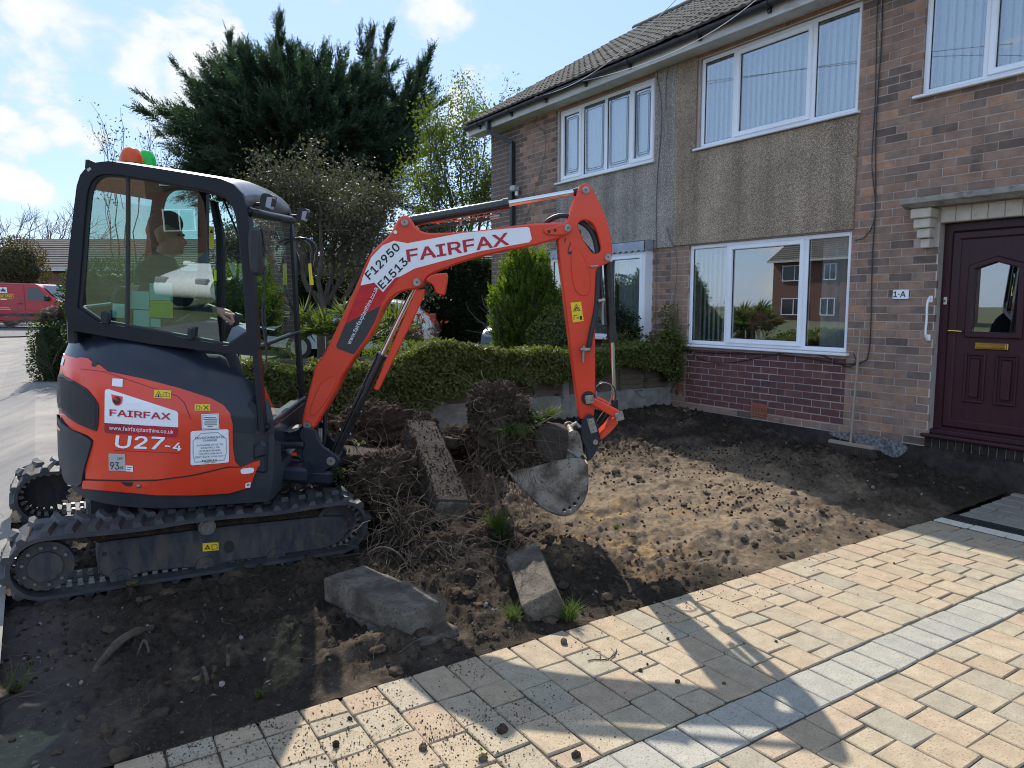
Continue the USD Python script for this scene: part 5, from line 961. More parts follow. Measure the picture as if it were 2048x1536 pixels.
p1 = UP([(168, 640), (163, 548), (174, 400), (182, 366), (196, 352), (256, 352), (254, 658)], CV); p2 = UP([(250, 352), (380, 375), (394, 384), (404, 404), (409, 440), (412, 500), (424, 560), (437, 692), (250, 660)], CV)
obj('sliding_pane', extrude(Polygon(p1), CV - .040, CV - .036, fW), M['cab_glass'], cab); obj('sliding_pane', extrude(Polygon(smoothpoly(p2[1:8].tolist() + [p2[8].tolist(), p2[0].tolist()], 0)), CV - .030, CV - .026, fW), M['cab_glass'], cab)
obj('window_bar', plate([(251, 349), (257, 350), (256, 664), (250, 663)], CV - .045, CV - .015, .004), M['gasket'], cab)
obj('window_latch', MB().add(*plate([(200, 624), (212, 622), (216, 626), (214, 648), (202, 648)], CV - .03, CV + .02, .006).get()), M['navy'], cab); obj('window_latch', MB().add(*plate([(375, 656), (385, 657), (384, 681), (374, 679)], CV - .03, CV + .02, .006).get()), M['navy'], cab)
flat_ = lambda poly, mt, name='notice': flat(poly, CV - .034, M[mt], name, -.006, cab)
flat_([(299, 601), (345, 602), (345, 636), (298, 635)], 'paper_yellow'); flat_([(298, 566), (343, 567), (345, 601), (298, 600)], 'paper_blue'); flat_([(255, 582), (297, 583), (298, 619), (256, 617)], 'paper_blue'); flat_([(266, 620), (298, 621), (298, 654), (266, 652)], 'paper_blue'); flat_([(300, 637), (320, 638), (320, 655), (300, 653)], 'paper_blue')
flat([(224, 607), (248, 608), (248, 636), (224, 635)], CV - .044, M['paper_blue'], 'notice', -.006, cab)
# far side: solid lower door panel, clear glass above
fi = Polygon(UP(inner, CV)); bx = fi.bounds; obj('door_panel', extrude(fi.intersection(sbox(-2, 0, bx[0] + .36, 1.62)), CF_ + .02, CF_ + .05, fW), M['navy'], cab)
obj('door_glass', extrude(fi, CF_ + .030, CF_ + .034, fW), M['cab_glass_far'], cab)
obj('door_post', extrude(fi.intersection(sbox(bx[0] + .34, 0, bx[0] + .40, 3)), CF_ + .0, CF_ + .06, fW), M['cabframe'], cab)
# roof, rear and front between the side frames
ro = UP([(153, 372), (160, 350), (172, 335), (190, 325), (217, 322), (310, 336), (439, 357), (466, 368), (484, 386), (490, 404)], CV); ri = UP([(163, 375), (172, 358), (190, 347), (217, 342), (310, 356), (436, 378), (458, 390), (470, 402), (478, 416)], CV)
rp = np.vstack([ro, ri[::-1]]); n = len(rp); vs_ = np.linspace(CF_ + .03, CV - .03, 9); mb = MB()
rows = []
for v_ in vs_:
    cr_ = .035 * (1 - ((v_ - .06) / .5) ** 2); q = rp.copy(); q[:len(ro), 1] += cr_ * np.clip((q[:len(ro), 1] - 2.2) / .15, 0, 1); rows.append(W(np.c_[q[:, 0], np.full(n, v_), q[:, 1]]))
i = np.arange(n); mb.add(np.vstack(rows), np.vstack([np.c_[k_ * n + i, k_ * n + (i + 1) % n, (k_ + 1) * n + (i + 1) % n, (k_ + 1) * n + i] for k_ in range(8)])); obj('roof', mb, M['cab_roof'], cab, smooth=50)
def bar(a, b, r=.022): return tube([W(np.array(a)), W(np.array(b))], r, 10)
rear = UP([(146, 560), (135, 640)], CV); ru, rw = rear[0]
mb = MB().box((-.50, CF_ + .03, 1.38), (-.44, CV - .03, 1.60), .012, fr=lambda p: W(p)); obj('rear_panel', mb, M['navy'], cab)
obj('rear_glass', MB().add(W(np.array([(-.455, CF_ + .05, 1.60), (-.455, CV - .05, 1.60), (-.37, CV - .05, 2.26), (-.37, CF_ + .05, 2.26)])), np.array([[0, 1, 2, 3]])), M['cab_glass_far'], cab)
fp = lambda x, y, v: UP([(x, y)], v)[0]
a0, a1, a2 = fp(494, 430, CV), fp(511, 706, CV), fp(524, 858, CV)
obj('windscreen_bar', MB().add(*bar((a0[0], CV - .03, a0[1] + .02), (a0[0], CF_ + .03, a0[1] + .02), .028)), M['cabframe'], cab, smooth=True); obj('windscreen_bar', MB().add(*bar((a1[0], CV - .03, a1[1] + .03), (a1[0] + .0, CF_ + .03, a1[1] + .03), .015)), M['cabframe'], cab, smooth=True); obj('windscreen_bar', MB().add(*bar((a2[0] + .01, CV - .03, a2[1]), (a2[0] + .01, CF_ + .03, a2[1]), .022)), M['cabframe'], cab, smooth=True)
for (b0, b1) in ((a1, a2), (a0, a1)): obj('windscreen', MB().add(W(np.array([(b0[0], CV - .04, b0[1]), (b0[0], CF_ + .04, b0[1]), (b1[0], CF_ + .04, b1[1]), (b1[0], CV - .04, b1[1])])), np.array([[0, 1, 2, 3]])), M['cab_glass_far'], cab)
obj('front_scuttle', MB().box((a2[0] - .10, CF_ + .02, a2[1] - .30), (a2[0] + .02, CV - .04, a2[1] - .02), .015, fr=lambda p: W(p)), M['navy'], cab)
obj('front_corner', plate(z2([(1655, 700), (1870, 520), (1900, 960), (1925, 1075), (1830, 1120), (1690, 1160), (1660, 1110), (1640, 800)]), .40, .535, .02, 1, vm=.52), M['navy'], X, smooth=30)
obj('step_block', plate(z2([(1815, 990), (1880, 945), (1930, 985), (1930, 1075), (1815, 1110)]), .44, .56, .015), M['navy'], X)
# interior
mb = MB().box((-.36, -.22, 1.02), (.10, .26, 1.16), .05, fr=lambda p: W(p)).box((-.40, -.22, 1.14), (-.27, .26, 1.72), .05, fr=lambda p: W(p)); obj('seat', mb, M['seat'], cab, smooth=35)
obj('console', plate([(447, 690), (462, 656), (474, 651), (497, 664), (500, 700), (480, 706)], .26, .46, .02), M['cab_grey'], cab, smooth=30)
js = UP([(470, 668), (474, 640), (478, 628)], .32); obj('joystick', MB().add(*tube(W(np.c_[js[:, 0], np.full(3, .32), js[:, 1]]), [.016, .018, .026], 10)), M['black'], cab, smooth=True)
obj('cab_floor', MB().box((-.44, CF_ + .03, .81), (.62, CV - .10, .84), 0, fr=lambda p: W(p)), M['navy'], cab)
flat([(418, 452), (428, 453), (428, 497), (418, 496)], .30, M['yellow'], 'sticker', 0, cab); flat([(428, 540), (433, 540), (433, 562), (428, 562)], .30, M['hivis'], 'marker', 0, cab)
q = UP([(423, 458), (427, 466), (419, 466)], .30); vv, ff = polytri(Polygon(q)); obj('sticker_mark', (fW(np.c_[vv, np.full(len(vv), .3015)]), ff), M['ink'], cab)
obj('interior_post', plate([(417, 400), (430, 402), (445, 470), (447, 690), (434, 690), (430, 470)], .10, .16, .01), M['cabframe'], cab)
for pts in ([(447, 398), (475, 466)], [(540, 440), (556, 476)]): q = UP(pts, .0); obj('wiper', MB().add(*tube(W(np.c_[q[:, 0], np.zeros(2), q[:, 1]]), .006, 6)), M['gasket'], cab)
# beacon, lamps, mirror, handrails
b0 = UP([(263, 328)], .05)[0]; bc = W(V3(b0[0], .05, b0[1] + .0)); th_ = np.linspace(0, np.pi / 2, 9)
def dome(c, r, h, n=24): 
    rows = [c + EU * (.02 + h * math.sin(t)) + r * math.cos(t) ** .7 * (np.cos(a)[:, None] * H + np.sin(a)[:, None] * R) for t in th_ for a in (np.linspace(0, 2 * np.pi, n, endpoint=False),)]; v = np.vstack([np.vstack([c + r * (np.cos(a)[:, None] * H + np.sin(a)[:, None] * R) for a in (np.linspace(0, 2 * np.pi, n, endpoint=False),)])] + rows); k_ = len(th_) + 1; i = np.arange(n)
    return v, np.vstack([np.c_[j * n + i, j * n + (i + 1) % n, (j + 1) * n + (i + 1) % n, (j + 1) * n + i] for j in range(k_ - 1)])
bn = group_node('beacon', X); obj('amber_lens', dome(bc, .068, .085), M['beacon'], bn, smooth=50); obj('green_lens', dome(bc + H * .030 - R * .15 - EU * .004, .060, .095), M['beacon_green'], bn, smooth=50); obj('beacon_base', MB().add(*tube([bc - EU * .03, bc + EU * .008], .072, 24)), M['black'], bn)
for i, (poly, lens, v_) in enumerate(((c2([(1395, 520), (1405, 440), (1425, 418), (1480, 432), (1490, 445), (1470, 530)]), c2([(1432, 515), (1446, 445), (1488, 445), (1470, 528)]), .42), (c2([(1640, 600), (1650, 530), (1665, 516), (1715, 527), (1722, 540), (1700, 610)]), c2([(1672, 598), (1684, 540), (1720, 540), (1700, 608)]), -.40))):
    ln_ = group_node('work_lamp', X); obj('lamp_body', plate(poly, v_ - .09, v_, .014, 1), M['black'], ln_, smooth=30); obj('lens', plate(lens, v_ - .075, v_ + .002, .004), M['lamp_lens'], ln_)
    q = UP([(np.asarray(poly)[0][0] + 2, np.asarray(poly)[0][1] - 8), (np.asarray(poly)[0][0] - 20, np.asarray(poly)[0][1] - 6)], v_ - .04); obj('bracket', MB().add(*tube(W(np.c_[q[:, 0], np.full(2, v_ - .04), q[:, 1]]), .012, 8)), M['black'], ln_)
mr = group_node('mirror', X); obj('mirror_housing', plate(c2([(1315, 760), (1318, 670), (1340, 647), (1385, 650), (1405, 690), (1412, 800), (1408, 940), (1395, 975), (1345, 970), (1325, 920)]), .56, .64, .02, 1), M['black'], mr, smooth=30)
q = UP(c2([(1380, 655), (1405, 640), (1420, 680), (1438, 800), (1430, 840), (1405, 820)]), .60); obj('mirror_arm', MB().add(*tube(W(np.c_[q[:, 0], np.full(len(q), .60), q[:, 1]]), .007, 8)), M['black'], mr, smooth=True)
for pts in ([(588, 476), (606, 482), (618, 490), (623, 515), (623, 578), (609, 624)], [(590, 478), (618, 480), (628, 487), (631, 520), (630, 545)]):
    q = spline(UP(pts, -.52), 24); hr = group_node('grab_handle', X); obj('tube', MB().add(*tube(W(np.c_[q[:, 0], np.full(len(q), -.52), q[:, 1]]), .010, 8)), M['gloss_black'], hr, smooth=True)
    if len(pts) > 5: q = UP([(620.5, 527), (623.5, 570)], -.52); obj('yellow_grip', MB().add(*tube(W(np.c_[q[:, 0], np.full(2, -.52), q[:, 1]]), .0145, 10)), M['hivis'], hr, smooth=40)
q = UP([(170, 333), (171, 319), (190, 325), (190, 334)], CV); obj('lifting_bracket', plate([(169, 336), (170, 319), (177, 319), (193, 326), (190, 334)], CV - .04, CV - .01, .004), M['cabframe'], X)
flat(c2([(245, 262), (268, 248), (278, 262), (255, 280)]), CV, M['silver_sticker'], 'sticker', .002)
for pts, v_ in (([(524, 470), (528, 560), (530, 640), (534, 700)], .57), ([(527, 600), (531, 690), (533, 720), (530, 745)], .585)): q = spline(UP(pts, v_), 16); obj('washer_hose', MB().add(*tube(W(np.c_[q[:, 0], np.full(16, v_), q[:, 1]]), .006, 6)), M['gasket'], X)

# --- swing post
sw = group_node('swing_post', X)
pl_ = z3([(360, 340), (500, 348), (525, 440), (565, 510), (640, 560), (712, 612), (724, 655), (692, 700), (610, 706), (565, 770), (510, 850), (385, 852), (368, 720), (392, 640), (372, 575), (402, 500), (385, 470), (350, 430)])
for v_ in (.105, -.135): obj('cheek_plate', plate(pl_, v_, v_ + .03, .006, 1, vm=.135), M['navy'], sw, smooth=30)
obj('post_core', plate(z3([(240, 700), (400, 690), (520, 720), (500, 850), (380, 880), (260, 850)]), -.10, .10, .02, vm=.135), M['navy'], sw)
tb = lambda pts, v_, r, n_=14, k_=10: tube(W(np.c_[spline(UP(z3(pts), v_), n_), np.full(n_, v_)][:, [0, 2, 1]]), r, k_)
q = UP(z3([(315, 690), (315, 890)]), .10); obj('pivot_pin', MB().add(*tube(W(np.c_[q[:, 0], np.full(2, .04), q[:, 1]]), .055, 20)), M['frame_steel'], sw, smooth=40)
obj('grease_pin', MB().add(*tb([(317, 870), (316, 920)], .10, .007, 4)), M['steel'], sw)
obj('swing_cylinder', MB().add(*tb([(195, 792), (330, 790)], .16, .030, 4, 16)).add(*tb([(-60, 792), (-20, 792)], .16, .034, 4, 16)), M['gloss_black'], sw, smooth=40); obj('swing_rod', MB().add(*tb([(-40, 792), (200, 792)], .16, .018, 4, 14)), M['chrome'], sw, smooth=40)
obj('cross_tube', MB().add(*tb([(80, 492), (400, 492)], .12, .030, 4, 14)), M['gloss_black'], sw, smooth=40)
obj('lamp_shelf', plate(z3([(215, 372), (270, 352), (345, 340), (372, 318), (372, 330), (340, 365), (270, 385)]), .02, .14, .006), M['steel'], sw); obj('valve_box', plate(z3([(215, 385), (370, 350), (375, 460), (220, 470)]), .0, .10, .01), M['navy'], sw)
hb = group_node('hose_bundle', X)
for k_, (v_, dy) in enumerate(((.10, 0), (.07, 28), (.11, 55), (.04, 80), (.09, 105))):
    obj('hose', MB().add(*tb([(95, 590 + dy), (180, 560 + dy), (290, 575 + dy), (380, 620 + dy * .7), (400, 650 + dy * .5)], v_, .016, 20, 10)), M['black'], hb, smooth=True)
obj('hose_fitting', MB().add(*tb([(185, 535), (215, 560), (260, 572)], .125, .010, 8)).add(*tb([(255, 575), (330, 582)], .125, .014, 4)), M['orange'], hb)
for v_, pts in ((.03, [(520, 520), (500, 420), (520, 300), (545, 180)]), (-.02, [(560, 520), (590, 380), (590, 250), (600, 150)]), (-.05, [(640, 430), (600, 370), (585, 280), (600, 180)])): obj('hose', MB().add(*tb(pts, v_, .013, 20)), M['black'], hb, smooth=True)
for x_ in (535, 552): obj('hose_fitting', MB().add(*tb([(x_, 345), (x_ - 2, 470)], .06, .010, 4)), M['steel'], hb)
obj('front_frame', MB().box((.50, -.30, .50), (.90, .30, .60), .02, fr=lambda p: W(p)).box((.62, -.14, .44), (1.04, .14, .54), .02, fr=lambda p: W(p)), M['navy'], X)
obj('guard_bar', MB().add(*tube(W(np.array([(.35, .5, .42), (.60, .46, .42), (.68, .38, .44), (.66, .2, .46)])), .012, 8)), M['gloss_black'], X, smooth=True)

# --- boom
def pin(c, v0, v1, r, name='pin', mt='steel', parent=None, ring=True):
    a = np.array([[c[0], v0, c[1]], [c[0], v1, c[1]]]); mb = MB().add(*tube(W(a), r, 24))
    obj(name, mb, M[mt], parent or X, smooth=30)
    if ring: obj('pin_centre', MB().add(*tube(W(np.array([[c[0], v1, c[1]], [c[0], v1 + .002, c[1]]])), r * .22, 10)), M['ink'], parent or X)
bm = group_node('boom', X); BV = .09
boom = [(118, 1395), (122, 1355), (150, 1240), (184, 1110), (192, 1075), (240, 1015), (310, 868), (392, 690), (437, 590), (462, 525), (492, 462), (530, 420), (590, 368), (622, 320), (645, 272), (665, 252), (687, 248), (708, 258), (728, 285), (745, 315), (790, 345), (900, 345), (1100, 332), (1370, 293), (1560, 286), (1592, 295), (1603, 320), (1592, 350), (1540, 374), (1380, 420), (1200, 452), (1000, 505), (900, 545), (830, 572), (800, 600), (785, 640), (745, 657), (690, 660), (620, 690), (560, 770), (530, 850), (480, 940), (425, 1005), (390, 1060), (362, 1105), (348, 1120), (310, 1205), (262, 1290), (205, 1395), (182, 1425), (152, 1432), (125, 1418)]
obj('boom_plates', plate(c3(boom), -BV - .05, BV, .012, 1), M['orange'], bm, smooth=28)
for poly in ([(205, 1205), (235, 1150), (320, 1120), (300, 1200), (205, 1340), (170, 1350), (160, 1320)],):
    pg = Polygon(smoothpoly(UP(c3(poly), BV), 2)); obj('pressing', extrude(pg, BV - .002, BV + .006, fW, .005), M['orange'], bm, smooth=28)
obj('tip_boss', plate(c3([(1440, 330), (1460, 318), (1560, 290), (1595, 298), (1603, 320), (1590, 348), (1540, 362), (1460, 358)]), BV - .002, BV + .012, .008, 1), M['orange'], bm, smooth=28)
for p in ((1475, 338), (1508, 331)): c_ = UP(c3([p]), BV)[0]; obj('bolt_hole', MB().add(*tube(W(np.array([[c_[0], BV + .010, c_[1]], [c_[0], BV + .0128, c_[1]]])), .011, 12)), M['ink'], bm)
FL = lambda poly, mt, d, name='sticker', it=0: flat(c3(poly), BV, M[mt], name, d, bm, it)
FL([(443, 633), (455, 585), (500, 480), (560, 415), (625, 388), (700, 402), (1000, 345), (1355, 312), (1368, 318), (1381, 378), (1368, 396), (1100, 445), (900, 497), (740, 540), (660, 583), (600, 600), (443, 633)], 'white_sticker', .0015)
FL([(443, 636), (600, 603), (660, 588), (598, 662), (553, 738), (360, 842), (372, 800)], 'bright_red', .0018); FL([(360, 843), (555, 742), (520, 832), (470, 922), (408, 1008), (398, 1010), (312, 978), (310, 960), (350, 865)], 'dark_print', .0018)
FL([(500, 600), (650, 470), (700, 510), (565, 670), (515, 615)], 'white_sticker', .0024)
FT = lambda t, a, b, up_, mt, bold, d: flat_text(t, c3([a])[0], c3([b])[0], np.array(up_) / 2.743, BV, M[mt], bold, d, parent=bm)
FT('FAIRFAX', (700, 503), (1258, 408), (-9, -63), 'red_print', True, .0036); FT('F12950', (492, 603), (662, 428), (-29, -32), 'ink', True, .0036); FT('E1513', (563, 655), (705, 508), (-29, -31), 'ink', True, .0040); FT('www.fairfaxplanthire.co.uk', (386, 958), (541, 648), (-20, -10), 'white_print', False, .0036)
for p, r_ in (((152, 1397), .026), ((685, 287), .024), ((752, 615), .026), ((1578, 318), .024)): pin(UP(c3([p]), BV)[0], -BV - .02, BV + .020, r_, parent=bm)
obj('white_dot', MB().add(*tube(W(np.array([[*UP(c3([(633, 341)]), BV)[0], BV]])[:, [0, 2, 1]].repeat(2, 0) + np.array([[0, 0, 0], [0, .004, 0]])), .012, 10)), M['white_paint'], bm)
obj('boom_lamp_guard', plate(c3([(800, 600), (835, 572), (905, 564), (918, 572), (920, 595), (906, 684), (895, 690), (852, 676), (843, 640), (825, 622), (808, 618)]), BV - .03, BV + .05, .008, 1, vm=BV + .05), M['orange'], bm, smooth=28)
# boom cylinder with its guard
bc_ = group_node('boom_cylinder', X); cy = lambda p, v_: (lambda q: W(V3(q[0], v_, q[1])))(UP([p], v_)[0])
e0, e1, e2 = cy(c3([(752, 615)])[0], 0), cy(c3([(560, 1010)])[0], 0), cy((662, 922), 0)
ax = (e2 - e0) / np.linalg.norm(e2 - e0); e1 = e0 + ax * ((e1 - e0) @ ax)
obj('rod', MB().add(*tube([e0 + ax * .02, e1 + ax * .1], .0185, 20)), M['chrome'], bc_, smooth=40); obj('barrel', MB().add(*tube([e1, e1 + ax * .03, e1 + ax * .031, e2 - ax * .05, e2], [.042, .042, .036, .036, .03], 24)), M['gloss_black'], bc_, smooth=40)
nz = np.cross(ax, R); obj('feed_pipe', MB().add(*tube([e1 + R * .05 + ax * .30, e1 + R * .055 + ax * .34, e2 + R * .05 - ax * .10], .009, 8)).add(*tube([e1 + R * .04 + nz * .02 + ax * .25, e2 + R * .04 + nz * .02 - ax * .08], .008, 8)), M['gloss_black'], bc_, smooth=True)
for d_ in (.22, .40): obj('pipe_clamp', MB().add(*tube([e2 - ax * (d_ + .02), e2 - ax * d_], .046, 20)), M['gloss_black'], bc_, smooth=40)
obj('rod_guard', plate(c3([(745, 655), (798, 655), (790, 695), (545, 1203), (535, 1210), (512, 1202)]), .045, .085, .006, vm=.085), M['orange'], bc_, smooth=28)
pin(UP([(662, 922)], .135)[0], -.14, .142, .030, parent=bc_)
# dipper cylinder on top
dc = group_node('dipper_cylinder', X); f0, f2, f1 = cy(c3([(685, 287)])[0], 0), cy(c3([(1677, 110)])[0], 0), cy(c3([(1255, 186)])[0], 0)
ax = (f2 - f0) / np.linalg.norm(f2 - f0); f1 = f0 + ax * ((f1 - f0) @ ax)
obj('barrel', MB().add(*tube([f0 + ax * .04, f0 + ax * .06, f1 - ax * .035, f1 - ax * .034, f1], [.03, .036, .036, .041, .041], 24)), M['gloss_black'], dc, smooth=40); obj('rod', MB().add(*tube([f1, f2 - ax * .06], .0205, 20)), M['chrome'], dc, smooth=40); obj('rod_eye', MB().add(*tube([f2 - ax * .085, f2], .026, 16)), M['black'], dc, smooth=40)
q = spline(UP(c3([(760, 335), (850, 310), (1000, 290), (1170, 258), (1210, 240)]), .045), 24); obj('feed_pipe', MB().add(*tube(W(np.c_[q[:, 0], np.full(24, .045), q[:, 1]]), .010, 8)), M['black'], dc, smooth=True)
q = UP(c3([(830, 292), (1000, 275), (1170, 245)]), .06); obj('feed_pipe', MB().add(*tube(W(np.c_[q[:, 0], np.full(3, .06), q[:, 1]]), .004, 6)), M['orange'], dc); q = UP(c3([(1150, 262), (1205, 252)]), .05); obj('fitting', MB().add(*tube(W(np.c_[q[:, 0], np.full(2, .05), q[:, 1]]), .013, 8)), M['steel'], dc); q = UP(c3([(990, 268), (993, 305)]), .05); obj('fitting', MB().add(*tube(W(np.c_[q[:, 0], np.full(2, .05), q[:, 1]]), .009, 8)), M['steel'], dc)

# --- dipper arm
am = group_node('dipper_arm', X); AV = .070
arm = [(1640, 95), (1655, 76), (1680, 70), (1703, 82), (1740, 150), (1785, 250), (1812, 340), (1826, 440), (1820, 492), (1800, 512), (1772, 522), (1738, 540), (1731, 600), (1729, 1000), (1731, 1340), (1700, 1368), (1650, 1372), (1640, 1345), (1578, 860), (1520, 392), (1535, 362), (1568, 300), (1600, 215), (1622, 150)]
hole_ = [(1632, 300), (1648, 280), (1676, 273), (1712, 290), (1735, 330), (1755, 400), (1762, 440), (1748, 458), (1722, 462), (1700, 440), (1668, 390), (1645, 340)]
obj('arm_plates', plate(c3(arm), -AV, AV, .008, 1, holes=[c3(hole_)]), M['orange'], am, smooth=28)
for poly in ([(1590, 440), (1640, 420), (1700, 560), (1705, 640), (1690, 690), (1640, 690), (1605, 640)],): pg = Polygon(smoothpoly(UP(c3(poly), AV), 2)); obj('pressing', extrude(pg, AV - .002, AV + .005, fW, .0045), M['orange'], am, smooth=28)
AF = lambda poly, mt, d, name='sticker': flat(poly, AV, M[mt], name, d, am)
AF(za([(415, 1358), (522, 1348), (550, 1545), (440, 1560)]), 'yellow', .0012)
def mark(geom, v_, d, conv, parent): 
    for gg in getattr(geom, 'geoms', [geom]):
        vv, ff = polytri(gg); q = UP(conv(vv), v_); obj('sticker_mark', (fW(np.c_[q, np.full(len(q), v_ + d)]), ff), M['ink'], parent)
tri = Polygon([(440, 1448), (473, 1370), (518, 1440)]); mark(tri.difference(tri.buffer(-6)), AV, .0022, za, am); mark(LineString([(462, 1432), (475, 1405), (490, 1425)]).buffer(5), AV, .0022, za, am); mark(LineString([(450, 1490), (480, 1485)]).buffer(3).union(LineString([(450, 1490), (450, 1530)]).buffer(3)).union(LineString([(478, 1515), (500, 1512)]).buffer(4)), AV, .0022, za, am); mark(Polygon([(508, 1495), (530, 1490), (534, 1530), (512, 1535)]), AV, .0022, za, am)
mark(LineString([(362, 700), (356, 735)]).buffer(6).union(LineString([(415, 745), (395, 800), (388, 850), (420, 862), (455, 850)]).buffer(5)).union(Polygon([(385, 840), (425, 830), (440, 858), (395, 865)])), AV, .0012, za, am)
for p, r_, v_ in (((1677, 110), .024, AV), ((1800, 478), .024, AV)): pin(UP(c3([p]), v_)[0], -v_ - .01, v_ + .012, r_, parent=am)
# bucket cylinder, links and hitch
kc = group_node('bucket_cylinder', X); g0, g1, g2 = cy(c3([(1800, 478)])[0], 0.0), cy(c3([(1806, 945)])[0], 0.0), cy(c3([(1836, 1290)])[0], 0.0)
ax = (g2 - g0) / np.linalg.norm(g2 - g0); g1 = g0 + ax * ((g1 - g0) @ ax); obj('barrel', MB().add(*tube([g0 + ax * .03, g1 - ax * .03, g1 - ax * .029, g1], [.033, .033, .038, .038], 24)), M['gloss_black'], kc, smooth=40); obj('rod', MB().add(*tube([g1, g2], .017, 18)), M['chrome'], kc, smooth=40); obj('rod_eye', MB().add(*tube([g2 - ax * .04, g2 + ax * .06], .024, 14)), M['navy'], kc, smooth=40)
hz_ = group_node('arm_hoses', X)
def hose(pts, v_, r, mt='black', name='hose', conv=c3): q = spline(UP(conv(pts), v_ if np.isscalar(v_) else v_[0]), 30); vv = np.full(30, v_) if np.isscalar(v_) else np.linspace(*v_, 30); obj(name, MB().add(*tube(W(np.c_[q[:, 0], vv, q[:, 1]]), r, 10)), M[mt], hz_, smooth=True)
hose([(1450, 300), (1500, 262), (1560, 250), (1640, 280), (1700, 330), (1728, 400), (1738, 520), (1735, 640), (1722, 780), (1700, 880), (1685, 965)], (0.0, AV + .02), .018); hose([(1640, 285), (1720, 350), (1748, 430), (1752, 540), (1760, 650), (1770, 780), (1778, 850)], (.0, .05), .015); hose([(1640, 330), (1680, 420), (1720, 470), (1742, 560), (1740, 700)], (.0, .06), .012)
hose([(1775, 700), (1768, 790), (1772, 850)], .06, .012, 'steel', 'fitting'); hose([(1668, 965), (1664, 1010), (1662, 1058)], AV + .035, .009, 'steel', 'fitting'); hose([(1648, 985), (1700, 985)], AV + .03, .016, 'steel', 'fitting'); hose([(1702, 530), (1745, 526)], AV + .04, .009, 'steel', 'clamp'); hose([(1745, 717), (1783, 714)], AV + .03, .012, 'steel', 'clamp'); hose([(1735, 1215), (1737, 1300)], AV + .01, .006, 'steel', 'fitting')
hose([(1735, 1178), (1790, 1165), (1835, 1200), (1838, 1260), (1800, 1330), (1740, 1410)], .05, .0045, 'black', 'thin_hose'); hose([(1735, 1190), (1775, 1168), (1815, 1180), (1820, 1240), (1785, 1310), (1735, 1380)], .07, .0035, 'steel', 'thin_hose')
lk = group_node('bucket_linkage', X)
obj('link_bar', plate(zl([(690, 350), (760, 395), (1090, 560), (1170, 600), (1160, 690), (1100, 710), (1030, 665), (720, 490), (640, 460), (620, 400)]), .072, .115, .008, 1), M['orange'], lk, smooth=28)
obj('link_bar', plate(zl([(690, 350), (760, 395), (1090, 560), (1170, 600), (1160, 690), (1100, 710), (1030, 665), (720, 490), (640, 460), (620, 400)]), -.115, -.072, .008, 1, vm=.115), M['orange'], lk, smooth=28)
obj('curved_link', plate(zl([(1060, 660), (1105, 720), (1060, 790), (980, 880), (900, 950), (830, 985), (820, 900), (860, 860), (940, 780), (1000, 690)]), -.06, .06, .01, 1), M['orange'], lk, smooth=28)
for p, rot_ in (((690, 410), .2), ((1105, 645), .35)):
    c_ = UP(zl([p]), .115)[0]; s_ = .034; q = [(c_[0] + s_ * math.cos(rot_ + k_ * np.pi / 2), c_[1] + s_ * math.sin(rot_ + k_ * np.pi / 2)) for k_ in (.5, 1.5, 2.5, 3.5)]
    obj('lock_plate', extrude(Polygon(q).buffer(.006), .115, .128, fW, .003), M['steel'], lk); pin(c_, .12, .138, .016, parent=lk)
a = np.linspace(0, 2 * np.pi, 24, endpoint=False); c_ = UP(zl([(680, 400)]), .09)[0]; obj('link_boss', extrude(Polygon(np.c_[c_[0] + .05 * np.cos(a), c_[1] + .05 * np.sin(a)]), AV - .001, .074, fW), M['ink'], lk)
ht = group_node('quick_hitch', X)
hp = zl([(640, 650), (680, 620), (740, 630), (790, 700), (835, 900), (835, 1010), (800, 1120), (740, 1230), (670, 1290), (640, 1180), (655, 1130), (600, 1020), (570, 940), (575, 800), (610, 700)])
obj('hitch_plate', plate(hp, .085, .115, .006, 1), M['navy'], ht, smooth=28); obj('hitch_plate', plate(hp, -.115, -.085, .006, 1, vm=.115), M['navy'], ht, smooth=28); obj('hitch_body', plate(zl([(620, 760), (800, 860), (800, 1080), (680, 1240), (620, 1000)]), -.085, .085, .006), M['ink'], ht)
flat(zl([(650, 680), (745, 665), (805, 860), (710, 885)]), .115, M['steel'], 'lock_plate', .004, ht)
for p in ((713, 712), (742, 832), (772, 1002)): pin(UP(zl([p]), .115)[0], .11, .125, .018, parent=ht)
# --- bucket
bk = group_node('bucket', X); KV = .22
sidep = zb([(1186, 512), (1260, 505), (1310, 500), (1385, 478), (1500, 452), (1540, 446), (1590, 446), (1618, 455), (1632, 480), (1636, 560), (1628, 650), (1600, 710), (1560, 752), (1515, 772), (1455, 764), (1385, 732), (1310, 662), (1240, 592)])
hol = [[(x + 11 * math.cos(t), y + 11 * math.sin(t)) for t in np.linspace(0, 6.28, 13)[:-1]] for x, y in ((1503, 742), (1535, 728), (1563, 706), (1588, 675))]
for v0, v1 in ((KV - .016, KV), (-KV, -KV + .016)): obj('side_plate', plate(sidep, v0, v1, .003, 1, vm=KV, holes=[zb(h_) for h_ in hol]), M['bucket'], bk, smooth=28)
q = UP(zb([(1186, 512), (1240, 592), (1310, 662), (1385, 732), (1455, 764), (1515, 772), (1560, 752), (1600, 710), (1628, 650), (1636, 560), (1632, 480)]), KV); ls = LineString(spline(q, 40)); obj('bucket_wrap', extrude(ls.buffer(.009, cap_style=2), -KV + .015, KV - .015, fW), M['bucket'], bk, smooth=40)
obj('cutting_edge', plate(zb([(1186, 505), (1165, 490), (1180, 520), (1235, 590), (1250, 585)]), -KV - .005, KV + .005, .003, vm=KV), M['steel'], bk)
ear = zb([(1525, 300), (1555, 285), (1590, 300), (1605, 360), (1610, 445), (1500, 452), (1508, 400), (1515, 350)])
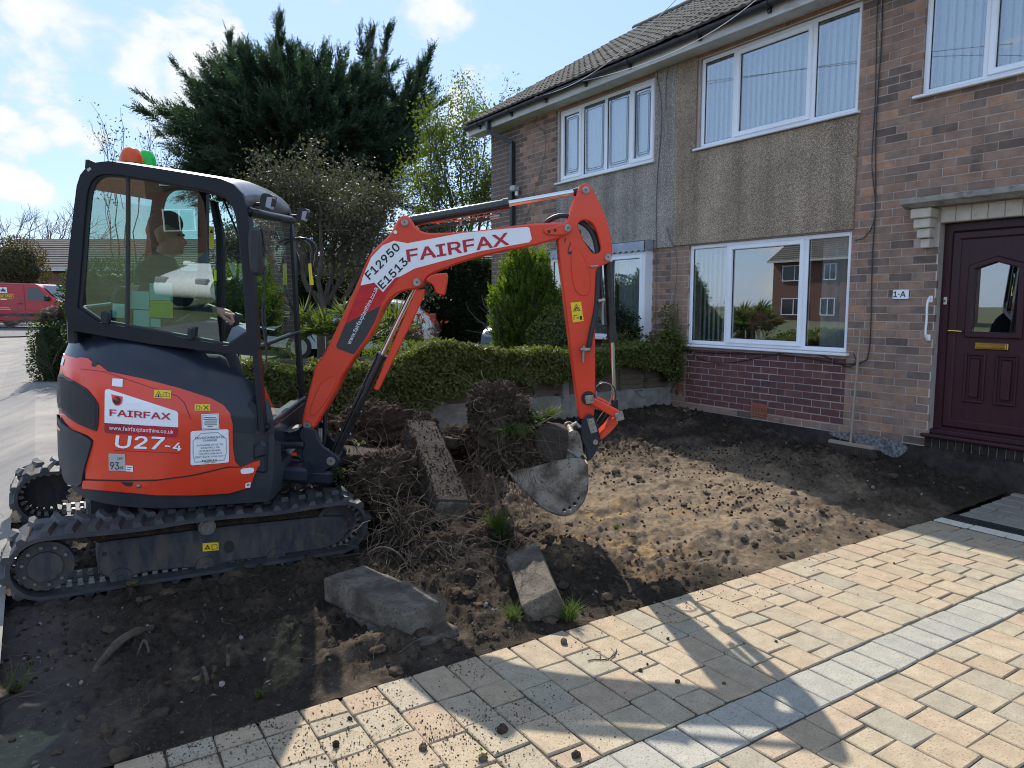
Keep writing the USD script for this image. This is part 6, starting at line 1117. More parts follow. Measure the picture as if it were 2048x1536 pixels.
for v_ in (.125, -.150): obj('bucket_ear', plate(ear, v_, v_ + .025, .004, 1, vm=.15), M['bucket'], bk, smooth=28)
pin(UP(zb([(1556, 318)]), .15)[0], -.15, .158, .022, parent=bk, mt='bucket')
obj('back_plate', plate(zb([(1510, 395), (1520, 390), (1605, 446), (1590, 455)]), -.14, .16, .003, vm=.16), M['steel'], bk)
for p in (zb([(1560, 250), (1580, 262)]), ): q = UP(zb([(1545, 262), (1570, 245), (1592, 268)]), .10); obj('hitch_catch', MB().add(*tube(W(np.c_[q[:, 0], np.full(3, .10), q[:, 1]]), .014, 10)), M['steel'], bk)

# --- the driver
import manifold3d as m3
def body(chains, refine=.035, sm=8):
    """Joint chains [(point, radius), ...] hulled bone by bone, merged and smoothed into one skin."""
    tot = None
    for ch_ in chains:
        for (a, ra), (b, rb) in zip(ch_[:-1], ch_[1:]):
            sa, sb = (m3.Manifold.sphere(r_, 16).translate(list(map(float, p))) for p, r_ in ((a, ra), (b, rb))); hb_ = m3.Manifold.batch_hull([sa, sb]); tot = hb_ if tot is None else tot + hb_
    mm = tot.refine_to_length(refine).to_mesh(); t_ = trimesh.Trimesh(mm.vert_properties[:, :3], mm.tri_verts); trimesh.smoothing.filter_taubin(t_, iterations=sm); return t_
hd = UP([(336, 470)], .06)[0]; Wl = lambda u, v, w: W(V3(u, v, w))
hu, hw = hd[0], hd[1]
person = thing('person', 'person in dark work clothes sitting in the excavator cab, hand on the joystick', 'person', Wl(hu - .05, .06, 1.2))
hipw = 1.24; hip = (hu - .10, .06, hipw); chest = (hu - .06, .06, hipw + .36); neck = (hu - .02, .06, hw - .13)
hn = UP([(436, 622), (462, 630)], .30); el = (hu + .10, .33, hipw + .20)
cl_ = body([[(Wl(*hip), .14), (Wl(hu - .09, .06, hipw + .18), .14), (Wl(*chest), .15), (Wl(hu - .045, .06, hw - .20), .10)], [(Wl(hu - .06, .24, hw - .24), .065), (Wl(*el), .052), (Wl(hn[0][0] - .05, .31, hn[0][1]), .040)], [(Wl(hu - .06, -.12, hw - .24), .065), (Wl(hu + .10, -.20, hipw + .20), .052), (Wl(hu + .34, -.18, hipw + .22), .040)],
    [(Wl(hu - .06, .24, hw - .24), .07), (Wl(hu - .06, -.12, hw - .24), .07)], [(Wl(hu - .08, .15, hipw - .04), .095), (Wl(hu + .36, .17, hipw + .0), .075), (Wl(hu + .44, .17, 1.06), .05)], [(Wl(hu - .08, -.03, hipw - .04), .095), (Wl(hu + .36, -.05, hipw + .0), .075), (Wl(hu + .44, -.05, 1.06), .05)]])
obj('clothes', cl_, M['clothes'], person, smooth=True)
skin = body([[(Wl(*neck), .058), (Wl(hu, .06, hw - .05), .055)], [(Wl(hu - .012, .06, hw + .035), .098), (Wl(hu + .035, .06, hw - .07), .066)], [(Wl(hu + .085, .06, hw - .015), .018), (Wl(hu + .108, .06, hw - .045), .016)], [(Wl(hu - .01, .155, hw - .01), .022), (Wl(hu - .012, .155, hw - .035), .018)], [(Wl(hu - .01, -.035, hw - .01), .022), (Wl(hu - .012, -.035, hw - .035), .018)], [(Wl(hu + .06, .06, hw - .10), .03), (Wl(hu + .075, .06, hw - .105), .024)]], .02, 6)
obj('head', skin, M['skin'], person, smooth=True)
obj('hair', body([[(Wl(hu - .03, .06, hw + .055), .098), (Wl(hu + .01, .06, hw + .075), .085)], [(Wl(hu - .055, .06, hw + .02), .085), (Wl(hu - .06, .06, hw - .03), .06)]], .03, 6), M['hair'], person, smooth=True)
h0, h1 = hn; hv = .31; uu = lambda t, dw=0, dv=0: Wl(h0[0] + (h1[0] - h0[0]) * t, hv + dv, h0[1] + (h1[1] - h0[1]) * t + dw)
ch_ = [[(uu(-.7), .030), (uu(0), .027), (uu(.45), .032), (uu(.8), .030)]]
for k_, (dv, L) in enumerate(((.030, 1.0), (.012, 1.12), (-.008, 1.08), (-.026, .95))): ch_.append([(uu(.75, .005, dv), .0115), (uu(.75 + .42 * L, .004, dv), .0105), (uu(.78 + .58 * L, -.030, dv), .0095), (uu(.62 + .50 * L, -.052, dv * .9), .0085)])
ch_.append([(uu(.3, 0, .028), .014), (uu(.75, -.024, .040), .0115), (uu(1.15, -.034, .030), .0095)])
obj('hand', body(ch_, .006, 4), M['skin'], person, smooth=True)
for e_ in (.033, -.033): obj('eye', lumps(np.array([Wl(hu + .085, .06 + e_, hw + .005)]), np.array([.011]), np.random.default_rng(0), ICO, 1, 0), M['ink'], person, smooth=True)
# ---------------------------------------------------------------- foliage helpers
def leaves(P, N, L, Wd, g, fold=.25, face=None):
    """One folded leaf (two triangles) at every point P, its blade running along N, size L x Wd."""
    n = len(P); N = N / np.maximum(np.linalg.norm(N, axis=1, keepdims=True), 1e-9); L = np.broadcast_to(L, n)[:, None]; Wd = np.broadcast_to(Wd, n)[:, None]
    a = g.normal(size=(n, 3)) if face is None else face + .55 * g.normal(size=(n, 3)); S = np.cross(N, a); S /= np.maximum(np.linalg.norm(S, axis=1, keepdims=True), 1e-9); B = np.cross(S, N)
    v = np.stack([P, P + N * L * .45 + S * Wd * .5 + B * fold * Wd, P + N * L, P + N * L * .45 - S * Wd * .5 + B * fold * Wd], 1).reshape(-1, 3)
    f = np.array([[0, 1, 2], [0, 2, 3]])[None] + (np.arange(n) * 4)[:, None, None]; return v, f.reshape(-1, 3)
def unit(a): return a / np.maximum(np.linalg.norm(a, axis=-1, keepdims=True), 1e-9)
def sphere_dirs(n, g): return unit(g.normal(size=(n, 3)))
def sprays(P, D, L, g, k=16, lw=.16, droop=.25, flat=True, ll=.34):
    """Feathery shoots: an axis from P along D of length L with k leaflets in two ranks."""
    n = len(P); D = unit(D); S = unit(np.cross(D, g.normal(size=(n, 3)))); t = (np.arange(k) // 2 + .7) / (k / 2 + .7); sg = np.where(np.arange(k) % 2, 1, -1)
    L = np.broadcast_to(L, n)[:, None]
    base = P[:, None] + D[:, None] * (L * t[None])[..., None]; base[..., 2] -= droop * (L * t[None] ** 2) * .6
    dirn = D[:, None] * .75 + S[:, None] * (sg * .8)[None, :, None] + .25 * g.normal(size=(n, k, 3)); ln = L * ll * (1.15 - t[None] * .75)
    return leaves(base.reshape(-1, 3), dirn.reshape(-1, 3), ln.ravel(), ln.ravel() * lw / ll * 1.0, g, .15)
def twigs(paths, r, n=4): 
    mb = MB()
    for p in paths: mb.add(*tube(p, np.linspace(r, r * .35, len(p)) if np.isscalar(r) else r, n, False))
    return mb
def limb(a, b, g, k=6, wob=.06):
    a, b = np.array(a, float), np.array(b, float); t = np.linspace(0, 1, k)[:, None]; L = np.linalg.norm(b - a); return a + (b - a) * t + g.normal(size=(k, 3)) * wob * L * np.sin(t * np.pi)
def branching(a, d, L, r, g, depth, out, spread=.55, up=.12, kids=(2, 4)):
    b = a + d * L; p = limb(a, b, g, 4, .06); out.append((p, r))
    if depth == 0: return
    for _ in range(g.integers(*kids)):
        s = g.uniform(.45, 1.0); o = a + (b - a) * s; nd = unit(d + spread * g.normal(size=3) + V3(0, 0, up)); branching(o, nd, L * g.uniform(.55, .8), r * .6, g, depth - 1, out, spread, up, kids)
    nd = unit(d + .25 * g.normal(size=3)); branching(b, nd, L * .7, r * .62, g, depth - 1, out, spread, up, kids)
def branches_mesh(out, n=4):
    mb = MB()
    for p, r in out: mb.add(*tube(p, np.linspace(r, r * .6, len(p)), n if r > .008 else 3, False))
    return mb
def gz(P): return float(far_z(P[0], P[1]))

# --- boundary fence with its ivy hedge
FY = 7.20; g = np.random.default_rng(41)
F = thing('garden_fence', 'low boundary fence with concrete posts, gravel boards and brown waney wooden panels', 'fence', (4.5, FY, .3))
px0 = [at(862, 850, 'Y', FY)[0], at(1127, 830, 'Y', FY)[0], at(1336, 760, 'Y', FY)[0]]; px0 = [2 * px0[0] - px0[1]] + px0
for x in px0: obj('concrete_post', MB().box((x - .05, FY - .055, -.1), (x + .05, FY + .045, 1.26 if x > 7 else 1.12), .012), M['concrete'], F)
for xa, xb in zip(px0[:-1], px0[1:]):
    obj('gravel_board', MB().box((xa + .045, FY - .03, -.05), (xb - .045, FY + .02, .61), .008), M['concrete'], F)
    for k in range(8):
        z = .612 + k * .068; n = 24; xs_ = np.linspace(xa + .05, xb - .05, n); lo = z + .010 * (fbm(np.c_[xs_ * 4, np.full(n, k * 3.1), xs_ * 0], 3, 4) - .5) * 2; hi = np.full(n, z + .085); yf = FY - .012 - .010
        v = np.vstack([np.c_[xs_, np.full(n, yf - .006), lo], np.c_[xs_, np.full(n, yf + .010), hi], np.c_[xs_, np.full(n, yf + .008), lo], np.c_[xs_, np.full(n, yf + .022), hi]]); j = np.arange(n - 1)
        obj('slat', (v, np.vstack([np.c_[j, j + 1, n + j + 1, n + j], np.c_[2 * n + j, 3 * n + j, 3 * n + j + 1, 2 * n + j + 1], np.c_[j, 2 * n + j, 2 * n + j + 1, j + 1]])), M['fence_wood'], F)
    for s in (.25, .5, .75): x = xa + (xb - xa) * s; obj('batten', MB().box((x - .018, FY - .045, .60), (x + .018, FY - .026, 1.15), .004), M['fence_wood'], F)
def hedge_points(n, x0, x1, y0, y1, zlo, zhi, g):
    """Points on and just inside the skin of a clipped hedge whose top and foot vary along x."""
    s = g.random(n); x = g.uniform(x0, x1, n); lo, hi = zlo(x), zhi(x) + .05 * (fbm(np.c_[x * 2.2, 0 * x, 0 * x], 3, 9) - .5) * 2
    face = s < .55; top = (s >= .55) & (s < .9); y = np.where(face, y0, g.uniform(y0, y1, n)); z = np.where(top, hi, lo + (hi - lo) * g.random(n))
    bul = .12 * (fbm(np.c_[x * 3, y * 3, z * 3], 3, 5) - .5) * 2; d = np.abs(g.normal(0, .05, n)); y = np.where(face, y + bul + d, y); z = np.where(top, z + bul - d, z)
    nrm = np.where(face[:, None], V3(0, -1, .5), np.where(top[:, None], V3(0, -.2, 1), V3(0, 1, .3))); return np.c_[x, y, z], nrm
hx = np.array([1.55, 2.2, 2.9, 3.4, 3.8, 4.3, 5.1, 5.7, 6.2, 6.7, 7.12]); htop = np.array([1.16, 1.12, 1.13, 1.22, 1.29, 1.22, 1.18, 1.16, 1.18, 1.15, 1.20]); hlo = np.array([.44, .46, .50, .58, .74, .82, .80, .84, .94, .92, .70])
HD = thing('ivy_hedge', 'variegated ivy hedge growing over the top of the boundary fence', 'hedge', (4, FY, 1))
zlo_ = lambda x: np.interp(x, hx, hlo) + .10 * (fbm(np.c_[x * 5, 0 * x, 0 * x], 3, 1) - .5) * 2; zhi_ = lambda x: np.interp(x, hx, htop)
P, N = hedge_points(34000, 1.55, 7.12, FY - .20, FY + .22, zlo_, zhi_, g)
obj('ivy_leaves', leaves(P, N * .15 + .8 * sphere_dirs(len(P), g) + V3(0, 0, -.45), g.uniform(.025, .055, len(P)), g.uniform(.022, .046, len(P)), g, .2, N), M['ivy'], HD, kind='stuff')
out = [];  [branching(np.array([x, FY + .1, .4]), unit(V3(g.normal() * .4, -.1, 1)), .32, .012, g, 2, out, .7) for x in np.arange(1.6, 7, .28)]
obj('stems', branches_mesh(out), M['bark'], HD, kind='stuff')
P = np.c_[g.uniform(1.6, 7.1, 9000), g.uniform(FY - .12, FY + .2, 9000), np.zeros(9000)]; P[:, 2] = zlo_(P[:, 0]) + .05 + (zhi_(P[:, 0]) - zlo_(P[:, 0]) - .1) * g.random(9000); obj('inner_leaves', leaves(P, sphere_dirs(9000, g), .06, .05, g), M['ivy'], HD, kind='stuff')
IV = thing('climbing_ivy', 'ivy climbing the brick wall at the house end of the fence', 'ivy', (7.1, 7.1, 1))
n = 2600; s = g.random(n); P = np.c_[7.16 - np.abs(g.normal(0, .07, n)), 7.10 + g.normal(0, .10, n) - .1 * (s < .4), np.where(s < .55, g.uniform(.72, 1.30, n), 1.28 + .45 * g.random(n) ** 2)]; P[:, 1] += np.where(P[:, 2] > 1.3, (P[:, 2] - 1.3) * .1, 0)
k = g.random(n) < np.where(P[:, 2] > 1.35, .35, 1); P = P[k]
obj('ivy_leaves', leaves(P, V3(-1, -.6, -.2) + .9 * sphere_dirs(len(P), g), g.uniform(.03, .055, len(P)), g.uniform(.025, .045, len(P)), g, .2, np.repeat(V3(-.7, -.7, .3)[None], len(P), 0)), M['ivy'], IV, kind='stuff')
obj('stems', twigs([limb((7.19, 7.12 + .1 * g.normal(), .5), (7.195, 7.2 + .15 * g.normal(), 1.3 + .6 * g.random()), g, 7, .05) for _ in range(7)], .007), M['bark'], IV, kind='stuff')
# dark little holly spray in front of the bay window
HO = thing('holly_sprig', 'thin dark leafy sprig standing in front of the neighbour bay window', 'shrub', (6.9, 7.7, 1.2)); hb0 = at(1228, 660, 'Y', 7.75); out = []; [branching(hb0 + V3(.03 * q, 0, -.3), unit(V3(.15 * g.normal(), 0, 1)), .30, .006, g, 2, out, .4) for q in (-1, 0, 1)]
obj('stems', branches_mesh(out), M['bark'], HO); ends = np.vstack([p[-2:] for p, _ in out]); ends = np.repeat(ends, 8, 0) + g.normal(0, .03, (len(ends) * 8, 3)); obj('foliage', leaves(ends, sphere_dirs(len(ends), g), .045, .026, g), M['dark_leaf'], HO, kind='stuff')

# --- shrubs just behind the fence
def bush(name, label, cat, c, rad, n, mt, leaf, g, upw=.5, kind_='leaf', core=True, z0=None, k=14, lumpy=.25):
    """Shrub: an uneven crown of leaves or shoots round c, on stems from the ground."""
    c, rad = np.array(c, float), np.array(rad, float); z0 = gz(c) if z0 is None else z0; o = thing(name, label, cat, (c[0], c[1], z0))
    d = sphere_dirs(n, g); r = (1 - .42 * g.random(n) ** 2.2) * (1 + lumpy * (fbm(d * 2.6 + c, 3, 3) - .5) * 2.4); P = c + d * rad * r[:, None]; k_ = P[:, 2] > z0 + .02; P, d = P[k_], d[k_]
    if kind_ == 'leaf': mm = leaves(P, d * .5 + .8 * sphere_dirs(len(P), g) + V3(0, 0, upw * .4), leaf * g.uniform(.7, 1.3, len(P)), leaf * .55 * g.uniform(.7, 1.3, len(P)), g, .25, d + V3(0, 0, .4))
    else: mm = sprays(P - d * leaf * .5, d * .8 + V3(0, 0, upw) + .25 * sphere_dirs(len(P), g), leaf * g.uniform(.7, 1.4, len(P)), g, k, droop=.05)
    obj('foliage', mm, M[mt], o, kind='stuff'); out = []
    for _ in range(7): branching(np.array([c[0], c[1], z0]) + g.normal(0, .12, 3) * rad * V3(1, 1, 0), unit(V3(g.normal() * .4, g.normal() * .4, 1)), rad[2] * .75, max(.012, rad[2] * .02), g, 2, out, .5)
    obj('stem', branches_mesh(out), M['bark'], o)
    if core:
        ic = trimesh.creation.icosphere(3, 1.0); v = np.array(ic.vertices); v = c + v * rad * (.66 * (1 + lumpy * (fbm(v * 2.6 + c, 3, 3) - .5) * 2.4))[:, None]; obj('inner_foliage', (v, np.array(ic.faces)), M[mt if mt in ('conifer', 'dark_leaf') else 'mid_leaf'], o, smooth=True)
    return o
g = np.random.default_rng(51)
tc = at(1052, 600, 'Y', 8.6); bush('thuja_bush', 'bright golden green conical thuja bush behind the fence, left of the digger arm', 'bush', (tc[0], 8.6, 1.45), (.54, .50, 1.06), 2600, 'thuja', .17, g, 1.4, 'spray', True, k=14)
vc_ = at(1108, 665, 'Y', 7.95); bush('euonymus_shrub', 'grey green variegated shrub under the thuja, behind the digger arm', 'shrub', (vc_[0], 7.95, 1.18), (.36, .3, .50), 3600, 'ivy', .045, g)
ec = at(1275, 690, 'Y', 7.75); bush('evergreen_shrub', 'yellow tipped shrub below the neighbour bay window', 'shrub', (ec[0], 7.75, 1.1), (.55, .28, .30), 3200, 'ivy', .05, g)
def palm(label, c, n, L, g):
    o = thing('fan_palm', label, 'palm', (c[0], c[1], gz(c))); obj('trunk', MB().add(*tube([(c[0], c[1], gz(c)), (c[0] + .02, c[1], c[2])], [.10, .08], 10)), M['bark'], o); mb, st_ = MB(), []
    for _ in range(n):
        d = unit(np.array([g.normal(), g.normal(), .35 + .5 * g.random()])); Lp = L * g.uniform(.5, .95); p = np.array(c) + d * Lp + V3(0, 0, -.12 * Lp); st_.append(np.array([c, (np.array(c) + p) / 2 + V3(0, 0, .05), p]))
        s = unit(np.cross(d, V3(0, 0, 1) + .3 * g.normal(size=3))); k = 26; a = np.linspace(-1.9, 1.9, k)[:, None]; D_ = d * np.cos(a) + s * np.sin(a); D_[:, 2] -= .12; mb.add(*leaves(np.repeat(p[None], k, 0), D_ + .05 * g.normal(size=(k, 3)), L * g.uniform(.6, .75, k), .030, g, .1))
    obj('fronds', mb, M['palm'], o, kind='stuff'); obj('leaf_stalks', twigs(st_, .009), M['mid_leaf'], o, kind='stuff')
c_ = at(662, 668, 'Y', 9.2); palm('spiky fan palm behind the hedge, left of the boom', (c_[0], 9.2, c_[2]), 26, .46, g)
c_ = at(775, 680, 'Y', 8.9); palm('spiky fan palm behind the hedge, seen between boom and its cylinder', (c_[0], 8.9, c_[2]), 22, .42, g)
c_ = at(850, 668, 'Y', 8.3); o = thing('photinia_shrub', 'slender shrub with red young leaves rising over the hedge', 'shrub', (c_[0], 8.3, .4)); out = []; [branching(np.array([c_[0] + .07 * q, 8.3, .9]), unit(V3(.15 * g.normal(), .1 * g.normal(), 1)), .34, .007, g, 2, out, .35) for q in range(-3, 4)]
obj('stem', branches_mesh(out), M['bark'], o); ends = np.vstack([p[-2:] for p, _ in out]); ends = ends[::3] + g.normal(0, .02, ends[::3].shape); k = ends[:, 2] > 1.33; obj('red_leaves', leaves(ends[k], sphere_dirs(k.sum(), g) + V3(0, 0, .3), .075, .034, g), M['red_leaf'], o, kind='stuff'); obj('green_leaves', leaves(ends[~k], sphere_dirs((~k).sum(), g), .065, .032, g), M['lime_leaf'], o, kind='stuff')
bush('low_shrub', 'pale leafy shrub topping the hedge beside the red leaved shrub', 'shrub', at(800, 700, 'Y', 7.9) + V3(0, 0, -.12), (.5, .3, .22), 1500, 'lime_leaf', .05, g, core=False)

# --- trees
def conifer(c, g, DD):
    """Many-topped conifer: leaders, upswept side limbs and feathery two-ranked sprays; DD is its distance."""
    K = DD / 21.5; o = thing('conifer_tree', 'large dark many-topped conifer tree towering behind the excavator cab', 'tree', c); zt = c[2]; P, D, L, st_ = [], [], [], []
    tops = [depth(x, y, dd * K) for x, y, dd in ((478, 96, 22), (555, 36, 21.5), (612, 118, 20.5), (652, 125, 21), (705, 140, 20), (742, 60, 21), (778, 55, 22), (862, 98, 22.5), (420, 160, 21.5), (520, 130, 20.3), (820, 150, 20.6), (455, 70, 21.8), (590, 90, 21.3), (840, 130, 21))]
    cc = depth(600, 300, DD); rad = V3(3.55, 3.4, 2.45) * K
    def limbs(a, tip, n, spread, l0, l1, k=9, sag=-.10):
        ax = limb(a, tip, g, k, .03); ax[:, 2] += sag * K * np.sin(np.linspace(0, np.pi, k)); s = g.uniform(.15, 1, n); b = np.stack([np.interp(s, np.linspace(0, 1, k), ax[:, q]) for q in range(3)], -1); d = unit(tip - a)
        P.append(b); D.append(d * .9 + spread * sphere_dirs(n, g) + V3(0, 0, .25)); L.append(K * g.uniform(l0, l1, n) * (1.15 - .5 * s)); return ax
    for tp in tops:
        foot = np.array([*(cc[:2] + (tp[:2] - cc[:2]) * .3), zt + .3]); st_.append(limb(foot, tp, g, 12, .02)); a = foot + (tp - foot) * .55
        limbs(a, tp, 150, .62, .35, .75); limbs(foot + (tp - foot) * .8, tp + V3(.1, -.05, .05) * K, 46, .40, .3, .55)
        for _ in range(5): b = foot + (tp - foot) * g.uniform(.6, .85); limbs(b, b + (unit(sphere_dirs(1, g)[0] * V3(1, 1, .3)) * .9 + V3(0, 0, .8)) * K * g.uniform(.6, 1.0), 34, .45, .3, .6)
    for _ in range(430):                                               # limbs of the body, sweeping out and up
        d = sphere_dirs(1, g)[0]
        if d @ CF > .45: continue
        r = .74 + .40 * float(fbm(d * 2.4, 3, 17)) + .10 * g.normal() * (g.random() < .4); tip = cc + d * rad * r + V3(0, 0, .25 * K)
        if tip[2] < zt + 2.0 * K * .8: continue
        limbs(cc + d * rad * .38 + V3(0, 0, -.3 * K), tip, 58, .50, .35, .80)
    d = sphere_dirs(2600, g); d = d[d @ CF < .2]; r = .46 + .36 * fbm(d * 2.4, 3, 17) + .12 * g.random(len(d)); Q = cc + d * rad * r[:, None]; k = Q[:, 2] > zt + 1.8 * K; P.append(Q[k]); D.append(d[k] * .7 + V3(0, 0, .5) + .5 * sphere_dirs(k.sum(), g)); L.append(K * g.uniform(.45, .95, k.sum()))
    for x, y in ((272, 184), (330, 232), (318, 264), (340, 300), (350, 330), (335, 208), (885, 205), (898, 200), (872, 258), (862, 300), (850, 350), (842, 420), (380, 168), (365, 222), (345, 125), (430, 105)):
        t = depth(x, y, DD); st_.append(limbs(cc + (t - cc) * .5 + V3(0, 0, -.35 * K), t, 52, .42, .3, .7))
    obj('crown', sprays(np.vstack(P), np.vstack(D), np.concatenate(L), g, 22, lw=.075, droop=.10, ll=.27), M['conifer'], o, kind='stuff'); obj('trunk', twigs(st_[:14], .13 * K, 8), M['bark'], o)
    ic = trimesh.creation.icosphere(4, 1.0); v = np.array(ic.vertices); v = cc + v * rad * (.40 + .34 * fbm(v * 2.4, 3, 17))[:, None]; v[:, 2] = np.maximum(v[:, 2], zt + 1.9 * K); obj('inner_foliage', (v, np.array(ic.faces)), M['conifer'], o, smooth=True)
g = np.random.default_rng(61); c_ = depth(600, 612, 35); conifer(V3(c_[0], c_[1], .6), g, 35)
def open_tree(name, label, px, dist, tops, rad, mt, n, leaf, g, trunk_px=None, br=.09, spread=.5, depth_=4, per=26):
    """Broadleaf tree with real limbs; the leaves sit on the twigs."""
    b = depth(px, 612, dist); b[2] = .4; o = thing(name, label, 'tree', b); out = []
    for (x, y) in tops:
        t = depth(x, y, dist + g.normal() * rad * .4); m_ = b + V3(g.normal() * .15, g.normal() * .15, 0); a1 = b + (t - b) * .50 + V3(0, 0, .25); fk = b + V3(0, 0, .9); out.append((np.vstack([limb(b, fk, g, 4, .02), limb(fk, a1, g, 7, .07)[1:]]), br)); branching(a1, unit(t - a1), np.linalg.norm(t - a1) * .62, br * .55, g, depth_ - 1, out, spread, .08)
    obj('trunk', branches_mesh([q for q in out if q[1] >= br * .5], 7), M['bark'], o, smooth=True); obj('twigs', branches_mesh([q for q in out if q[1] < br * .5], 3), M['bark' if mt != 'bare' else 'bare_twig'], o, kind='stuff')
    if n:
        tips = np.vstack([p[1:] for p, r in out if r < br * .3]); tips = tips[g.integers(0, len(tips), n)]; P = tips + g.normal(0, rad * .07, (n, 3)); obj('crown', leaves(P, sphere_dirs(n, g) + V3(0, 0, -.2), leaf * g.uniform(.6, 1.3, n), leaf * .5 * g.uniform(.6, 1.3, n), g), M[mt], o, kind='stuff')
    return o
g = np.random.default_rng(71)
open_tree('spreading_tree', 'grey green twiggy tree with spreading bare limbs right of the excavator cab', 640, 15.5, [(570, 400), (640, 385), (720, 395), (765, 450), (500, 490), (680, 440)], 2.2, 'twiggy', 24000, .085, g, br=.085, spread=.66, depth_=5)
open_tree('lime_green_tree', 'pale lime green tree in young leaf between the conifer and the house', 925, 27, [(880, 270), (920, 255), (960, 270), (980, 300), (860, 320), (900, 340), (950, 350), (990, 380), (850, 400), (900, 430), (960, 430), (860, 470)], 2.6, 'lime_leaf', 17000, .12, g, br=.08, spread=.55)
open_tree('bare_tree', 'leafless pale tree behind the bungalow roof, at the left edge', 30, 62, [(0, 455), (30, 450), (60, 455), (-30, 470), (85, 470)], 2, 'bare', 0, .1, g, br=.14, depth_=4)
open_tree('bare_tree', 'leafless pale tree behind the bungalow roof, beside the cab rear pillar', 120, 60, [(90, 460), (120, 445), (150, 450), (175, 465), (200, 470)], 2, 'bare', 0, .1, g, br=.14, depth_=4)
open_tree('young_tree', 'thin young tree seen over the cab roof and through its rear glass', 250, 14, [(222, 285), (243, 290), (287, 300), (333, 310), (205, 360)], 1.2, 'mid_leaf', 420, .06, g, br=.022, spread=.14, depth_=3)
for lab, px_c, y_c, dist, rad, n, mt, lf in (('bronze leaved bush in front of the bungalow at the left edge', 35, 535, 37, (1.35, 1.2, 1.5), 5200, 'brown_leaf', .12), ('rounded green bush seen through the rear half of the cab window', 215, 600, 13, (.75, .6, .75), 4200, 'mid_leaf', .07), ('leafy bush seen through the open front of the cab', 470, 610, 13.5, (.6, .5, .75), 3200, 'lime_leaf', .07), ('dark bush behind the cab window, below the operator', 350, 640, 13, (1.0, .6, .7), 3800, 'dark_leaf', .07)):
    p = depth(px_c, y_c, dist); bush('garden_bush', lab, 'bush', p, rad, n, mt, lf, g)
# end of the street hedge, topped by an upturned clump
p = depth(104, 715, 12.6); p[2] = .88; o = bush('street_hedge_end', 'scruffy hedge end by the footpath with a brown root clump on top', 'hedge', p, (.34, .40, .72), 3600, 'mid_leaf', .05, g, z0=.2, lumpy=.4)
out = []; [branching(p + V3(0, 0, .6), unit(V3(-1, -.6, .3 * g.normal())), .4, .006, g, 2, out, .5, -.1) for _ in range(7)]; obj('bare_twigs', branches_mesh(out), M['bare_twig'], o, kind='stuff')
ic = trimesh.creation.icosphere(3, 1.0); v = np.array(ic.vertices); v = p + V3(.05, 0, .68) + v * V3(.17, .15, .11) * (1 + 1.6 * (fbm(v * 3.5, 4, 6) - .5))[:, None]; obj('root_clump', (v, np.array(ic.faces)), M['root'], o, smooth=True)
# dark evergreen hedge closing the neighbour garden, and the hedge along the street
def far_hedge(label, a, b, h0, h1, th_, n, mt, lf, g):
    a, b = np.array(a), np.array(b); d = b - a; L = np.linalg.norm(d); d /= L; nn = np.array([d[1], -d[0]]); o = thing('evergreen_hedge', label, 'hedge', (*((a + b) / 2), h0)); s, q, z = g.uniform(0, L, n), g.random(n), g.uniform(h0, h1, n); face = q < .7
    off = np.where(face, th_ / 2, g.uniform(-th_ / 2, th_ / 2, n)); z = np.where(face, z, h1); bul = .28 * (fbm(np.c_[s * 1.3, z * 1.3, 0 * s], 3, 2) - .5) * 2; off = off + np.where(face, bul, 0); z = z + np.where(face, 0, bul)
    P = np.c_[a[0] + d[0] * s + nn[0] * off, a[1] + d[1] * s + nn[1] * off, z]; obj('foliage', leaves(P, np.r_[nn, .3] + .9 * sphere_dirs(n, g), lf * g.uniform(.7, 1.3, n), lf * .6, g), M[mt], o, kind='stuff')
    c4 = [a - nn * th_ * .3, b - nn * th_ * .3, b + nn * th_ * .3, a + nn * th_ * .3]; obj('inner_foliage', extrude(Polygon(c4), h0, h1 - .2, lambda q_: q_), M[mt], o)
hp = [depth(x, 612, d_)[:2] for x, d_ in ((500, 21), (870, 19.5), (1010, 17.5), (1260, 17))]
far_hedge('tall dark evergreen hedge behind the silver car', hp[0], hp[1], .4, 2.5, 1.2, 14000, 'dark_leaf', .12, g); far_hedge('dark evergreen hedge beyond the lawn, left of the house corner', hp[1], hp[2], .4, 2.75, 1.2, 11000, 'dark_leaf', .10, g)
sh = [depth(x, 612, d_)[:2] for x, d_ in ((150, 26), (480, 24))]; far_hedge('long clipped hedge along the street, seen through the cab', sh[0], sh[1], .4, 1.75, .9, 7000, 'mid_leaf', .10, g)
# lawn grass edge tufts behind the hedge
n = 2400; P = np.c_[g.uniform(5.0, 9.5, n), g.uniform(7.6, 11, n), np.full(n, .36)]; P[:, 2] = lawn_z(P[:, 0], P[:, 1]); obj('long_grass', leaves(P, V3(0, 0, 1) + .35 * g.normal(size=(n, 3)), g.uniform(.2, .75, n) ** 1.3, .012, g), M['grass'], None, kind='stuff', label='long grass growing behind the ivy hedge', cat='grass')
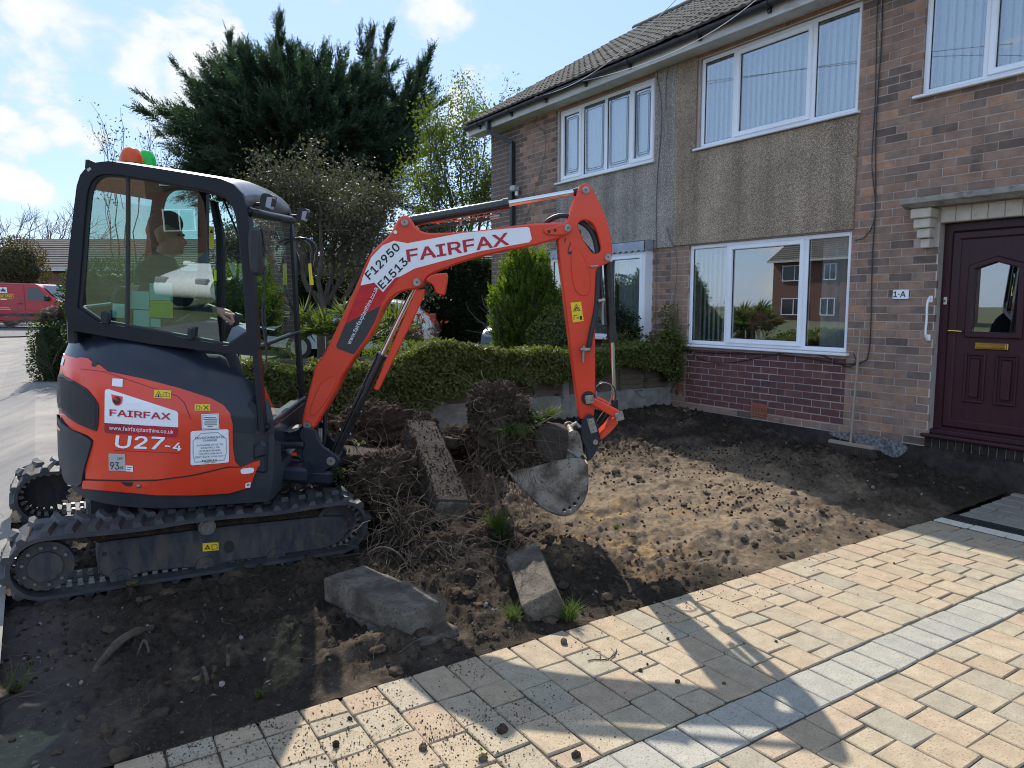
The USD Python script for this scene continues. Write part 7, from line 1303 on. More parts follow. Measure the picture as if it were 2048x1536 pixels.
# ---------------------------------------------------------------- vehicles, bungalows and the houses over the road
def local(o, fwd, side):
    o, fwd, side = map(lambda a: np.array(a, float), (o, fwd, side)); return lambda a: o + np.asarray(a)[..., 0:1] * fwd + np.asarray(a)[..., 1:2] * side + np.asarray(a)[..., 2:3] * V3(0, 0, 1)
def wheel(t, f, u, v, r, sgn, parent):
    w = group_node('wheel', parent); obj('tyre', MB().add(*tube([f(V3(u, v, r)), f(V3(u, v - sgn * .20, r))], r, 28)), M['tyre'], w, smooth=40); obj('rim', MB().add(*tube([f(V3(u, v + sgn * .004, r)), f(V3(u, v - sgn * .02, r))], r * .66, 20)), M['rim'], w, smooth=40)
def car_body(name, label, cat, o, fwd, side, paint, prof, glass_top, half=.88, tumble=.16, L=4.2, wheels=(.85, 3.30), grp=None):
    """Hatchback: a side outline lofted across the width, narrowing towards the roof."""
    t = thing(name, label, cat, o, grp); f = local(o, fwd, side); pr = smoothpoly(prof, 2); n = len(pr); vs_ = np.linspace(-1, 1, 13); rows = []
    for s in vs_:
        e = abs(s) ** 6; q = pr.copy(); k = 1 - tumble * np.clip((q[:, 1] - .85) / .6, 0, 1); q[:, 0] = L / 2 + (q[:, 0] - L / 2) * (1 - .03 * e); q[:, 1] = .28 + (q[:, 1] - .28) * (1 - .05 * e); rows.append(f(np.c_[q[:, 0], s * half * k, q[:, 1]]))
    i = np.arange(n); mb = MB().add(np.vstack(rows), np.vstack([np.c_[k * n + i, k * n + (i + 1) % n, (k + 1) * n + (i + 1) % n, (k + 1) * n + i] for k in range(12)]))
    v, ff = polytri(Polygon(pr).buffer(0))
    for s in (0, 12):
        q = v.copy(); k = 1 - tumble * np.clip((q[:, 1] - .85) / .6, 0, 1); q[:, 0] = L / 2 + (q[:, 0] - L / 2) * .97; q[:, 1] = .28 + (q[:, 1] - .28) * .95; mb.add(f(np.c_[q[:, 0], vs_[s] * half * k, q[:, 1]]), ff)
    obj('body', mb, M[paint], t, smooth=45)
    for s in (-1, 1):
        for poly in glass_top['side']:
            v, ff = polytri(Polygon(poly)); k = 1 - tumble * np.clip((v[:, 1] - .85) / .6, 0, 1); q = .28 + (v[:, 1] - .28) * .96; obj('side_window', (f(np.c_[v[:, 0], s * (half * k + .006), q]), ff), M['car_glass'], t)
    for nm in ('windscreen', 'rear_window'):
        (u0, z0), (u1, z1) = glass_top[nm]; k0, k1 = (1 - tumble * np.clip((z - .85) / .6, 0, 1) for z in (z0, z1)); d = np.array([z0 - z1, u1 - u0]); d = d / np.linalg.norm(d) * (.016 if nm == 'windscreen' else -.016) * (1 if u1 > u0 else -1) * np.sign(u1 - u0); d = np.array([-abs(d[0]) if u1 > u0 else abs(d[0]), abs(d[1])])
        obj(nm, (f(np.array([(u0 + d[0], -.80 * half * k0, z0 + d[1]), (u0 + d[0], .80 * half * k0, z0 + d[1]), (u1 + d[0], .84 * half * k1, z1 + d[1]), (u1 + d[0], -.84 * half * k1, z1 + d[1])])), np.array([[0, 1, 2, 3]])), M['car_glass'], t)
    for u in wheels:
        for s in (-1, 1): wheel(t, f, u, s * (half + .004), .31, s, t)
    for s in (-1, 1): obj('headlight', MB().box((.06, s * .45, .66), (.22, s * .80, .80), .03, fr=f), M['lamp_lens'], t); obj('rear_light', MB().box((L - .20, s * .62, .80), (L - .03, s * .83, 1.12), .03, fr=f), M['reflector'], t); obj('door_mirror', MB().box((1.18, s * (half - .06), .98), (1.32, s * (half + .14), 1.10), .03, fr=f), M[paint], t)
    return t
hatch = [(.02, .45), (.06, .70), (.30, .84), (.95, .98), (1.25, 1.06), (1.85, 1.42), (2.4, 1.50), (3.2, 1.47), (3.75, 1.32), (4.08, 1.02), (4.18, .85), (4.18, .42), (4.0, .26), (.2, .26)]
hg = dict(side=[[(1.42, 1.06), (1.92, 1.37), (2.45, 1.42), (2.50, 1.05)], [(2.58, 1.05), (2.54, 1.42), (3.15, 1.39), (3.42, 1.08)]], windscreen=((1.20, 1.06), (1.80, 1.40)), rear_window=((4.02, 1.06), (3.72, 1.32)))
o_ = depth(548, 612, 18.4); o_[2] = .40; car_body('parked_car', 'silver hatchback parked behind the palm and the ivy hedge', 'car', o_ + CU * 0, CR * V3(1, 1, 0) / np.linalg.norm(CR[:2]), np.array([CF[0], CF[1], 0]) / np.linalg.norm(CF[:2]), 'silver_car', hatch, hg)
o_ = V3(-10.6, -3.6, -.1); car_body('parked_car', 'white hatchback parked on the street behind the camera', 'car', o_, V3(-.12, -1, 0) / 1.007, V3(1, -.12, 0) / 1.007, 'white_paint', hatch, hg)
o_ = depth(1046, 612, 14.0); o_[2] = .40; car_body('parked_car', 'dark blue car nose just showing beside the thuja bush', 'car', o_ + V3(.25, .4, 0), unit(V3(.62, .62, 0)), unit(V3(-.62, .62, 0)), 'blue_car', hatch, hg)

# red delivery van across the end of the street
vx = np.array([CR[0], CR[1], 0]) / np.linalg.norm(CR[:2]); vy = np.array([CF[0], CF[1], 0]) / np.linalg.norm(CF[:2]); o_ = depth(176, 612, 32.5); o_[2] = .76; VF = local(o_, -vx, vy)     # u runs from the nose to the tail
Vn = thing('delivery_van', 'red delivery van parked across the end of the street, lettered on its side', 'van', o_)
vp = smoothpoly([(.0, .50), (.03, .80), (.22, 1.02), (.85, 1.16), (1.55, 1.84), (1.9, 1.93), (4.9, 1.95), (5.0, 1.85), (5.02, .45), (4.9, .28), (.15, .28)], 2)
obj('body', extrude(Polygon(vp), -.92, .92, lambda a: VF(np.c_[a[:, 0], a[:, 2], a[:, 1]]), .05), M['red_van'], Vn, smooth=40)
for s in (-1, 1):
    obj('cab_window', extrude(Polygon([(1.08, 1.18), (1.62, 1.74), (2.05, 1.76), (2.10, 1.18)]), s * .921, s * .926, lambda a: VF(np.c_[a[:, 0], a[:, 2], a[:, 1]])), M['car_glass'], Vn)
    for u in (2.18, 3.55): obj('door_seam', MB().box((u, s * .921, .42), (u + .018, s * .9235, 1.82), 0, fr=VF), M['ink'], Vn)
    obj('side_moulding', MB().box((1.1, s * .92, .50), (4.85, s * .945, .62), .008, fr=VF), M['ink'], Vn); obj('door_handle', MB().box((2.02 + .28, s * .921, 1.02), (2.50, s * .945, 1.07), .008, fr=VF), M['ink'], Vn)
    for u in (.95, 4.05): wheel(Vn, VF, u, s * .93, .33, s, Vn)
    obj('door_mirror', MB().box((1.12, s * .92, 1.15), (1.26, s * 1.10, 1.38), .03, fr=VF), M['ink'], Vn)
obj('windscreen', (VF(np.array([(.86, -.80, 1.20), (.86, .80, 1.20), (1.52, .74, 1.82), (1.52, -.74, 1.82)]) + V3(-.02, 0, .02)), np.array([[0, 1, 2, 3]])), M['car_glass'], Vn)
vf_ = lambda a, d: VF(np.c_[a[:, 0], np.full(len(a), -.921 - d), a[:, 1]])
def vtext(t, u0, u1, z, h, mt): tv, tf = text2d(t, True); x0, x1 = tv[:, 0].min(), tv[:, 0].max(); obj('lettering', (vf_(np.c_[u0 - (tv[:, 0] - x0) / (x1 - x0) * (u0 - u1), z + tv[:, 1] * h], .005), tf), M[mt], Vn)
vtext('Royal Mail', 3.45, 2.72, 1.33, .10, 'yellow'); pg = sbox(2.66, 1.27, 3.51, 1.46); v, ff = polytri(pg.difference(pg.buffer(-.018))); obj('badge_border', (vf_(v, .005), ff), M['yellow'], Vn)
v, ff = polytri(sbox(2.92, 1.50, 3.26, 1.74)); obj('crest_panel', (vf_(v, .004), ff), M['white_sticker'], Vn); cr = Polygon([(x_ + .32, y_) for x_, y_ in ((2.67, 1.56), (2.87, 1.56), (2.89, 1.66), (2.83, 1.62), (2.80, 1.69), (2.77, 1.71), (2.74, 1.69), (2.71, 1.62), (2.65, 1.66))]); v, ff = polytri(cr); obj('crest', (vf_(v, .006), ff), M['dark_print'], Vn); v, ff = polytri(sbox(2.96, 1.20, 3.22, 1.25)); obj('crest_panel', (vf_(v, .004), ff), M['white_sticker'], Vn)
for z, a_, b_ in ((.86, 2.87, 3.32), (.78, 2.82, 3.37)): v, ff = polytri(sbox(a_, z, b_, z + .035)); obj('small_print', (vf_(v, .004), ff), M['silver_sticker'], Vn)

def bungalow(label, o, fwd, side, L, Wd, eave, ridge, wall, nrow, wins, name='bungalow'):
    """Long low house: fwd along the ridge, side away from us."""
    t = thing(name, label, 'house', o); f = local(o, fwd, side); obj('wall', MB().box((.3, .4, -.3), (L - .3, Wd - .4, eave), 0, fr=f), M[wall], t)
    mb = MB(); hw = Wd / 2; dz = ridge - eave; Ls = math.hypot(hw, dz)
    for k in range(nrow):
        a, b = k / nrow, (k + 1.12) / nrow
        for sg in (0, 1):
            y0, y1 = (hw * a, hw * b) if sg == 0 else (Wd - hw * a, Wd - hw * b); z0, z1 = eave - .05 + dz * a, eave - .05 + dz * b
            mb.add(f(np.array([(0, y0, z0 + .07), (L, y0, z0 + .07), (L, y1, z1 + .015), (0, y1, z1 + .015), (0, y0, z0), (L, y0, z0)])), np.array([[0, 1, 2, 3], [4, 5, 1, 0]]))
    obj('roof', mb, M['far_tile'], t); obj('fascia', MB().box((0, -.04, eave - .16), (L, .0, eave), 0, fr=f), M['fascia'], t)
    obj('gable', MB().add(f(np.array([(L - .3, .4, eave - .1), (L - .3, Wd - .4, eave - .1), (L - .3, hw, ridge - .2), (.3, .4, eave - .1), (.3, Wd - .4, eave - .1), (.3, hw, ridge - .2)])), np.array([[0, 1, 2], [3, 4, 5]])), M[wall], t)
    for u, w_, z0, z1 in wins:
        n_ = group_node('window', t); obj('frame', extrude(sbox(u, z0, u + w_, z1).difference(sbox(u + .07, z0 + .07, u + w_ / 2 - .03, z1 - .07)).difference(sbox(u + w_ / 2 + .03, z0 + .07, u + w_ - .07, z1 - .07)), .30, .36, lambda a: f(np.c_[a[:, 0], a[:, 2], a[:, 1]])), M['upvc'], n_); obj('pane', MB().box((u + .06, .35, z0 + .06), (u + w_ - .06, .37, z1 - .06), 0, fr=f), M['car_glass'], n_)
    return t
M['far_brick'] = usdkit.material(stage, '/World/Looks/far_brickwork', {'g': ('geometry', {}), 'sx': ('separate_xyz', {}), 'ad': ('math', dict(math_type='add')), 'cb': ('combine_xyz', {}), 'b': ('brick_texture', dict(scale=4.4, color1=(0.20, 0.085, 0.055), color2=(0.14, 0.065, 0.05), mortar=(0.28, 0.24, 0.21), mortar_size=0.012, brick_width=1.0, row_height=0.34)), 'p': ('principled_bsdf', dict(roughness=0.9))}, [('g.position', 'sx.vector'), ('sx.x', 'ad.value1'), ('sx.y', 'ad.value2'), ('ad.value', 'cb.x'), ('sx.z', 'cb.y'), ('cb.vector', 'b.vector'), ('b.color', 'p.base_color')], surface='p.BSDF')
M['red_tile'] = mat('red_far_tile', (0.26, 0.12, 0.085), (0.20, 0.095, 0.07), scale=2, rough=0.95)
o_ = depth(-60, 612, 43); o_[2] = .85; bungalow('low bungalow with a long grey tiled roof behind the red van', o_, vx, vy, 19, 9, 3.05, 5.15, 'far_brick', 13, [(2.2, 1.8, 1.3, 2.5), (6.5, 1.2, 1.3, 2.5), (10.5, 1.8, 1.3, 2.5)])
o_ = depth(640, 612, 40); o_[2] = .8; bungalow('red roofed house glimpsed between the twiggy tree and the boom', o_, vx, vy, 10, 8, 3.3, 5.0, 'far_brick', 12, [(2, 1.6, 1.6, 2.8)])
for lab, yy_, h_ in (('brick semi with white windows across the street, behind the camera', -31.5, 1), ('brick semi with white windows across the street, further up the road', 26, 1), ('brick semi with white windows across the street, opposite the garden', -4, 1)):
    bungalow(lab, V3(-34, yy_ + 12, 0), V3(0, -1, 0), V3(-1, 0, 0), 12, 9, 5.2, 8.0, 'far_brick', 16, [(1.2, 2.2, 1.0, 2.3), (4.6, 1.2, 1.0, 2.3), (7.6, 2.4, 1.0, 2.3), (1.2, 2.2, 3.6, 4.8), (4.8, 1.0, 3.6, 4.8), (7.6, 2.4, 3.6, 4.8)], 'brick_house')
# terracotta planters on the neighbour lawn
for lab, xa, xb in (('left of two terracotta troughs standing on the neighbour lawn', 902, 920), ('right of two terracotta troughs standing on the neighbour lawn', 922, 946)):
    a, b = depth(xa, 668, 15.5), depth(xb, 668, 15.5); a[2] = b[2] = lawn_z(0, a[1]) + .12; o = thing('planter', lab, 'planter', a); d = unit(b - a); n_ = np.array([-d[1], d[0], 0]); L_ = np.linalg.norm(b - a); f = local(a, d, n_)
    prof = Polygon([(0, 0), (L_, 0), (L_ + .02, .22), (L_ + .03, .25), (-.03, .25), (-.02, .22)]); obj('trough', extrude(prof, 0, .2, lambda q: f(np.c_[q[:, 0], q[:, 2], q[:, 1]]), .01), M['terracotta'], o); obj('rim', MB().box((-.035, -.012, .23), (L_ + .035, .212, .265), .006, fr=f), M['terracotta'], o)
a = depth(896, 678, 15.4); b = depth(958, 680, 15.4); a[2] = b[2] = lawn_z(0, a[1]); o = thing('stone_edging', 'grey stone edging under the terracotta troughs', 'edging', a); d = unit(b - a); f = local(a, d, np.array([-d[1], d[0], 0])); L_ = np.linalg.norm(b - a)
for k in range(3): obj('stone', MB().box((k * L_ / 3, -.05, -.02), ((k + 1) * L_ / 3 - .015, .30, .115), .015, fr=f), M['concrete'], o)
# ---------------------------------------------------------------- lifted kerbs, heaps, roots, grass, broom
g = np.random.default_rng(81)
def rough_beam(a, b, w, h, up, g, rough=.008, cham=.014, n=26, step=None):
    """Weathered concrete beam from a to b (centres of the end faces): rounded edges, pitted skin."""
    a, b = np.array(a, float), np.array(b, float); d = unit(b - a); s = unit(np.cross(d, np.array(up, float))); u = np.cross(s, d); L = np.linalg.norm(b - a)
    mm = m3.Manifold.batch_hull([m3.Manifold.sphere(cham, 8).translate([x, y, z]) for x in (cham, L - cham) for y in (-w / 2 + cham, w / 2 - cham) for z in (-h / 2 + cham, h / 2 - cham)]).refine_to_length(.028).to_mesh()
    v = np.array(mm.vert_properties[:, :3]); f = np.array(mm.tri_verts); off = g.uniform(0, 50, 3); nr = unit(v * V3(0, 1 / w, 1 / h)); v = v + nr * ((fbm(v * 9 + off, 4, 2) - .5) * 2 * rough)[:, None]
    for e, sg in ((0, 1), (L, -1)): k = np.abs(v[:, 0] - e) < .05; v[k, 0] += sg * rough * 1.6 * (fbm(v[k] * 14 + off, 3, 7))
    return a + v[:, :1] * d + v[:, 1:2] * s + v[:, 2:3] * u, f
def blob(c, rad, g, rough=.35, sub=5, freq=2.2, fine=.22):
    ic = trimesh.creation.icosphere(sub, 1.0); v = np.array(ic.vertices); off = g.uniform(0, 40, 3); r = 1 + rough * (fbm(v * freq + off, 4, 3) - .5) * 2 + fine * (fbm(v * freq * 5 + off, 3, 4) - .5) * 2; return np.array(c) + v * np.array(rad) * r[:, None], np.array(ic.faces)
def beam_thing(label, a, b, w, h, up, mt='kerb', name='kerbstone', **k):
    o = thing(name, label, 'kerb stone', (np.array(a) + b) / 2); obj('block', rough_beam(a, b, w, h, up, g, **k), M[mt], o, smooth=35); return o
A0, A1 = at(903, 1024, 'Y', 4.42), at(836, 858, 'Y', 5.35)
beam_thing('long soil-caked kerb tilted up in the middle of the heap', A0, A1, .26, .19, (.1, -.45, 1), 'kerb_soil', rough=.014)
vb = rough_beam(A0, A1, .26, .19, (.1, -.45, 1), g, .014)[0]; vb = vb[g.integers(0, len(vb), 6500)]; k = (vb - A0) @ unit(A1 - A0) > .06; vb = vb[k]; obj('soil_crust', lumps(vb + g.normal(0, .004, vb.shape), .0025 + .008 * g.random(len(vb)) ** 3, g, OCT, rough=.2), M['dark_soil'], '/World/kerbstone', kind='stuff')
obj('scraped_end', rough_beam(A0 + unit(A0 - A1) * .006, A0 + unit(A1 - A0) * .05, .235, .165, (.1, -.45, 1), g, .012), M['kerb'], '/World/kerbstone', smooth=35)
q4 = [at(x_, y_, 'Z', .165) for x_, y_ in ((713, 1128), (658, 1156), (877, 1187), (832, 1240))]; B0, B1 = (q4[0] + q4[1]) / 2, (q4[2] + q4[3]) / 2; bw = float(np.linalg.norm(np.cross(unit(B1 - B0), q4[3] - q4[2])) * .95)
beam_thing('upper of two stacked kerbs below the near track', B0 - V3(0, 0, .07), B1 - V3(0, 0, .07), bw, .14, (0, 0, 1), rough=.008); bd = unit(B1 - B0)
beam_thing('lower of two stacked kerbs below the near track', B0 + bd * .12 - V3(0, 0, .20), B1 + bd * .11 - V3(0, 0, .195), bw * .92, .15, (0, .05, 1), rough=.010)
C0, C1 = at(1092, 1225, 'Z', .06), at(1052, 1120, 'Y', 3.62); beam_thing('half buried kerb leaning on the edge of the paving', C0, C1, .21, .19, (-.62, -.2, 1), rough=.009)
beam_thing('flat slab jammed under the soil heap behind the boom cylinder', at(662, 908, 'Y', 5.35), at(775, 915, 'Y', 5.35), .30, .09, (0, -.1, 1), 'kerb_soil', 'concrete_slab')
beam_thing('flat buried slab showing between the heaps behind the bucket', at(885, 882, 'Y', 5.9), at(935, 888, 'Y', 5.9), .3, .10, (0, 0, 1), 'kerb_soil', 'concrete_slab')
# earth
def heap(name, label, cat, parts, mt='dark_soil', roots=0, rl=.3, core=None, grp=None):
    o = thing(name, label, cat, parts[0][0]); mb = MB()
    for c, rad, ro in parts: mb.add(*blob(c, rad, g, ro))
    obj('earth', mb, M[mt], o, smooth=True, kind='stuff' if len(parts) > 1 else None)
    v_ = mb.get()[0]; q_ = v_[g.integers(0, len(v_), 900 * len(parts))]; obj('crumbs', lumps(q_ + g.normal(0, .004, q_.shape), .0025 + .012 * g.random(len(q_)) ** 4, g, ICO, rough=.16), M['clod'], o, kind='stuff')
    if roots:
        ps = []
        for _ in range(roots):
            c, rad, ro = parts[g.integers(len(parts))]; d = unit(g.normal(size=3) - CF * .7); p = np.array(c) + d * np.array(rad) * .92; q = [p]; dd = unit(d + V3(0, 0, -.5) + .6 * g.normal(size=3))
            for _k in range(6): dd = unit(dd + .45 * g.normal(size=3) + V3(0, 0, -.22) - .15 * (q[-1] - np.array(c))); q.append(q[-1] + dd * rl * g.uniform(.10, .24))
            ps.append(np.array(q))
        mb = MB()
        for p in ps: mb.add(*tube(spline(p, 14), np.linspace(g.uniform(.0012, .0035), .0008, 14), 4, False))
        obj('roots', mb, M['root'], o, kind='stuff')
    return o
h1, h2, h3 = at(735, 850, 'Y', 5.85), at(800, 835, 'Y', 6.1), at(690, 885, 'Y', 5.7)
heap('soil_heap', 'heap of brown earth and roots behind the boom cylinder', 'soil heap', [(h1 + V3(0, 0, -.12), (.42, .30, .30), .35), (h2 + V3(0, 0, -.12), (.26, .24, .20), .4), (h3 + V3(0, 0, -.1), (.26, .22, .20), .4), (at(845, 830, 'Y', 6.2) + V3(0, 0, -.12), (.14, .16, .13), .4)], roots=170, rl=.5)
r1 = at(822, 1050, 'Y', 4.45); heap('root_ball', 'clump of earth bound by pale roots, in front of the tilted kerb', 'root ball', [(r1 + V3(0, 0, -.02), (.15, .14, .16), .35)], roots=90, rl=.5)
r2 = at(985, 1080, 'Y', 4.15); heap('root_ball', 'weedy clump of earth between the tilted kerb and the bucket', 'root ball', [(r2 + V3(0, 0, -.10), (.20, .16, .20), .4), (at(1000, 1150, 'Y', 3.9), (.16, .14, .12), .4)], roots=90, rl=.5)
heap('root_ball', 'dark earth clump under the tilted kerb beside the front of the track', 'root ball', [(at(770, 970, 'Y', 5.0), (.30, .26, .26), .35), (at(880, 1120, 'Y', 4.2), (.24, .2, .16), .4)], roots=120, rl=.6)
heap('soil_heap', 'small dark clods heaped behind the bucket load', 'soil heap', [(at(905, 880, 'Y', 6.0), (.20, .18, .12), .45), (at(955, 885, 'Y', 5.7), (.16, .15, .12), .45)], roots=20)
lc = W(np.array([*UP(zb([(1125, 225)]), .0)[0]])[[0, 0, 1]] * V3(1, 0, 1)); ls_ = heap('earth_load', 'load of earth, roots and turf held in the excavator bucket', 'earth', [(lc, (.22, .20, .27), .4), (W(V3(*UP(zb([(1060, 150)]), 0)[0][[0]], 0, UP(zb([(1060, 150)]), 0)[0][1])), (.13, .16, .16), .4), (W(V3(UP(zb([(1260, 330)]), 0)[0][0], -.02, UP(zb([(1260, 330)]), 0)[0][1])), (.19, .19, .19), .35), (W(V3(UP(zb([(1290, 480)]), 0)[0][0], 0, UP(zb([(1290, 480)]), 0)[0][1])), (.17, .19, .14), .35), (W(V3(UP(zb([(1150, 400)]), 0)[0][0], .04, UP(zb([(1150, 400)]), 0)[0][1])), (.17, .19, .17), .4), (W(V3(UP(zb([(1265, 415)]), .06)[0][0], .06, UP(zb([(1265, 415)]), .06)[0][1])), (.19, .17, .16), .35)], roots=150, rl=.45)
cb_ = zb([(1338, 300), (1360, 272), (1400, 258), (1500, 278), (1532, 295), (1522, 420), (1500, 488), (1440, 492), (1375, 470), (1330, 440)]); o = thing('concrete_lump', 'broken grey concrete lump lying in the bucket', 'concrete lump', lc); mm = plate(cb_, .02, .19, .015, 1).get(); t_ = trimesh.Trimesh(*mm).subdivide().subdivide(); v = np.array(t_.vertices); v = v + t_.vertex_normals * ((fbm(v * 16, 4, 3) - .5) * .02)[:, None]; obj('lump', (v, np.array(t_.faces)), M['kerb_soil'], o, smooth=45)
def tuft(label, c, n, L, g, mt='grass', name='grass_tuft', lean=None, cat='grass'):
    o = thing(name, label, cat, c); d = unit(np.c_[g.normal(size=(n, 2)) * .55, np.full(n, 1.0)]) + (np.array(lean) if lean is not None else 0); mb = MB(); ln = L * g.uniform(.5, 1.1, n)
    p0 = np.array(c) + g.normal(0, L * .10, (n, 3)) * V3(1, 1, .1); p1 = p0 + d * ln[:, None] * .55; p2 = p1 + unit(d + V3(0, 0, -.5) + .35 * g.normal(size=(n, 3))) * ln[:, None] * .5; s = unit(np.cross(d, g.normal(size=(n, 3)))) * .0022
    v = np.stack([p0 - s, p0 + s, p1 - s * .8, p1 + s * .8, p2], 1).reshape(-1, 3); f = (np.array([[0, 1, 3], [0, 3, 2], [2, 3, 4]])[None] + (np.arange(n) * 5)[:, None, None]).reshape(-1, 3); obj('blades', (v, f), M[mt], o, kind='stuff'); obj('root_crown', blob(c, (L * .12,) * 3, g, .3, 2), M['dark_soil'], o, smooth=True)
tuft('pale grass tuft at the foot of the leaning kerb, near the paving edge', at(1025, 1240, 'Z', .02), 120, .13, g); tuft('grey green grass tuft right of the leaning kerb, near the paving edge', at(1137, 1238, 'Z', .02), 140, .15, g); tuft('thin grass tuft at the far left of the trodden soil', at(30, 1378, 'Z', .0), 26, .17, g); tuft('small mossy tuft in the soil by the paving edge, under the cab shadow', at(520, 1395, 'Z', .0), 60, .05, g)
tuft('weeds and grass growing on the clump beside the bucket', r2 + V3(.0, -.08, .10), 190, .20, g, name='weed_clump', cat='weeds', lean=-CF * .4); tuft('grass hanging from the earth load in the bucket', W(V3(UP(zb([(1215, 250)]), .1)[0][0], .17, UP(zb([(1215, 250)]), .1)[0][1])), 240, .24, g, name='weed_clump', cat='weeds', lean=R * .7 + V3(0, 0, -.7)); tuft('straw-like grass on top of the concrete lump in the bucket', W(V3(UP(zb([(1390, 235)]), .1)[0][0], .08, UP(zb([(1390, 235)]), .1)[0][1])), 160, .16, g, name='weed_clump', cat='weeds', lean=H * .5); tuft('small grass sprigs in the scraped soil right of the bucket', at(1232, 1058, 'Z', .06), 50, .06, g); tuft('leafy weed at the foot of the swing post', at(678, 948, 'Y', 4.9), 60, .09, g, name='weed_clump', cat='weeds', lean=-CF * .3)
def broad(label, c, n, L, g, mt='mid_leaf', cat='weed'): o = thing('broadleaf_weed', label, cat, c); P = np.array(c) + g.normal(0, L * .9, (n, 3)); obj('leaves', leaves(P, sphere_dirs(n, g) + V3(0, 0, .3), L * g.uniform(.6, 1.2, n), L * .7, g), M[mt], o, kind='stuff')
broad('bright green weed leaf on the slab under the heap', at(705, 897, 'Y', 5.2), 7, .06, g, 'lime_leaf'); broad('leafy green weeds trailing over the bucket load', W(V3(UP(zb([(1330, 240)]), .1)[0][0], .12, UP(zb([(1330, 240)]), .1)[0][1])), 70, .045, g); broad('leafy weeds on the clump left of the bucket', r2 + V3(0, -.12, .06), 120, .035, g); broad('yellow green leaf on top of the weedy clump', at(978, 1028, 'Y', 4.1), 3, .06, g, 'lime_leaf'); broad('little leafy weeds by the swing post', at(675, 945, 'Y', 4.85), 40, .035, g)
# roots
def root(p0, d, L, r, g, k=9, bend=.35, dr=-.03): 
    q = [np.array(p0, float)]; d = unit(np.array(d, float))
    for _ in range(k): d = unit(d + bend * g.normal(size=3) * V3(1, 1, .6) + V3(0, 0, dr)); q.append(q[-1] + d * L / k)
    p = spline(np.array(q), 20); return tube(p, np.linspace(r, r * .35, 20), 5, False)
def root_tangle(label, centres, n, L, r, g): 
    o = thing('root_tangle', label, 'roots', centres[0]); mb = MB()
    for _ in range(n): c = centres[g.integers(len(centres))]; mb.add(*root(np.array(c) + g.normal(0, .10, 3), g.normal(size=3) + V3(0, -.4, .1), L * g.uniform(.4, 1.2), r * g.uniform(.35, 1.2), g, bend=.40))
    obj('roots', mb, M['root'], o, kind='stuff')
root_tangle('tangle of pale roots spilling from under the tilted kerb', [at(820, 1090, 'Y', 4.2), at(880, 1110, 'Y', 4.15), at(790, 1060, 'Y', 4.4), at(930, 1120, 'Y', 4.0), at(860, 1150, 'Y', 3.95)], 75, .45, .0034, g)
root_tangle('thin roots hanging in the hollow behind the front of the track', [at(770, 930, 'Y', 5.15), at(740, 960, 'Y', 5.1), at(800, 960, 'Y', 5.0)], 40, .5, .0036, g)
def stick(label, pts, r, mt='thick_root', name='root'): o = thing(name, label, 'root', pts[0]); p = spline(np.array(pts), 24); obj('wood', tube(p, r * (1 + .25 * (fbm(np.c_[np.arange(24) * .4, 0 * np.arange(24), 0 * np.arange(24)], 3, 3) - .5) * 2), 9), M[mt], o, smooth=True)
sz = lambda x, y, dz=.0: (lambda p: V3(p[0], p[1], float(soil_z(p[0], p[1])) + dz))(at(x, y, 'Z', .02))
stick('thick stripped root lying in the soil below the near track', [sz(188, 1330, .0), sz(215, 1300, .03), sz(255, 1275, .035), sz(290, 1255, .02), sz(302, 1235, -.01)], .020); stick('short upright stub of root in the dark soil, left of the paving', [sz(455, 1345), sz(457, 1320, .02) + V3(0, 0, .04), sz(455, 1345) + V3(.01, 0, .14)], .009); stick('second upright stub of root in the dark soil', [sz(415, 1370), sz(414, 1372) + V3(.0, 0, .05), sz(413, 1372) + V3(-.01, 0, .10)], .008); stick('bent root end sticking out of the soil beside the thick root', [sz(275, 1300), sz(285, 1290, .05), sz(298, 1310, .03)], .006); stick('thin pale root looped beside the front of the track', [at(735, 1110, 'Y', 4.4), at(770, 1095, 'Y', 4.3), at(800, 1110, 'Y', 4.2), at(815, 1140, 'Y', 4.1)], .006, 'root'); stick('pale root bridging the gap to the leaning kerb', [at(965, 1125, 'Y', 3.9), at(990, 1130, 'Y', 3.85), at(1005, 1145, 'Y', 3.8), at(1025, 1155, 'Y', 3.7)], .010, 'root'); stick('long dry stem slanting across the bucket load', [W(V3(*UP(zb([p_]), .15)[0][[0]], .17, UP(zb([p_]), .15)[0][1])) for p_ in ((1180, 420), (1270, 310), (1400, 225), (1490, 180))], .006, 'root', 'stem')
# fine stuff: falling earth, litter, twigs
n = 4200; q = np.c_[1010 + 150 * g.random(n) ** 1.0 + 0, 880 + 0 * np.zeros(n)]; t_ = g.random(n); xx = zb(np.c_[1030 + 95 * g.random(n) + 20 * g.normal(size=n), 330 + 520 * t_]); a = UP(xx, 0.0); P = W(np.c_[a[:, 0], g.normal(0, .09, n), a[:, 1]]); k = P[:, 2] > soil_z(P[:, 0], P[:, 1]) + .01; P = P[k]; obj('falling_soil', MB().add(*lumps(P, .0012 + .0035 * g.random(len(P)) ** 3, g)), M['clod'], None, kind='stuff', label='fine earth falling from the loaded bucket', cat='soil')
n = 90; X_, Y_ = g.uniform(-.3, 2.4, n), 3.0 + 1.5 * g.random(n) ** 1.3; P = np.c_[X_, Y_, soil_z(X_, Y_) + .012]; obj('leaf_litter', leaves(P, np.c_[g.normal(size=(n, 2)), .15 * g.normal(size=n)], g.uniform(.012, .038, n), g.uniform(.006, .02, n), g, .4), M['leaf_litter'], None, kind='stuff', label='dead leaves and scraps scattered on the dark soil', cat='leaves')
n = 260; X_, Y_ = g.uniform(-.3, 6.5, n), g.uniform(3.0, 6.2, n); mb = MB()
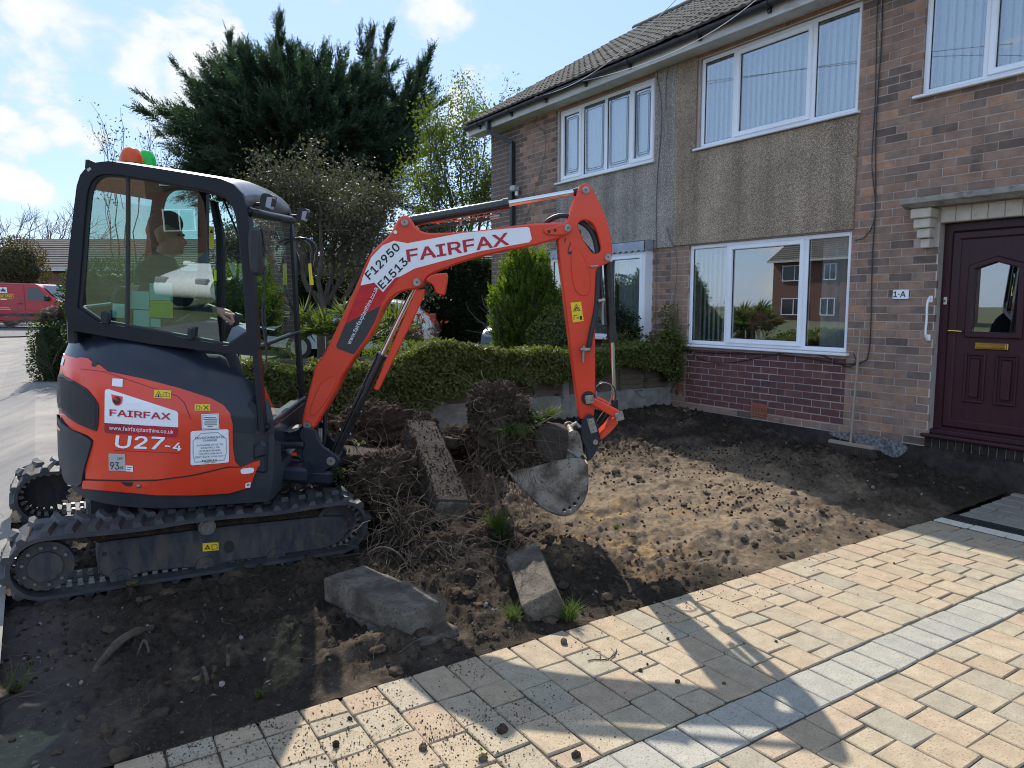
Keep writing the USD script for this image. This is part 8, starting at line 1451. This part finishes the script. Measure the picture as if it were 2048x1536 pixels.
for x_, y_ in zip(X_, Y_): z_ = float(soil_z(x_, y_)) + .006; mb.add(*root((x_, y_, z_), (g.normal(), g.normal(), .12), g.uniform(.04, .20), g.uniform(.0012, .0028), g, 5, .3, -.02))
obj('root_litter', mb, M['root'], None, kind='stuff', label='thin broken roots and twigs strewn over the dug soil', cat='roots')
tw = [at(x_, y_, 'Z', .006) for x_, y_ in ((1176, 1322), (1192, 1319), (1210, 1319), (1226, 1312), (1233, 1298))]; o = thing('twig', 'small forked dark twig lying on the paving', 'twig', tw[0]); obj('wood', MB().add(*tube(spline(np.array(tw), 14), .003, 5)).add(*tube([at(1200, 1318, 'Z', .006), at(1200, 1303, 'Z', .014), at(1190, 1302, 'Z', .016)], .0022, 5)).add(*tube([at(1222, 1314, 'Z', .008), at(1229, 1304, 'Z', .018), at(1222, 1297, 'Z', .022)], .0022, 5)), M['root'], o)
c_ = at(795, 1456, 'Z', .004); o = thing('grass_stalk', 'single pale grass stalk lying on the paving', 'grass', c_); e_ = at(810, 1448, 'Z', .004) - at(778, 1470, 'Z', .004); s_ = unit(np.cross(e_, V3(0, 0, 1))) * .004; obj('blade', (np.array([c_ - e_ / 2, c_ + s_, c_ + e_ / 2, c_ - s_]) + V3(0, 0, .002), np.array([[0, 1, 2], [0, 2, 3]])), M['grass'], o)
c_ = at(962, 1506, 'Z', .03); broad('green moss sprig on a clod lying on the paving', c_, 12, .016, g, 'lime_leaf')
# --- broom leaning on the wall
bz = float(soil_z(6.97, 4.34)) + .02; bz = max(bz, .13); o = thing('broom', 'long wooden yard broom leaning upright on the brick wall', 'broom', (6.97, 4.34, bz))
obj('handle', MB().add(*tube([(6.97, 4.345, bz + .09), (7.12, 4.39, bz + 1.27)], [.014, .013], 12)), M['wood_handle'], o, smooth=True); obj('head', MB().box((6.94, 4.085, bz + .06), (7.0, 4.585, bz + .10), .01), M['wood_handle'], o)
mb = MB()
for i in range(110):
    y_ = 4.09 + .49 * i / 109
    for x_ in (6.945, 6.962, 6.98, 6.995): mb.add(*tube([(x_, y_, bz + .065), (x_ + g.normal() * .006 - .012, y_ + g.normal() * .006 + (y_ - 4.335) * .10, bz - .015)], [.004, .0045], 4, False))
obj('bristles', mb, M['bristle'], o, kind='stuff')
for s in (-1, 1): obj('stay', MB().add(*tube([(6.985, 4.36, bz + .22), (6.97, 4.335 + s * .14, bz + .10)], .003, 6)), M['steel'], o)
